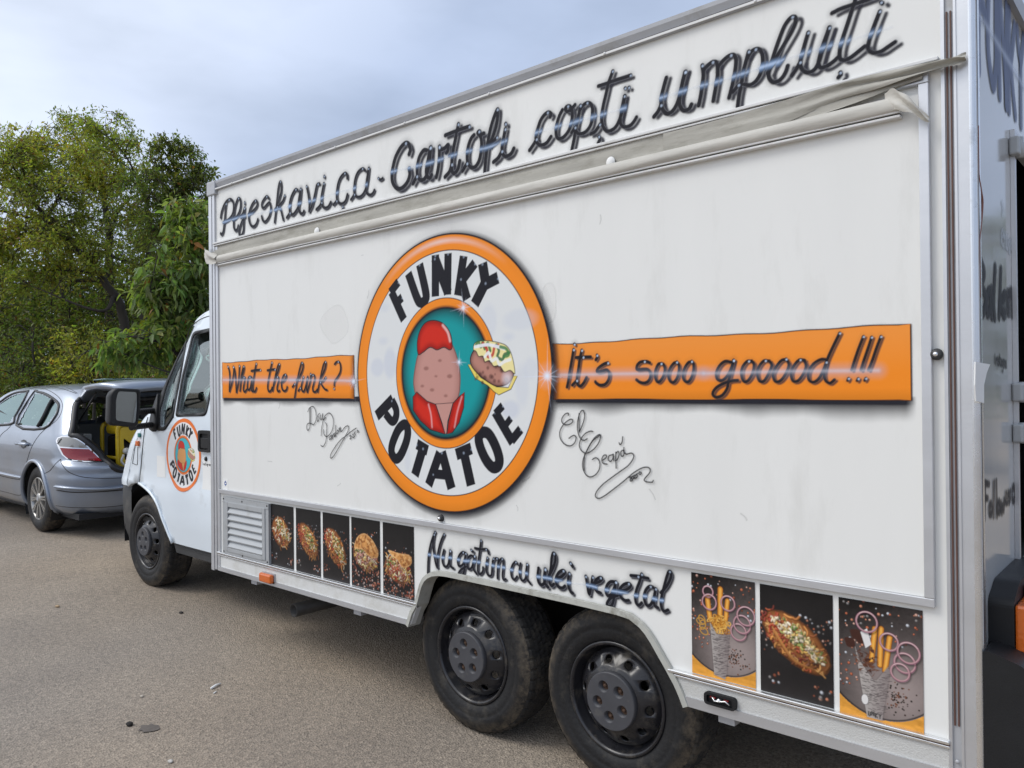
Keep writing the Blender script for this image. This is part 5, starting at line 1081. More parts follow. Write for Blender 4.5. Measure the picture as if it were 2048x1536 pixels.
rear_words(c2, "312,290 326,270 322,230 313,250 314,330 326,350 | 334,240 333,360 | 330,280 340,285 | 346,250 346,365 | 352,300 353,370 362,370 363,300 | 352,272 352,278 | 362,276 362,282 | 378,310 370,330 374,375 380,340 380,310 379,400 372,400 | 388,340 398,330 396,310 388,325 390,380 398,385 | 318,20 326,60 322,120", .016, (.50, .54, .58), .55, .008)
part(cv.build('lettering', flat_x(BX1 + .0022), MT['paint'], truck), rear, 'faded blue grey and black lettering on the rear wall')
# paper notice, red cable
q = [XP(x, y, BX1 + .012) for x, y in ((1949, 724), (1977, 729), (1971, 745), (1966, 770), (1966, 806), (1950, 802), (1948, 770))]
b = MB(); b.plate(q, fn=lambda y, z, d: (BX1 + .014 + d + .02 * max(0, y - .02), y - .012, z), depth=.003); part(b.build('paper_notice', MT['paper']), rear)
P = [XP(*p, BX1 + .01) for p in crop((1800, 0, 2.194), [(333, 540), (338, 660), (345, 760), (358, 840), (364, 890), (358, 980), (346, 1080), (338, 1180), (334, 1300)])]
b = MB(); b.tube([(BX1 + .008, max(.010, y), z) for y, z in smooth_pts(P, 4)], .0038); part(b.build('red_cable', mat('faded_red_cable', (.20, .075, .05), .6)), rear)
# rear lamp and bumper
lamp = empty('rear_lamp'); part(lamp); lamp.location = Vector((-.43, .3, .9)) - truck.location
b = MB(); b.plate(round_poly([(.112, .80), (.62, .80), (.62, .985), (.21, .985), (.112, .945)], .02), fn=lambda y, z, d: (BX1 + .001 + d, y, z), depth=.064); part(b.build('lamp_housing', MT['plastic']), lamp)
b = MB(); b.box(-.4125, -.375, .116, .26, .80, .935, .008); part(b.build('amber_lens', MT['amber']), lamp)
b = MB(); b.box(-.4125, -.372, .262, .60, .80, .965, .008); part(b.build('red_lens', MT['red_lens']), lamp)
b = MB(); b.plate(round_poly([(BX1 + .002, .40), (-.372, .40), (-.362, .77), (-.372, .80), (BX1 + .002, .832)], [.01, .02, .02, .03, .03]), fn=lambda x, z, d: (x, -.004 + d, z), depth=2.31); part(b.build('rear_bumper', MT['plastic']), lab='black moulded rear bumper')
b = MB(); b.plate([(.78, .60), (1.30, .60), (1.30, .72), (.78, .72)], fn=lambda y, z, d: (-.358 + d, y, z), depth=.004); part(b.build('number_plate', MT['paper']))

# ------------------------------------------------------------------ cab
def cdt_plate(outer, holes=(), step=.06):
    """triangulated flat region with interior points: (points, triangles)"""
    loops = [list(map(tuple, outer))] + [list(map(tuple, h)) for h in holes]
    pts, edges = [], []
    for l in loops:
        L = []
        for i in range(len(l)):
            a, c_ = np.array(l[i]), np.array(l[(i + 1) % len(l)]); n = max(1, int(np.linalg.norm(c_ - a) / step))
            L += [a + (c_ - a) * k / n for k in range(n)]
        s0 = len(pts); pts += [tuple(p) for p in L]; edges += [(s0 + i, s0 + (i + 1) % len(L)) for i in range(len(L))]
    O = np.array(loops[0]); lo, hi = O.min(0), O.max(0)
    gx, gz = np.meshgrid(np.arange(lo[0], hi[0], step), np.arange(lo[1], hi[1], step)); gx[1::2] += step / 2
    ok = Canvas.inside(gx, gz, loops[0]) & (Canvas.dist(gx, gz, loops[0], True) > step * .4)
    for h in loops[1:]: ok &= ~Canvas.inside(gx, gz, h) & (Canvas.dist(gx, gz, h, True) > step * .4)
    pts += list(zip(gx[ok], gz[ok]))
    r = delaunay_2d_cdt([Vector((float(p[0]), float(p[1]))) for p in pts], edges, [], 0, 1e-6)
    V = np.array([tuple(v) for v in r[0]]); F = [tuple(f) for f in r[2]]
    C_ = np.array([V[list(f)].mean(0) for f in F]); k = Canvas.inside(C_[:, 0], C_[:, 1], loops[0])
    for h in loops[1:]: k &= ~Canvas.inside(C_[:, 0], C_[:, 1], h)
    return V, [f for f, q in zip(F, k) if q]
CY = 1.15
def cab_y(z, x=0):
    z = np.asarray(z, float)
    return .25 + .22 * np.log1p(np.exp((z - 1.33) * 18)) / 18 + .012 * np.exp(-((z - .80) / .05) ** 2) * 0 + .016 / (1 + np.exp((z - .85) * 60)) * -1 + .02 * np.clip((.60 - z) / .2, 0, 1)
cab = empty('cab'); part(cab); cab.location = Vector((-5.7, CY, .4)) - truck.location
DX = .045
NOSE = [(-6.64 + DX, .80), (-6.655 + DX, .86), (-6.604 + DX, .988), (-6.527 + DX, 1.134), (-6.398 + DX, 1.265), (-6.286 + DX, 1.36), (-6.195 + DX, 1.425), (-6.150 + DX, 1.52), (-6.085 + DX, 1.64), (-6.006 + DX, 1.772), (-5.925 + DX, 1.89), (-5.863 + DX, 1.985), (-5.826 + DX, 2.06), (-5.785 + DX, 2.110), (-5.68 + DX, 2.150), (-5.572 + DX, 2.170)]
door_outline = [(-6.372, .832), (-6.362, .95), (-6.342, 1.05), (-6.300, 1.25), (-6.262, 1.355)] + NOSE[6:] + [(-5.2, 2.20), (-4.752, 2.20), (-4.752, .422), (-5.838, .422), (-5.92, .537), (-5.999, .648), (-6.064, .717), (-6.164, .776), (-6.283, .815)]
WIN = round_poly([(-5.795, 2.015), (-5.44, 2.035), (-5.30, 1.99), (-5.335, 1.385), (-5.800, 1.372), (-5.822, 1.66)], [.05, .06, .06, .05, .03, .05])
WINI = round_poly([(-5.765, 1.99), (-5.45, 2.008), (-5.325, 1.97), (-5.358, 1.408), (-5.772, 1.394), (-5.792, 1.66)], [.04, .05, .05, .05, .03, .05])
QW = round_poly([(-5.862, 1.965), (-5.838, 1.66), (-5.832, 1.365), (-5.955, 1.262), (-6.07, 1.258), (-6.160, 1.300), (-6.168, 1.385), (-6.085, 1.60), (-5.965, 1.81)], .03)
QWI = round_poly([(-5.880, 1.915), (-5.866, 1.66), (-5.856, 1.382), (-5.975, 1.288), (-6.035, 1.288), (-6.062, 1.42), (-6.028, 1.62), (-5.945, 1.80)], .025)
DOOR_WIN = [(a, c_) for a, c_ in WIN]
def curved(name, outer, holes, off, thick, m, parent, step=.06, far=False, lab=None):
    V, F = cdt_plate(outer, holes, step); n = len(V); y0 = cab_y(V[:, 1]) + off
    def side(y): return np.stack([V[:, 0], (2 * CY - y) if far else y, V[:, 1]], 1)
    mb = MB(); mb.add(side(y0), F, True)
    if thick:
        mb.add(side(y0 + thick), [f[::-1] for f in F], True)
        for l in [outer] + list(holes):
            l = np.array(l); ya = cab_y(l[:, 1]) + off; k = len(l); yb = ya + thick
            if far: ya, yb = 2 * CY - ya, 2 * CY - yb
            mb.add(np.concatenate([np.stack([l[:, 0], ya, l[:, 1]], 1), np.stack([l[:, 0], yb, l[:, 1]], 1)]), [(i, (i + 1) % k, k + (i + 1) % k, k + i) for i in range(k)])
    return part(mb.build(name, m, None), parent, lab)
dr = curved('cab_door', door_outline, [WINI, QWI], 0, .03, MT['cab'], cab)
fend = NOSE[:6][::-1]
curved('front_fender', [(-6.385, .835), (-6.375, .95), (-6.355, 1.05), (-6.312, 1.25), (-6.268, 1.365)] + fend + [(-6.58, .79), (-6.52, .818), (-6.45, .83)], [], 0.0012, .03, MT['cab'], cab)
curved('door_window', WINI, [], .012, .004, MT['glass'], cab, .2)
curved('quarter_window', QWI, [], .012, .004, MT['glass'], cab, .2)
curved('window_seal', WIN, [WINI], -.004, .016, MT['plastic'], cab, .1)
curved('window_seal', QW, [QWI], -.0045, .016, MT['plastic'], cab, .1)
curved('cab_side', door_outline[4:17] + [(-4.752, 1.0), (-6.36, 1.0)], [WINI, QWI], 0, .03, MT['cab'], cab, .1, True)
# front skin from the near side round the nose to the far side
lev = smooth_pts(NOSE, 3); na = 13
def skin(levels, m, name, dxf):
    v, f = [], []; k = 2 * na - 1
    for x, z in levels:
        y0 = float(cab_y(z)); dx = dxf(z); hw = CY - y0
        for i in range(k):
            a = math.pi * i / (k - 1); s = math.sin(a) ** .85; v.append((x - dx * s, CY - hw * math.copysign(abs(math.cos(a)) ** .85, math.cos(a)), z + .04 * math.sin(a) * (1 if z > 2.05 else 0)))
    f = [(i * k + j, i * k + j + 1, (i + 1) * k + j + 1, (i + 1) * k + j) for i in range(len(levels) - 1) for j in range(k - 1)]
    return part(MB().add(v, f, True).build(name, m), cab)
dxf = lambda z: float(np.interp(z, [.8, 1.0, 1.36, 1.44, 1.6, 2.05, 2.17], [.52, .50, .42, .24, .22, .22, .20]))
low = [p for p in lev if p[1] <= 1.431]; mid = [p for p in lev if 1.424 <= p[1] <= 2.065]; hi = [p for p in lev if p[1] >= 2.055]
skin(low, MT['cab'], 'bonnet', dxf); skin([mid[0]] + mid[1:-1] + [mid[-1]], MT['glass'], 'windscreen', dxf); skin(hi, MT['cab'], 'cab_roof', dxf)
b = MB(); top = hi[-1]; b.plate([(top[0], float(cab_y(top[1]))), (top[0], 2 * CY - float(cab_y(top[1]))), (-4.75, 2 * CY - float(cab_y(top[1]))), (-4.75, float(cab_y(top[1])))], fn=lambda x, y, d: (x, y, 2.172 + (.03 if x > -5 else 0))); part(b.build('cab_roof', MT['cab']), cab)
# floor, bulkhead, seats, dashboard: what shows dark through the glass
b = MB(); b.box(-6.55, -4.80, .30, 2.0, .52, .56); b.box(-6.30, -6.0, .33, 1.97, .60, 1.36, .04); b.box(-5.0, -4.96, .30, 2.0, .5, 1.25); part(b.build('cab_interior', MT['under']), cab)
for y in (.45, 1.30):
    b = MB(); b.box(-5.60, -5.12, y, y + .5, .85, 1.02, .05); b.box(-5.24, -5.10, y + .02, y + .48, 1.0, 1.60, .06); b.box(-5.20, -5.12, y + .13, y + .37, 1.62, 1.82, .04); part(b.build('seat', mat('grey_seat_cloth', (.05, .055, .06), .9, var=.2)), cab)
b = MB(); b.tube([(-5.83 + .06 * math.sin(t), .72 + .19 * math.cos(t), 1.36 + .17 * math.sin(t)) for t in np.linspace(0, 2 * math.pi, 25)[:-1]], .014, closed=True); part(b.build('steering_wheel', MT['plastic']), cab)
# dark arch lining, black sill, bumper
b = MB(); b.lathe([(.475, .02), (.475, .55), (.05, .55)], 40, (-6.335, .28, .36), a0=-.1, a1=math.pi + .1); part(b.build('wheel_housing', MT['black']), cab)
ALIP = smooth_pts([(-5.838, .422), (-5.92, .537), (-5.999, .648), (-6.064, .717), (-6.164, .776), (-6.283, .815), (-6.372, .834)], 4)
b = MB(); b.tube([(x, float(cab_y(z)) - .004, z) for x, z in ALIP], .011, 6); part(b.build('arch_lip', MT['cab']), cab)
b = MB(); b.plate([(-5.842, .421), (-5.80, .355), (-4.75, .345), (-4.75, .421)], fn=side_fn(.262), depth=.05); b.box(-5.75, -4.75, .258, .262, .395, .401); part(b.build('sill', MT['plastic_dusty']), cab)
v, f = [], []; zz = [.30, .42, .60, .76, .80, .812]; inn = [.05, .01, 0, 0, .015, .05]
for z, q in zip(zz, inn):
    for i in range(25):
        a = math.pi * i / 24; v.append((-6.655 + DX - (.60 - q) * math.sin(a) ** .8, CY - (.875 - q) * math.copysign(abs(math.cos(a)) ** .7, math.cos(a)), z))
f = [(i * 25 + j, i * 25 + j + 1, (i + 1) * 25 + j + 1, (i + 1) * 25 + j) for i in range(5) for j in range(24)]
part(MB().add(v, f, True).build('front_bumper', MT['plastic_dusty']), cab)
# handle, lock, lamps
b = MB(); b.plate(round_poly([(-5.395, 1.132), (-5.222, 1.132), (-5.222, 1.284), (-5.392, 1.284)], .025), [round_poly([(-5.372, 1.150), (-5.245, 1.150), (-5.245, 1.262), (-5.370, 1.262)], .02)], side_fn(.228), .022); part(b.build('door_handle', MT['plastic']), cab)
b = MB(); b.box(-5.372, -5.243, .244, .2485, 1.148, 1.264); part(b.build('handle_recess', MT['black']), cab)
b = MB(); b.box(-5.365, -5.25, .232, .241, 1.155, 1.232, .006); part(b.build('handle_grip', MT['plastic']), cab)
b = MB(); b.lathe([(0, -.006), (.014, -.005), (.017, .002)], 16, (-5.312, .246, 1.082)); part(b.build('door_lock', MT['plastic']), cab)
b = MB(); b.box(-6.435, -6.385, .232, .252, 1.128, 1.170, .006); part(b.build('indicator_lamp', MT['amber']), cab)
b = MB(); b.box(-6.405, -6.365, .238, .252, 1.198, 1.232, .005); part(b.build('badge', mat('green_badge', (.02, .16, .15), .4)), cab)
for sp in ([(-6.379, .835), (-6.369, .95), (-6.349, 1.05), (-6.306, 1.25), (-6.266, 1.36)], [(-5.838, .424), (-5.5, .4225), (-4.76, .4225)], [(-5.785, 2.085), (-5.69, 2.112), (-5.5, 2.128), (-5.2, 2.13)], [(-5.832, 1.36), (-5.838, 1.66), (-5.866, 1.99), (-5.83, 2.06), (-5.785, 2.085)]):
    b = MB(); b.tube([(x, float(cab_y(z)) - .0006, z) for x, z in smooth_pts(sp, 5)], .0030, 5); part(b.build('door_seam', MT['groove']), cab)
b = MB(); b.tube([(x, float(cab_y(z)) - .0005, z) for x, z in smooth_pts([(-6.465, 1.15), (-6.52, .995), (-6.505, .982), (-6.445, .975), (-6.432, 1.0), (-6.425, 1.12)], 4)], .0022, 5); part(b.build('panel_seam', MT['groove']), cab)
# mirror on its two ribbed arms
mir = empty('wing_mirror'); part(mir); mir.location = Vector((-6.0, -.06, 1.44)) - truck.location
MC = np.array([-5.965, -.045, 1.447])
def mloc(y, z, d): return (MC[0] + d + .10 * y, MC[1] + y, MC[2] + z)
HO = round_poly([(-.108, -.125), (.085, -.150), (.105, -.02), (.110, .135), (-.065, .145), (-.100, .10)], [.03, .03, .04, .03, .03, .03])
GI = round_poly([(-.066, -.092), (.078, -.118), (.088, -.01), (.090, .112), (-.048, .120), (-.064, .06)], [.02, .02, .03, .02, .02, .03])
b = MB(); hp = np.array(HO); n = len(hp); c_ = hp.mean(0); rings = [(0.93, .030), (1.0, .018), (1.0, -.02), (.92, -.075), (.70, -.11), (.01, -.118)]
for s_, d in rings: b.v += [mloc(*(c_ + (p - c_) * s_), d) for p in hp]
for k in range(len(rings) - 1): b.f += [(k * n + i, k * n + (i + 1) % n, (k + 1) * n + (i + 1) % n, (k + 1) * n + i) for i in range(n)]; b.sm += [True] * n
b.plate((c_ + (hp - c_) * .93).tolist(), [GI], lambda a, z, d: mloc(a, z, .030)); g2 = np.array(GI); k = len(g2)
b.add([mloc(a, z, .030) for a, z in GI] + [mloc(a, z, .010) for a, z in GI], [(i, (i + 1) % k, k + (i + 1) % k, k + i) for i in range(k)])
part(b.build('mirror_housing', MT['plastic']), mir)
mm, n_, l_, pb = nodes_of('mirror_glass'); pb.inputs['Metallic'].default_value = 1; pb.inputs['Roughness'].default_value = .03; pb.inputs['Base Color'].default_value = (.16, .17, .18, 1)
b = MB(); b.plate(GI, fn=lambda a, z, d: mloc(a, z, .0115)); part(b.build('mirror_glass', mm), mir)
for z, e in ((1.408, .0), (1.300, -.004)):
    p0, p1 = np.array([-6.02, .03, z + e]), np.array([-6.15, .262, z + .006]); b = MB(); pts, rr_ = [], []
    for i in range(45): t = i / 44; pts.append(p0 + (p1 - p0) * t); rr_.append(.021 + .003 * (i % 4 < 2))
    b.tube(pts, rr_, 10, smooth=False); part(b.build('mirror_arm', MT['plastic']), mir)
curved('mirror_base', round_poly([(-6.13, 1.56), (-6.178, 1.415), (-6.200, 1.272), (-6.10, 1.245), (-6.055, 1.30), (-6.085, 1.42)], .03), [], -.020, .018, MT['plastic'], mir, .2)
# emblem and small stickers on the door
ex, ez = -5.655, 1.093
cv = Canvas(ex - .29, ex + .29, ez - .29, ez + .29, .0024)
paint_emblem(cv, ex, ez, .268, False)
part(cv.build('round_emblem', lambda x, z: np.stack([x, cab_y(z) - .0025, z], 1), MT['print'], truck), cab, 'small printed orange ring emblem on the white cab door')
cv = Canvas(-5.375, -5.235, 1.02, 1.07, .0012)
for k, g in enumerate(("0,1 0,0", "0,0 0,.6|0,.4 .3,.6 .5,.4 .5,0", ".5,.55 .1,.6 .1,.35 .5,.3 .5,.05 0,0", ".2,1 .2,.1 .4,0|0,.65 .45,.65", ".5,.6 .1,.5 .1,.1 .5,.1|.5,.6 .5,0", ".5,.6 .1,.5 .1,.1 .5,.1|.5,.6 .5,-.3 .1,-.3", "0,.6 0,0|0,.4 .4,.6", ".5,.6 .1,.5 .1,.1 .5,.1|.5,.6 .5,0", "0,.6 0,0|0,.5 .25,.6 .3,0|.3,.5 .5,.6 .6,0")):
    for st in T(g): cv.stroke([(-5.36 + k * .0125 + a * .016, 1.036 + c_ * .020) for a, c_ in st], .0026, INK, .9)
part(cv.build('lettering', lambda x, z: np.stack([x, cab_y(z) - .0025, z], 1), MT['paint'], truck), cab, 'tiny black word below the door lock')
for x0_, x1_, z0_, z1_ in ((-6.085, -5.94, .905, 1.068), (-5.365, -5.235, .86, 1.072)):
    curved('sticker', [(x0_, z0_), (x1_, z0_), (x1_, z1_), (x0_, z1_)], [], -.0012, 0, MT['paper'], cab, .05)

# ------------------------------------------------------------------ the hatchback with its tailgate up
CX, CYC, CG, CS = -8.30, 1.335, .10, 1.06          # rear end, centre line, ground level, size
car = empty('hatchback_car', (CX - 2.1, CYC, CG))
tag(car, 'silver blue hatchback with its tailgate open, parked beyond the white cab', 'car')
def metallic(name, col, rough=.30, metal=.55):
    m, n, l, b = nodes_of(name); b.inputs['Base Color'].default_value = (*col, 1); b.inputs['Metallic'].default_value = metal; b.inputs['Roughness'].default_value = rough; b.inputs['Coat Weight'].default_value = .8; b.inputs['Coat Roughness'].default_value = .06
    tc = n.new('ShaderNodeTexCoord'); t = n.new('ShaderNodeTexNoise'); t.inputs['Scale'].default_value = 2.5; t.inputs['Detail'].default_value = 8; l.new(tc.outputs['Object'], t.inputs['Vector'])
    mr = n.new('ShaderNodeMapRange'); mr.inputs['From Min'].default_value = .3; mr.inputs['From Max'].default_value = .7; mr.inputs['To Min'].default_value = rough - .05; mr.inputs['To Max'].default_value = rough + .16; l.new(t.outputs['Fac'], mr.inputs['Value']); l.new(mr.outputs[0], b.inputs['Roughness'])
    sp = n.new('ShaderNodeSeparateXYZ'); l.new(tc.outputs['Object'], sp.inputs[0])
    return m
MT['car'] = metallic('silver_blue_metallic', (.255, .29, .35), .33, .62)
MT['car_trim'] = mat('car_black_trim', (.012, .012, .014), .45)
MT['chrome'] = mat('chrome', (.7, .7, .72), .15, metal=1.0)
MT['alloy'] = mat('alloy_wheel', (.42, .41, .39), .35, metal=.8, dirt=(.12, .10, .08), dscale=12)
CT = [  # z, rear end offset, half width, front end offset, rear rounding length
 (.30, .16, .80, 4.20, .50), (.36, .06, .875, 4.40, .52), (.46, .02, .915, 4.52, .55), (.60, .0, .930, 4.60, .56), (.68, -.005, .935, 4.62, .56), (.74, .0, .932, 4.62, .56), (.80, .0, .930, 4.60, .56), (.83, .025, .930, 4.58, .56),
 (.88, .095, .930, 4.55, .58), (.94, .118, .930, 4.45, .58), (1.02, .130, .922, 4.30, .56), (1.10, .15, .905, 4.05, .56), (1.17, .185, .880, 3.78, .58), (1.25, .245, .850, 3.62, .60), (1.33, .32, .818, 3.47, .62), (1.41, .40, .784, 3.32, .64),
 (1.49, .49, .752, 3.15, .66), (1.555, .575, .715, 2.97, .70), (1.60, .67, .665, 2.78, .75), (1.632, .80, .58, 2.52, .8), (1.652, 1.0, .42, 2.22, .6), (1.662, 1.2, .20, 1.95, .4)]
CTs = [tuple(p) for p in smooth_pts(CT, 5)]
def car_loop(t):
    z, xr, hw, xf, dr = t; o = []; e = .62
    for k in range(48):
        a = math.pi / 2 * k / 48; o.append((xr + dr * (1 - math.cos(a) ** e if True else 0), hw * math.sin(a) ** e))
    df = .45
    for k in range(90):
        q = k / 90; o.append((xr + dr + (xf - df - xr - dr) * q, hw))
    for k in range(13):
        a = math.pi / 2 * k / 12; o.append((xf - df + df * math.sin(a) ** .8, hw * max(0, math.cos(a)) ** .62))
    return o
cv_, cf_ = [], []; loops = [car_loop(t) for t in CTs]; nl = len(loops[0]); nfull = 2 * nl - 2
for (z, *_), L in zip(CTs, loops):
    full = [(u, -v) for u, v in L] + [(u, v) for u, v in L[-2:0:-1]]
    cv_ += [(CX - u, CYC + v, z) for u, v in full]
for i in range(len(CTs) - 1):
    for j in range(nfull): cf_.append((i * nfull + j, i * nfull + (j + 1) % nfull, (i + 1) * nfull + (j + 1) % nfull, (i + 1) * nfull + j))
cf_.append(tuple((len(CTs) - 1) * nfull + j for j in range(nfull)))
CV = np.array(cv_)
bvh = BVHTree.FromPolygons([Vector(p) for p in cv_], cf_)
KC = (0, 740, 4.518)
def kp(s): return crop(KC, T(s)[0])
def cast(px, py):
    d = Vector(ray(px, py)).normalized(); r = bvh.ray_cast(Vector(CAM), d)
    if r[0] is None:
        r = bvh.find_nearest(Vector(CAM) + d * 8.6)
    n = r[1] if r[1].dot(d) < 0 else -r[1]
    return np.array(r[0]), np.array(n)
AP_PX = kp("690,290 735,245 800,222 900,225 1010,240 1900,240 1900,905 1080,905 1030,880 990,840 935,800 890,745 830,685 760,630 700,597 640,585 652,520 664,420 676,330")
WR_U, WZ, WR = 1.0, .437, .352
WF_U = WR_U + 2.614 * CS
drop_w = []
C3 = np.array([CV[list(f)].mean(0) if len(f) < 9 else (0, 0, 9) for f in cf_])
mir_ = C3.copy(); mir_[:, 1] = CYC - abs(mir_[:, 1] - CYC); px_ = to_px(mir_); U_ = CX - C3[:, 0]
hole = Canvas.inside(px_[:, 0], px_[:, 1], AP_PX) & (U_ < .95) & (np.abs(C3[:, 1] - CYC) < .80)
arch = (((U_ - WR_U) ** 2 + (C3[:, 2] - WZ) ** 2 < (WR + .045) ** 2) | ((U_ - WF_U) ** 2 + (C3[:, 2] - WZ) ** 2 < (WR + .045) ** 2)) & (np.abs(C3[:, 1] - CYC) > .5)
WQ = [kp("150,497 300,212 345,200 410,217 478,258 528,305 527,360 500,425 398,528"), kp("-330,500 -250,425 -130,355 0,290 70,240 150,205 248,193 250,205 200,310 135,425 88,492")]
win = np.zeros(len(C3), bool)
for w_ in [shrink(q, 3.0) for q in WQ]: win |= Canvas.inside(px_[:, 0], px_[:, 1], w_) & (C3[:, 2] > 1.05) & (U_ > .5)
keep = [f for f, h in zip(cf_, hole | arch | win) if not h]
body = part(MB().add(cv_, keep, True).build('body', MT['car'], None, fix=True), car)
def patch(name, poly, m, off=.004, thick=.0, parent=car, step=7, lab=None, both=False, holes=(), fit=False):
    V, F = cdt_plate(poly, holes, step); P = []; N = []
    for p in V: a, n_ = cast(*p); P.append(a); N.append(n_)
    P, N = np.array(P), np.array(N)
    if fit:      # one smooth pane instead of the body's facets
        x, z = P[:, 0] - P[:, 0].mean(), P[:, 2] - P[:, 2].mean(); A = np.stack([np.ones_like(x), x, z, x * x, x * z, z * z], 1); P[:, 1] = A @ np.linalg.lstsq(A, P[:, 1], rcond=None)[0]
    b = MB(); b.add(P + (N * off if not fit else np.array([0, -off, 0])), F, True)
    o = b.build(name, m); return part(o, parent, lab)
def line3(s, off=.002, n=5, closed=False):
    return [cast(*p)[0] + cast(*p)[1] * off for p in smooth_pts(kp(s) if isinstance(s, str) else s, n, closed)]
def seam(name, s, r=.004, m='groove', parent=car, off=-.0005, closed=False):
    b = MB(); b.tube(line3(s, off, 5, closed), r, 6, closed); return part(b.build(name, MT[m]), parent)
# glass with seals
for k, w_ in enumerate(WQ):
    g = patch('side_window', w_, MT['car_glass'], -.004, step=6, fit=True); b = MB(); b.tube(line3(w_, .0, 3, True), .015, 6, True); part(b.build('window_seal', MT['car_trim']), g)
    Q = np.array([v_.co for v_ in g.data.vertices]); far_ = g.copy(); far_.data = g.data.copy(); COL.objects.link(far_)
    for v_ in far_.data.vertices: v_.co.y = 2 * CYC - v_.co.y
b = MB(); b.tube(line3("480,258 440,330 395,425 345,512", .004, 4), .020, 6); part(b.build('window_pillar', MT['car_trim']), car)
# shut lines, handle, strip
seam('door_seam', "-10,620 20,575 100,500 185,330 262,178"); seam('door_seam', "402,540 345,600 285,700 245,820 215,930 195,1050 185,1130 60,1105 -40,1080"); seam('door_seam', "268,170 340,160 430,180 520,235 562,300 555,380 510,455 402,540", .0035)
hd = patch('door_handle', kp("172,655 185,648 240,652 262,662 258,684 230,690 190,684 176,672"), MT['car'], .022, step=4); patch('handle_cup', kp("190,640 215,628 240,640 235,700 210,712 190,695"), MT['car_trim'], .002, parent=hd, step=5)
b = MB(); P0, P1 = cast(*kp("172,668")[0]), cast(*kp("260,675")[0]); b.tube([P0[0] + P0[1] * .004, P0[0] + P0[1] * .03, P1[0] + P1[1] * .03, P1[0] + P1[1] * .004], .014, 8); part(b.build('handle_bar', MT['car']), hd)
b = MB(); b.tube(line3("-160,893 -60,915 0,930 120,957 198,972", .002, 5), [.026] * 20 + [.012], 8, flat=.5, up=(0, 0, 1)); part(b.build('rubbing_strip', MT['car']), car)
seam('strip_edge', "-160,915 -60,940 0,955 100,978 190,992", .004)
# rear lamp
tl = patch('tail_lamp', kp("507,640 522,612 560,600 640,603 700,622 760,657 820,712 870,762 910,802 940,833 880,834 760,832 660,822 602,802 562,768 530,710"), MT['chrome'], .004, step=5)
patch('clear_lens', kp("522,640 535,618 570,608 640,611 695,630 750,664 800,706 680,702 545,692 530,665"), MT['clear_lens'], .010, parent=tl, step=5); patch('red_lens', kp("548,703 680,712 805,716 860,765 905,815 918,826 760,824 665,814 612,796 578,765"), MT['red_lens'], .010, parent=tl, step=5)
tl2 = tl.copy(); tl2.data = tl.data.copy(); COL.objects.link(tl2)
for v_ in tl2.data.vertices: v_.co.y = 2 * CYC - v_.co.y
# bumper strip and seams
b = MB(); b.tube(line3("512,1052 600,1064 800,1075 1000,1070 1105,1058 1300,1050", .004, 5), .030, 8, flat=.55, up=(0, 0, 1)); bs = part(b.build('bumper_strip', MT['car']), car); seam('strip_edge', "512,1085 600,1100 700,1106 900,1100 1105,1084", .006, parent=bs)
seam('bumper_seam', "548,806 500,850 455,905 405,935"); seam('bumper_seam', "548,806 560,850 620,920 740,965 900,978 1100,975 1220,970"); seam('panel_seam', "945,838 990,850 1020,885")
seam('bumper_edge', "505,1225 620,1240 800,1245 1000,1235 1120,1220", .004)
# wheel arch flare and housings
arc3 = []
for a in np.linspace(-.35, math.pi + .3, 50):
    u, z = WR_U + (WR + .05) * math.cos(a), WZ + (WR + .05) * math.sin(a); r = bvh.ray_cast(Vector((CX - u, -3, z)), Vector((0, 1, 0)))
    if r[0] is not None: arc3.append(np.array(r[0]) + [0, -.002, 0])
b = MB(); b.tube(arc3, .022, 8); part(b.build('arch_lip', MT['car']), car)
b = MB()
for u in (WR_U, WF_U): b.lathe([(WR + .06, 0), (WR + .06, .42), (.05, .42)], 32, (CX - u, CYC - .90, WZ), a0=-.5, a1=math.pi + .5); b.lathe([(WR + .06, 0), (WR + .06, -.42), (.05, -.42)], 32, (CX - u, CYC + .90, WZ), a0=-.5, a1=math.pi + .5)
b.box(CX - 4.2, CX - .15, CYC - .8, CYC + .8, .28, .34); b.box(CX - .9, CX - .35, CYC - .52, CYC + .52, .342, .42)
part(b.build('underbody', MT['black']), car)
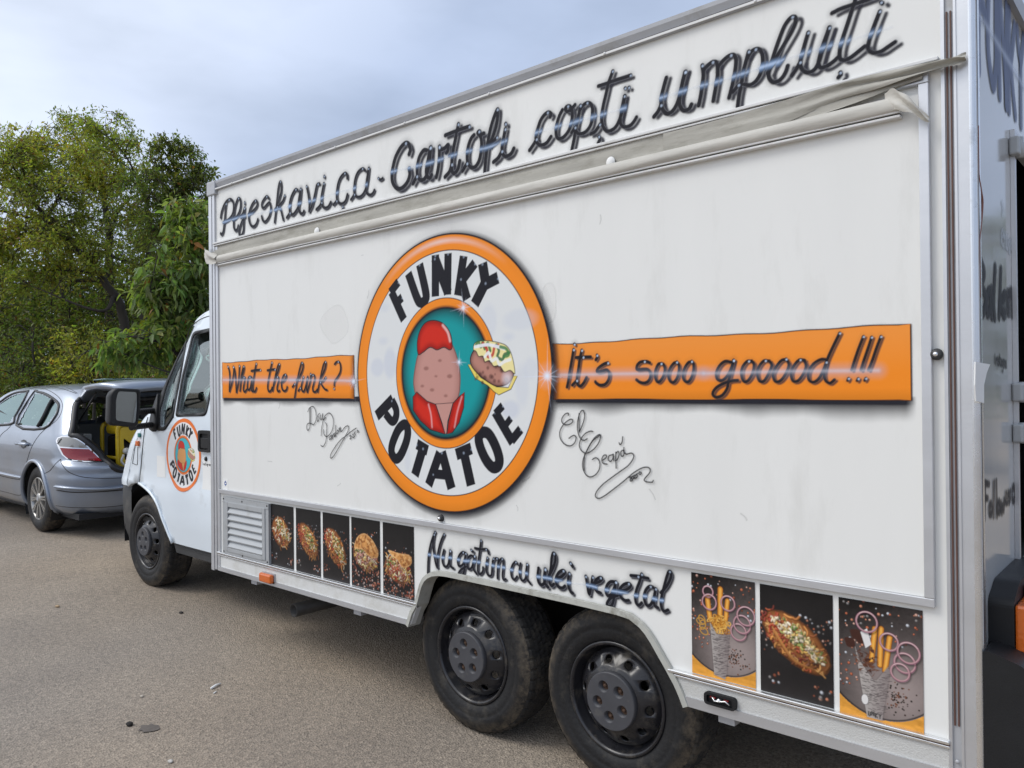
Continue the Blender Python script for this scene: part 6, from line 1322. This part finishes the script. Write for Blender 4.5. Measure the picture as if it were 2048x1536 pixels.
# alloy wheels
def alloy(u, y, sg):
    e = empty('wheel'); part(e, car); c = (CX - u, y, WZ); e.location = Vector(c) - car.location
    k = CS; R_ = WR; b = MB(); b.lathe([(.222, .014 * sg), (.235, .004 * sg), (.262, -.006 * sg), (.312, 0), (.336, .014 * sg), (.349, .036 * sg), (.352, .10 * sg), (.349, .165 * sg), (.332, .19 * sg), (.24, .2 * sg)], 72, c)
    tr = b.v; part(b.build('tyre', MT['tread'] if False else MT['rubber']), e)
    b = MB(); b.lathe([(.226, .012 * sg), (.220, .004 * sg), (.212, .012 * sg), (.205, .04 * sg), (.19, .10 * sg), (.19, .18 * sg)], 60, c)
    for q in range(10):
        a = 2 * math.pi * q / 10 + .1
        for da in (-.075, .075):
            def pt(r_, w_, d_): return (c[0] + r_ * math.cos(a + w_), c[1] + d_ * sg, c[2] + r_ * math.sin(a + w_))
            v = [pt(.045, da * 1.3 - .12, .012), pt(.045, da * 1.3 + .12, .012), pt(.215, da + .045, .006), pt(.215, da - .045, .006), pt(.045, da * 1.3 - .12, .04), pt(.045, da * 1.3 + .12, .04), pt(.215, da + .045, .04), pt(.215, da - .045, .04)]
            b.add(v, [(0, 1, 2, 3), (0, 4, 5, 1), (1, 5, 6, 2), (3, 2, 6, 7), (0, 3, 7, 4)])
    b.lathe([(0, .002 * sg), (.045, .004 * sg), (.062, .014 * sg), (.07, .05 * sg)], 24, c)
    part(b.build('rim', MT['alloy']), e)
    b = MB(); b.lathe([(0, .075 * sg), (.2, .075 * sg)], 30, c); part(b.build('brake_disc', MT['under']), e); b = MB(); b.lathe([(0, .0005 * sg), (.026, .0015 * sg)], 16, c); part(b.build('centre_cap', MT['alu_grey']), e)
for u in (WR_U, WF_U): alloy(u, CYC - .905, 1); alloy(u, CYC + .905, -1)
# boot opening: rubber surround, lining, far glass showing the bushes
sl_pts = "690,290 735,247 800,224 900,227 1010,242 1150,250 1330,262"
lo_pts = "690,290 676,330 664,420 652,520 640,585 700,597 760,630 830,685 890,745 935,800 990,840 1030,880 1080,905 1200,915 1400,920"
for s_ in (sl_pts, lo_pts):
    b = MB(); L = line3(s_, -.012, 4); b.tube(L, .034, 8, flat=.8); b.tube([(p[0], 2 * CYC - p[1], p[2]) for p in L], .034, 8, flat=.8); part(b.build('boot_seal', MT['car_trim']), car)
def inner_ring(dx, dy, dz): return [(p[0] - dx, p[1] + dy, p[2] + dz) for p in line3(lo_pts, -.01, 4)]
for s_, sh in ((lo_pts, (.14, .09, .02)), (sl_pts, (.12, .03, -.07))):
    A_ = line3(s_, -.02, 4); B_ = [np.array(p) + [-sh[0], sh[1], sh[2]] for p in A_]; n = len(A_); b = MB()
    b.add(list(A_) + B_, [(i, i + 1, n + i + 1, n + i) for i in range(n - 1)], True); b.add([(p[0], 2 * CYC - p[1], p[2]) for p in list(A_) + B_], [(i, i + 1, n + i + 1, n + i) for i in range(n - 1)], True)
    part(b.build('boot_surround', MT['plastic_dusty']), car)
MT['lining'] = mat('grey_boot_lining', (.13, .135, .135), .9, var=.2)
b = MB(); b.box(CX - 1.25, CX - .18, CYC - .60, CYC + .60, .70, .74); b.box(CX - 1.2, CX - .30, CYC - .68, CYC - .62, .742, 1.13); b.box(CX - 1.2, CX - .30, CYC + .62, CYC + .68, .742, 1.13); b.box(CX - 1.30, CX - 1.2, CYC - .66, CYC + .66, .742, 1.20, .02)
part(b.build('boot_lining', MT['lining']), car)
for y in (CYC - .42, CYC, CYC + .42):
    b = MB(); b.box(CX - 1.34, CX - 1.24, y - .13, y + .13, 1.22, 1.38, .04); part(b.build('headrest', MT['lining']), car)
for y in (CYC - .38, CYC + .38):
    b = MB(); b.box(CX - 2.25, CX - 2.1, y - .24, y + .24, .7, 1.25, .05); b.box(CX - 2.22, CX - 2.12, y - .12, y + .12, 1.27, 1.45, .04); part(b.build('front_seat', MT['lining']), car)
b = MB(); b.box(CX - 4.0, CX - 1.2, CYC - .75, CYC + .75, .46, .50); b.box(CX - 3.4, CX - 3.0, CYC - .75, CYC + .75, .5, 1.05); part(b.build('cabin_floor', MT['under']), car)
# tailgate swung up
tg = empty('tailgate'); part(tg, car); tg.location = Vector((CX - .5, CYC, 1.57)) - car.location
H0 = cast(*kp("690,262")[0])[0]
zt = H0[2] + .02
pr = [(0, .02), (.10, .060), (.30, .105), (.55, .14), (.80, .15), (.97, .13), (1.02, .09)]
v, f = [], []; ny = 17
for (dx, dz) in smooth_pts(pr, 4):
    for j in range(ny):
        q = 2 * j / (ny - 1) - 1; hw = .62 + .14 * min(1, dx / .5) - .10 * max(0, dx - .8) / .2
        v.append((H0[0] + .02 + dx, CYC + q * hw, zt + dz + .035 * (1 - q * q) - .025 * abs(q) ** 6))
n_ = len(v); k = len(v) // ny
vt_ = v + [(x + .004, CYC + (y - CYC) * .93, z - .055) for x, y, z in v]
f = [(i * ny + j, i * ny + j + 1, (i + 1) * ny + j + 1, (i + 1) * ny + j) for i in range(k - 1) for j in range(ny - 1)]
f2 = [tuple(n_ + q for q in g[::-1]) for g in f]
rim_ = [j for j in range(ny)] + [i * ny + ny - 1 for i in range(1, k)] + [(k - 1) * ny + j for j in range(ny - 2, -1, -1)] + [i * ny for i in range(k - 2, 0, -1)]
fe = [(rim_[i], rim_[(i + 1) % len(rim_)], n_ + rim_[(i + 1) % len(rim_)], n_ + rim_[i]) for i in range(len(rim_))]
part(MB().add(vt_, f + f2 + fe, True).build('tailgate_shell', MT['car']), tg)
b = MB(); b.plate([(.40, -.52), (.86, -.50), (.86, .50), (.40, .52)], fn=lambda a, c_, d: (H0[0] + a, CYC + c_, zt + .03 + .03 * a + d), depth=.02); part(b.build('tailgate_lining', MT['car_trim']), tg)
b = MB(); b.plate([(.08, -.50), (.50, -.54), (.50, .54), (.08, .50)], fn=lambda a, c_, d: (H0[0] + a, CYC + c_, zt + .175 + .02 * a + d), depth=.006); part(b.build('rear_window', MT['car_glass']), tg)
b = MB(); b.tube([(H0[0] + .02, CYC + y, zt + .10 + .05 * (1 - (y / .6) ** 2)) for y in np.linspace(-.55, .55, 13)], .022, 8, flat=.6); part(b.build('spoiler', MT['car_trim']), tg)
for sy in (-1, 1):
    b = MB(); b.tube([(H0[0] - .02, CYC + sy * .60, zt - .25), (H0[0] + .42, CYC + sy * .60, zt + .04)], .010, 8); part(b.build('gas_strut', MT['car_trim']), tg)
# roof seam
seam('roof_seam', "300,160 420,150 560,170 690,212", .004); seam('roof_seam', "520,128 620,165 700,210", .003)

# ------------------------------------------------------------------ yellow generator standing in the boot
gen = empty('generator', (CX - .55, CYC - .05, .745)); tag(gen, 'yellow framed portable generator standing in the open car boot', 'generator')
MT['yellow'] = mat('yellow_paint', (.62, .43, .015), .4, var=.1, dirt=(.3, .2, .02), dscale=6)
g0 = np.array([CX - .46, CYC - .215, .745]); GW = .60
b = MB()
for x in (-.20, .20):
    P = round_poly([(-.27 * GW, 0), (.27 * GW, 0), (.27 * GW, .46), (-.27 * GW, .46)], .07, 4); b.tube([(g0[0] + x, g0[1] + a, g0[2] + .02 + c_) for a, c_ in P], .022, 8, True)
for (a, c_) in ((-.27, .1), (.27, .1), (-.22, .46), (.22, .46)): b.tube([(g0[0] - .2, g0[1] + a * GW, g0[2] + .02 + c_), (g0[0] + .2, g0[1] + a * GW, g0[2] + .02 + c_)], .018, 8)
part(b.build('frame', MT['yellow']), gen)
b = MB(); b.box(g0[0] - .18, g0[0] + .18, g0[1] - .235 * GW, g0[1] + .235 * GW, g0[2] + .36, g0[2] + .475, .04); part(b.build('fuel_tank', MT['yellow']), gen)
b = MB(); b.plate(round_poly([(-.25, .02), (.25, .02), (.25, .44), (-.25, .44)], .05), [round_poly([(-.17, .10), (.19, .06), (.20, .30), (.10, .26), (-.06, .27), (-.19, .33)], .03)], lambda a, c_, d: (g0[0] + .226 + d, g0[1] + a * GW, g0[2] + c_), -.02); part(b.build('side_cover', MT['yellow']), gen)
b = MB(); b.box(g0[0] - .16, g0[0] + .16, g0[1] - .22 * GW, g0[1] + .22 * GW, g0[2] + .03, g0[2] + .35, .03); b.lathe([(0, .19), (.10, .19), (.12, .15), (.12, .0)], 20, (g0[0], g0[1], g0[2] + .17), 'x'); part(b.build('engine', MT['plastic']), gen)
b = MB(); b.box(g0[0] + .17, g0[0] + .215, g0[1] - .03, g0[1] + .10, g0[2] + .22, g0[2] + .285, .01); part(b.build('switch_panel', mat('red_panel', (.45, .02, .02), .4)), gen)
b = MB(); b.lathe([(0, -.07), (.026, -.07), (.034, -.05), (.034, .04), (.022, .07), (0, .07)], 16, (0, 0, 0), 'y'); pl = b.build('power_plug', mat('grey_white_plug', (.50, .50, .48), .5)); pl.location = (g0[0] + .26, g0[1] - .06, g0[2] + .185); pl.rotation_euler = (R(-14), 0, R(12)); tag(pl, 'pale grey plug pushed into the front of the yellow generator', 'plug')
b = MB(); b.tube(smooth_pts([(g0[0] + .27, g0[1] - .13, g0[2] + .16), (g0[0] + .27, g0[1] - .15, g0[2] + .08), (g0[0] + .28, g0[1] - .05, g0[2] - .0), (g0[0] + .30, g0[1] + .10, g0[2] - .04), (g0[0] + .31, g0[1] + .35, g0[2] - .06), (g0[0] + .33, g0[1] + .55, g0[2] - .04)], 6), .012, 8); cb = b.build('power_cable', mat('white_cable', (.62, .60, .55), .5)); tag(cb, 'white cable hanging from the plug across the boot sill', 'cable')

# ------------------------------------------------------------------ trees and bushes
def leaf_mat(name):
    m, n, l, b = nodes_of(name); out = n['Material Output']
    a = n.new('ShaderNodeAttribute'); a.attribute_name = 'leaf'
    l.new(a.outputs['Color'], b.inputs['Base Color']); b.inputs['Roughness'].default_value = .45; b.inputs['Specular IOR Level'].default_value = .35
    t = n.new('ShaderNodeBsdfTranslucent'); sc = n.new('ShaderNodeVectorMath'); sc.operation = 'MULTIPLY'; sc.inputs[1].default_value = (1.5, 1.6, .7); l.new(a.outputs['Color'], sc.inputs[0]); l.new(sc.outputs[0], t.inputs['Color'])
    mx = n.new('ShaderNodeMixShader'); mx.inputs[0].default_value = .48; l.new(b.outputs[0], mx.inputs[1]); l.new(t.outputs[0], mx.inputs[2]); l.new(mx.outputs[0], out.inputs['Surface'])
    return m
MT['leaf'] = leaf_mat('leaf')
MT['bark'] = mat('grey_brown_bark', (.060, .050, .042), .9, var=.35, vscale=9, bump=.6, bscale=22, stretch=(1, 1, .3))
MT['twig'] = mat('thin_branch_bark', (.050, .040, .034), .9, var=.3, vscale=12)

def leaves_mesh(name, pos, dirs, size, cols, parent, rng, asp=.42, droop=.25, rich=False):
    """one folded four-point leaf per position"""
    n = len(pos); pos = np.asarray(pos); d = np.asarray(dirs) + rng.normal(0, .45, (n, 3)); d[:, 2] -= droop; d /= np.linalg.norm(d, axis=1)[:, None] + 1e-9
    up = rng.normal(0, .55, (n, 3)) + [0, 0, 1.0]; s_ = np.cross(d, up); s_ /= np.linalg.norm(s_, axis=1)[:, None] + 1e-9; nn = np.cross(s_, d)
    L = (np.asarray(size) * rng.uniform(.6, 1.25, n))[:, None]; W = L * asp * rng.uniform(.8, 1.2, (n, 1))
    if rich:     # bent, folded leaf of eight points
        L = L * rng.uniform(.6, 1.15, (n, 1)); W = L * asp * rng.uniform(.75, 1.1, (n, 1)); bd = rng.uniform(.10, .45, (n, 1)); g = np.array([0, 0, -1.0])
        mid = lambda t: pos + d * L * t + g * L * bd * t * t
        A, M1, M2, T_ = pos, mid(.36), mid(.72), mid(1.0); up_ = nn * W * .22
        V = np.stack([A, M1 + s_ * W * .5 + up_, M1, M1 - s_ * W * .5 + up_, M2 + s_ * W * .36 + up_ * .8, M2, M2 - s_ * W * .36 + up_ * .8, T_], 1).reshape(-1, 3)
        i = np.arange(n) * 8; q = np.concatenate([np.stack([i + a_, i + b_, i + c_], 1) for a_, b_, c_ in ((0, 1, 2), (0, 2, 3), (1, 4, 5), (1, 5, 2), (2, 5, 6), (2, 6, 3), (4, 7, 5), (5, 7, 6))])
        return leaf_object(name, V, q, np.repeat(np.concatenate([cols, np.ones((n, 1))], 1), 8, 0), parent)
    A = pos; B = pos + d * L * .45 + s_ * W * .5 + nn * W * .18; C = pos + d * L - nn * L * .10; D = pos + d * L * .45 - s_ * W * .5 + nn * W * .18
    V = np.stack([A, B, C, D], 1).reshape(-1, 3)
    i = np.arange(n) * 4; q = np.stack([i, i + 1, i + 2, i, i + 2, i + 3], 1).reshape(-1, 3)
    return leaf_object(name, V, q, np.repeat(np.concatenate([cols, np.ones((n, 1))], 1), 4, 0), parent)
def leaf_object(name, V, q, c, parent):
    me = bpy.data.meshes.new(name); me.vertices.add(len(V)); me.vertices.foreach_set('co', V.astype(np.float32).ravel())
    me.loops.add(q.size); me.loops.foreach_set('vertex_index', q.astype(np.int32).ravel()); me.polygons.add(len(q)); me.polygons.foreach_set('loop_start', np.arange(0, q.size, 3, dtype=np.int32)); me.update(calc_edges=True)
    ca = me.color_attributes.new('leaf', 'FLOAT_COLOR', 'POINT'); ca.data.foreach_set('color', c.astype(np.float32).ravel())
    return link(name, me, parent, MT['leaf'])
def leaf_cols(n, rng, base, amt, accents=(), p=0.0):
    c = np.asarray(base)[None] * rng.uniform(1 - amt, 1 + amt, (n, 1)) * (1 + rng.normal(0, .10, (n, 3)))
    if accents: 
        k = rng.random(n) < p; c[k] = np.asarray(accents)[rng.integers(0, len(accents), k.sum())] * rng.uniform(.7, 1.2, (k.sum(), 1))
    return np.clip(c, .003, .9)
def tree(name, label, cat, base, trunks, blobs, n_tw, per, lsize, col, amt=.35, acc=((.22, .17, .02), (.16, .08, .03)), pacc=.05, seed=1, group=None, asp=.42, droop=.25, tw_len=(.35, .8), tr=.09, limb_n=10, rise=.5, bare=.0):
    """trunks: polylines (base upwards); blobs: (centre, radii, weight) that the crown fills; twigs grow from limbs towards points in the blobs"""
    rng = np.random.default_rng(seed); e = empty(name, tuple(base)); tag(e, label, cat, group)
    tb = MB(); joints = []
    for ti, tl_ in enumerate(trunks):
        P = [np.array(p, float) for p in smooth_pts(tl_, 6)]; m = len(P); rad = [tr * (1 - .62 * i / (m - 1)) * (1.35 if i == 0 else 1) for i in range(m)]
        P = [p + rng.normal(0, .012, 3) * (i > 0) for i, p in enumerate(P)]; tb.tube(P, rad, 9); joints += [(P[i], rad[i]) for i in range(m // 3, m)]
    w = np.array([b_[2] for b_ in blobs], float); w /= w.sum(); lb = MB()
    def rnd(bi, shell=.45):
        c, r_, _ = blobs[bi]; v = rng.normal(0, 1, 3); v /= np.linalg.norm(v); return np.array(c) + np.array(r_) * v * rng.random() ** shell
    for q in range(limb_n):          # main limbs
        tgt = rnd(rng.choice(len(blobs), p=w), .35); ds = [np.linalg.norm(tgt - j[0]) + (0 if tgt[2] > j[0][2] else 1.5) for j in joints[:40]]; k = int(np.argmin(ds)); s0, r0 = joints[k]
        md = (s0 + tgt) / 2 + rng.normal(0, .18, 3) + [0, 0, rise * .25]; P = smooth_pts([s0, md, tgt], 7); m = len(P); r1 = min(r0 * .6, .035 + .012 * np.linalg.norm(tgt - s0)); rad = [max(.006, r1 * (1 - .85 * i / (m - 1))) for i in range(m)]
        lb.tube(P, rad, 6); joints += [(P[i], rad[i]) for i in range(2, m)]
    J = np.array([j[0] for j in joints]); pos, dr = [], []
    for q in range(n_tw):
        tip = rnd(rng.choice(len(blobs), p=w)); k = int(np.argmin(np.linalg.norm(J - tip, axis=1) + .25 * rng.random(len(J)))); s0 = J[k]; d = tip - s0; L = np.linalg.norm(d)
        mx_ = rng.uniform(*tw_len) * 1.6
        if L > mx_ * 1.5: s0 = tip - d / L * mx_
        md = (s0 + tip) / 2 + rng.normal(0, .06, 3) + [0, 0, .06]; P = smooth_pts([s0, md, tip], 4); m = len(P); r0 = min(.009, joints[k][1] * .7)
        if q % 2 == 0 or L > .9: lb.tube(P, [max(.0022, r0 * (1 - .8 * i / (m - 1))) for i in range(m)], 4, cap=False)
        if rng.random() < bare: continue
        kk = rng.poisson(per); t = rng.random(kk) ** .7; ii = t * (m - 1); i0 = np.clip(ii.astype(int), 0, m - 2); fr = (ii - i0)[:, None]; PP = np.array(P)
        pos.append(PP[i0] * (1 - fr) + PP[i0 + 1] * fr + rng.normal(0, .035, (kk, 3))); td = PP[-1] - PP[0]; td = td / (np.linalg.norm(td) + 1e-9); dr.append(np.tile(td, (kk, 1)) * .6 + rng.normal(0, .5, (kk, 3)))
    tr_o = part(tb.build('trunk', MT['bark']), e); part(lb.build('branch', MT['twig'], None, fix=False), tr_o)
    pos = np.concatenate(pos); dr = np.concatenate(dr); n = len(pos)
    # whole twigs vary in hue as well as single leaves
    hue = .8 + .4 * np.sin(pos @ np.array([1.3, 1.1, 1.9]) * 1.7 + seed)[:, None] * np.array([[.35, .2, .1]]) + .2
    part(leaves_mesh('crown', pos, dr, np.full(n, lsize), leaf_cols(n, rng, col, amt, acc, pacc) * hue, None, rng, asp, droop, lsize > .12 and 'sapling' in name), e)
    return e
def pt(px, py, dep): return at(px, py, dep)
def base_at(px, dep, z=.05):
    p = at(px, 800, dep); return np.array([p[0], p[1], z])
G1 = (.250, .270, .055); G2 = (.185, .225, .055); G3 = (.125, .160, .042); G4 = (.165, .225, .068)
D = 14.0
# big spreading tree on the left, limbs leaning out to the left
bA = base_at(268, D); 
tree('spreading_tree', 'large spreading tree with twin grey trunks and yellowish green leaves behind the car', 'tree', bA,
     [[bA, pt(250, 660, D), pt(235, 600, D), pt(190, 540, D), pt(110, 450, D), pt(40, 380, D + .3)], [base_at(298, D), pt(293, 680, D), pt(285, 600, D), pt(300, 500, D + .3), pt(290, 380, D + .5)]],
     [(pt(60, 400, D), (1.3, 1.3, 1.15), 3), (pt(170, 420, D), (1.3, 1.3, 1.3), 3), (pt(20, 520, D - .5), (1.1, 1.0, .9), 2), (pt(230, 340, D + .3), (.95, 1.0, 1.0), 1.6), (pt(150, 300, D + .5), (.8, .9, .7), 1), (pt(-60, 430, D), (1.3, 1.3, 1.3), 2), (pt(150, 520, D - .4), (1.2, 1.0, .6), 1.6), (pt(20, 330, D), (1.0, 1.0, .75), 1.6), (pt(90, 310, D + .3), (.8, .8, .6), 1)],
     2100, 13, .080, G1, .38, pacc=.05, seed=11, tr=.095, limb_n=26, bare=.04)
bB = base_at(215, D + 2)
tree('slender_tree', 'tall thin topped tree whose bare twigs stick out above the rest', 'tree', bB, [[bB, pt(220, 600, D + 2), pt(215, 450, D + 2), pt(190, 300, D + 2.2)]],
     [(pt(160, 300, D + 2), (.8, .8, .75), 2), (pt(215, 290, D + 2), (.75, .8, .7), 2), (pt(105, 330, D + 2), (.9, .9, .75), 2), (pt(180, 400, D + 2), (1.2, 1.2, 1.0), 3), (pt(125, 255, D + 2), (.35, .4, .36), .35), (pt(180, 245, D + 2), (.28, .3, .40), .3), (pt(250, 265, D + 2), (.35, .35, .36), .35), (pt(230, 500, D + 2), (1.4, 1.3, 1.2), 3)],
     1250, 9, .075, G2, .35, pacc=.05, seed=23, tr=.11, limb_n=30, tw_len=(.4, .9), bare=.10)
bC = base_at(352, D - .8)
tree('dense_tree', 'dense dark green tree with narrow crown just left of the truck roof', 'tree', bC, [[bC, pt(355, 650, D - .8), pt(350, 500, D - .8), pt(355, 340, D - .6)]],
     [(pt(360, 400, D - .8), (.55, .8, .95), 3), (pt(320, 380, D - .8), (.62, .7, .62), 2), (pt(400, 430, D - .8), (.45, .6, .9), 2), (pt(345, 310, D - .8), (.32, .4, .30), .8), (pt(300, 470, D - .6), (.8, .8, .8), 2), (pt(395, 330, D - .8), (.28, .35, .32), .45), (pt(340, 560, D - .4), (.9, .8, .8), 2)],
     1150, 12, .078, G3, .4, pacc=.02, seed=31, tr=.09, limb_n=24, tw_len=(.25, .55), bare=.06, droop=.5)
# young tree with big compound leaves close behind the cab
bS = base_at(395, 10.6)
tree('broadleaf_sapling', 'young bright green tree with large drooping leaves right behind the cab roof', 'tree', bS, [[bS, pt(392, 700, 10.6), pt(396, 560, 10.6), pt(372, 440, 10.6)], [bS, pt(360, 720, 10.4), pt(330, 640, 10.3), pt(300, 580, 10.2)]],
     [(pt(385, 540, 10.5), (.42, .45, .75), 3), (pt(340, 600, 10.4), (.45, .45, .50), 2.2), (pt(370, 440, 10.5), (.30, .35, .34), 1), (pt(300, 590, 10.3), (.36, .36, .26), 1), (pt(270, 690, 10.2), (.45, .4, .30), .8), (pt(420, 470, 10.5), (.3, .4, .5), 1), (pt(340, 690, 10.4), (.55, .5, .40), 1.6), (pt(235, 720, 10.3), (.40, .4, .22), .5), (pt(400, 640, 10.5), (.4, .4, .5), 1.5)],
     620, 8.5, .145, G4, .34, acc=((.30, .20, .04), (.34, .15, .04), (.20, .22, .03)), pacc=.045, seed=44, tr=.045, limb_n=18, tw_len=(.25, .5), asp=.40, droop=.55)
# low bushes under the trees
for k, (px, py, dep, r_, col, sd, lab) in enumerate(((40, 720, 13.2, (1.25, .9, .75), G3, 51, 'dark leafy bush at the left edge behind the car roof'), (165, 715, 12.8, (.95, .8, .62), G1, 52, 'yellow green bush left of the twin tree trunks'), (235, 690, 15.2, (1.5, 1.0, 1.0), G3, 53, 'shadowy bush behind the twin tree trunks'),
      (330, 745, 12.4, (1.0, .8, .55), G2, 54, 'bush with mixed green leaves between the trunks and the cab'), (120, 610, 16.5, (2.2, 1.0, 1.6), G3, 55, 'tall dark thicket behind the spreading tree'), (330, 600, 16.5, (1.8, 1.0, 1.7), G3, 56, 'tall dark thicket behind the narrow dense tree'), (-20, 620, 16.0, (1.6, 1.0, 1.5), G3, 57, 'tall dark thicket at the far left edge'))):
    c = pt(px, py, dep); b0 = np.array([c[0], c[1], .05])
    st = [[b0 + [dx, .1 * dx, 0], b0 + [dx * 1.6, 0, (c[2] - .05) * .6], c + [dx * 2.2, 0, r_[2] * .4]] for dx in (-.25, .05, .3)]
    big = k >= 4
    tree('bush', lab, 'bush', b0, st, [(c, r_, 2), (c + np.array([r_[0] * .5, 0, -r_[2] * .55]), (r_[0] * .7, r_[1], r_[2] * .6), 1), (c + np.array([-r_[0] * .5, 0, -r_[2] * .5]), (r_[0] * .7, r_[1], r_[2] * .6), 1)], 620 if big else 360, 11, .09 if big else .075, col, .4, pacc=.06, seed=sd, tr=.035, limb_n=14, tw_len=(.25, .5), group='bushes under the trees')
# the wood that closes the view behind the trees: one dark mass nobody could count
rng = np.random.default_rng(77); n = 46000
t = rng.random(n); a0, a1 = at(-160, 780, 19), at(520, 780, 18.5); P = a0[None] * (1 - t[:, None]) + a1[None] * t[:, None]
hgt = 4.6 + .7 * np.sin(t * 19) + .5 * np.sin(t * 47 + 1); P[:, 2] = .05 + rng.random(n) ** .8 * hgt; P[:, :2] += rng.normal(0, .55, (n, 2))
tag(leaves_mesh('far_wood', P, rng.normal(0, 1, (n, 3)), np.full(n, .17), leaf_cols(n, rng, G3, .4, ((.12, .10, .02),), .03), None, rng), kind='stuff')
# grass and weeds on the verge under the trees
n = 16000; t = rng.random(n); a0, a1 = at(-260, 790, 12.2), at(470, 790, 11.0); P = a0[None] * (1 - t[:, None]) + a1[None] * t[:, None]; dep_ = rng.random(n)[:, None]
P += np.array([[-.66, .75, 0]]) * dep_ * 7; P[:, 2] = .09; dr = rng.normal(0, .35, (n, 3)) + [0, 0, 1.2]
tag(leaves_mesh('verge_grass', P, dr, np.full(n, .26), leaf_cols(n, rng, (.06, .075, .02), .4, ((.20, .15, .06),), .12), None, rng, .14, -.5), kind='stuff')
v = [tuple(p) for p in (*[at(px, 790, 11.4) * [1, 1, 0] + [0, 0, .108] for px in (-400, 0, 250, 560)], *[at(px, 790, 40) * [1, 1, 0] + [0, 0, .108] for px in (560, 250, 0, -400)])]
tag(MB().add(v, [tuple(range(8))]).build('verge_soil', mat('dark_leaf_litter', (.055, .042, .028), .95, var=.4, vscale=5, bump=.5, bscale=30)), kind='structure')
# a tree row on the far side of the truck (seen only mirrored in the glossy rear wall)
for k, (x, y, h) in enumerate(((1.9, 13.0, 4.2), (5.0, 14.0, 4.6))):
    b0 = np.array([x, y, .0]); tree('roadside_tree', ('round dark tree mirrored in the rear wall', 'wider dark tree mirrored in the rear wall')[k], 'tree', b0, [[b0, b0 + [.1, 0, h * .5], b0 + [0, 0, h]]], [(b0 + np.array([0, 0, h * .62]), (1.7 + .3 * k, 1.4, h * .48), 1)], 420, 12, .15, G3, .3, seed=90 + k, tr=.12, limb_n=12, group='trees beyond the truck')

# ------------------------------------------------------------------ litter on the road
def on_road(px, py):
    d = ray(px, py); t = -CAM[2] / d[2]; p = CAM + d * t; return np.array([p[0], p[1], float(ground_h(p[0], p[1]))])
a, c_ = on_road(422, 1379), on_road(441, 1370); b = MB(); b.tube([a + [0, 0, .006], (a + c_) / 2 + [0, 0, .010], c_ + [0, 0, .007]], [.006, .007, .005], 7)
tag(b.build('litter_stick', MT['paper']), 'thin white stick lying on the asphalt in front of the truck', 'stick')
a, c_ = on_road(427, 1388), on_road(433, 1385); b = MB(); b.tube([a + [0, 0, .004], c_ + [0, 0, .005]], [.003, .004], 6)
tag(b.build('litter_stick', MT['paper']), 'tiny white sliver beside the longer white stick on the asphalt', 'stick')
def pebble(name, px, py, r, col, lab, cat, flat=.6, seed=1):
    rn = random.Random(seed); p = on_road(px, py); bm = bmesh.new(); bmesh.ops.create_icosphere(bm, subdivisions=2, radius=r)
    for q in bm.verts: q.co *= rn.uniform(.82, 1.12); q.co.z *= flat; q.co.x *= 1.3
    bm.verts.index_update(); o = MB().add([tuple(Vector(p) + q.co + Vector((0, 0, r * flat * .8))) for q in bm.verts], [[q.index for q in f.verts] for f in bm.faces], True).build(name, mat(name + '_stone', col, .9, var=.3, vscale=40)); bm.free()
    return tag(o, lab, cat)
pebble('clod', 259, 1451, .016, (.018, .016, .014), 'small black clod on the asphalt, left of the dark smudge', 'clod', seed=2)
pebble('pebble', 341, 1525, .011, (.5, .48, .44), 'single pale pebble near the bottom edge of the road', 'pebble', seed=3)
pebble('pebble', 115, 1218, .015, (.42, .30, .18), 'tan pebble on the road left of the front wheel', 'pebble', seed=4)
pebble('pebble', 362, 1227, .014, (.05, .045, .04), 'dark pebble on the road right of the front wheel', 'pebble', seed=5)
pebble('pebble', 284, 1394, .010, (.40, .36, .30), 'grey pebble between the clod and the white stick', 'pebble', seed=6)
p = on_road(298, 1457); rn = random.Random(5); b = MB(); b.plate([(p[0] + .055 * math.cos(t) * rn.uniform(.6, 1.2), p[1] + .045 * math.sin(t) * rn.uniform(.6, 1.2)) for t in np.linspace(0, 6.283, 19)[:-1]], fn=lambda x, y, d: (x, y, .0045)); tag(b.build('oil_stain', mat('dark_oil_smudge', (.115, .10, .088), .9, var=.4, vscale=30)), 'dark smudge on the asphalt beside the black clod', 'stain')
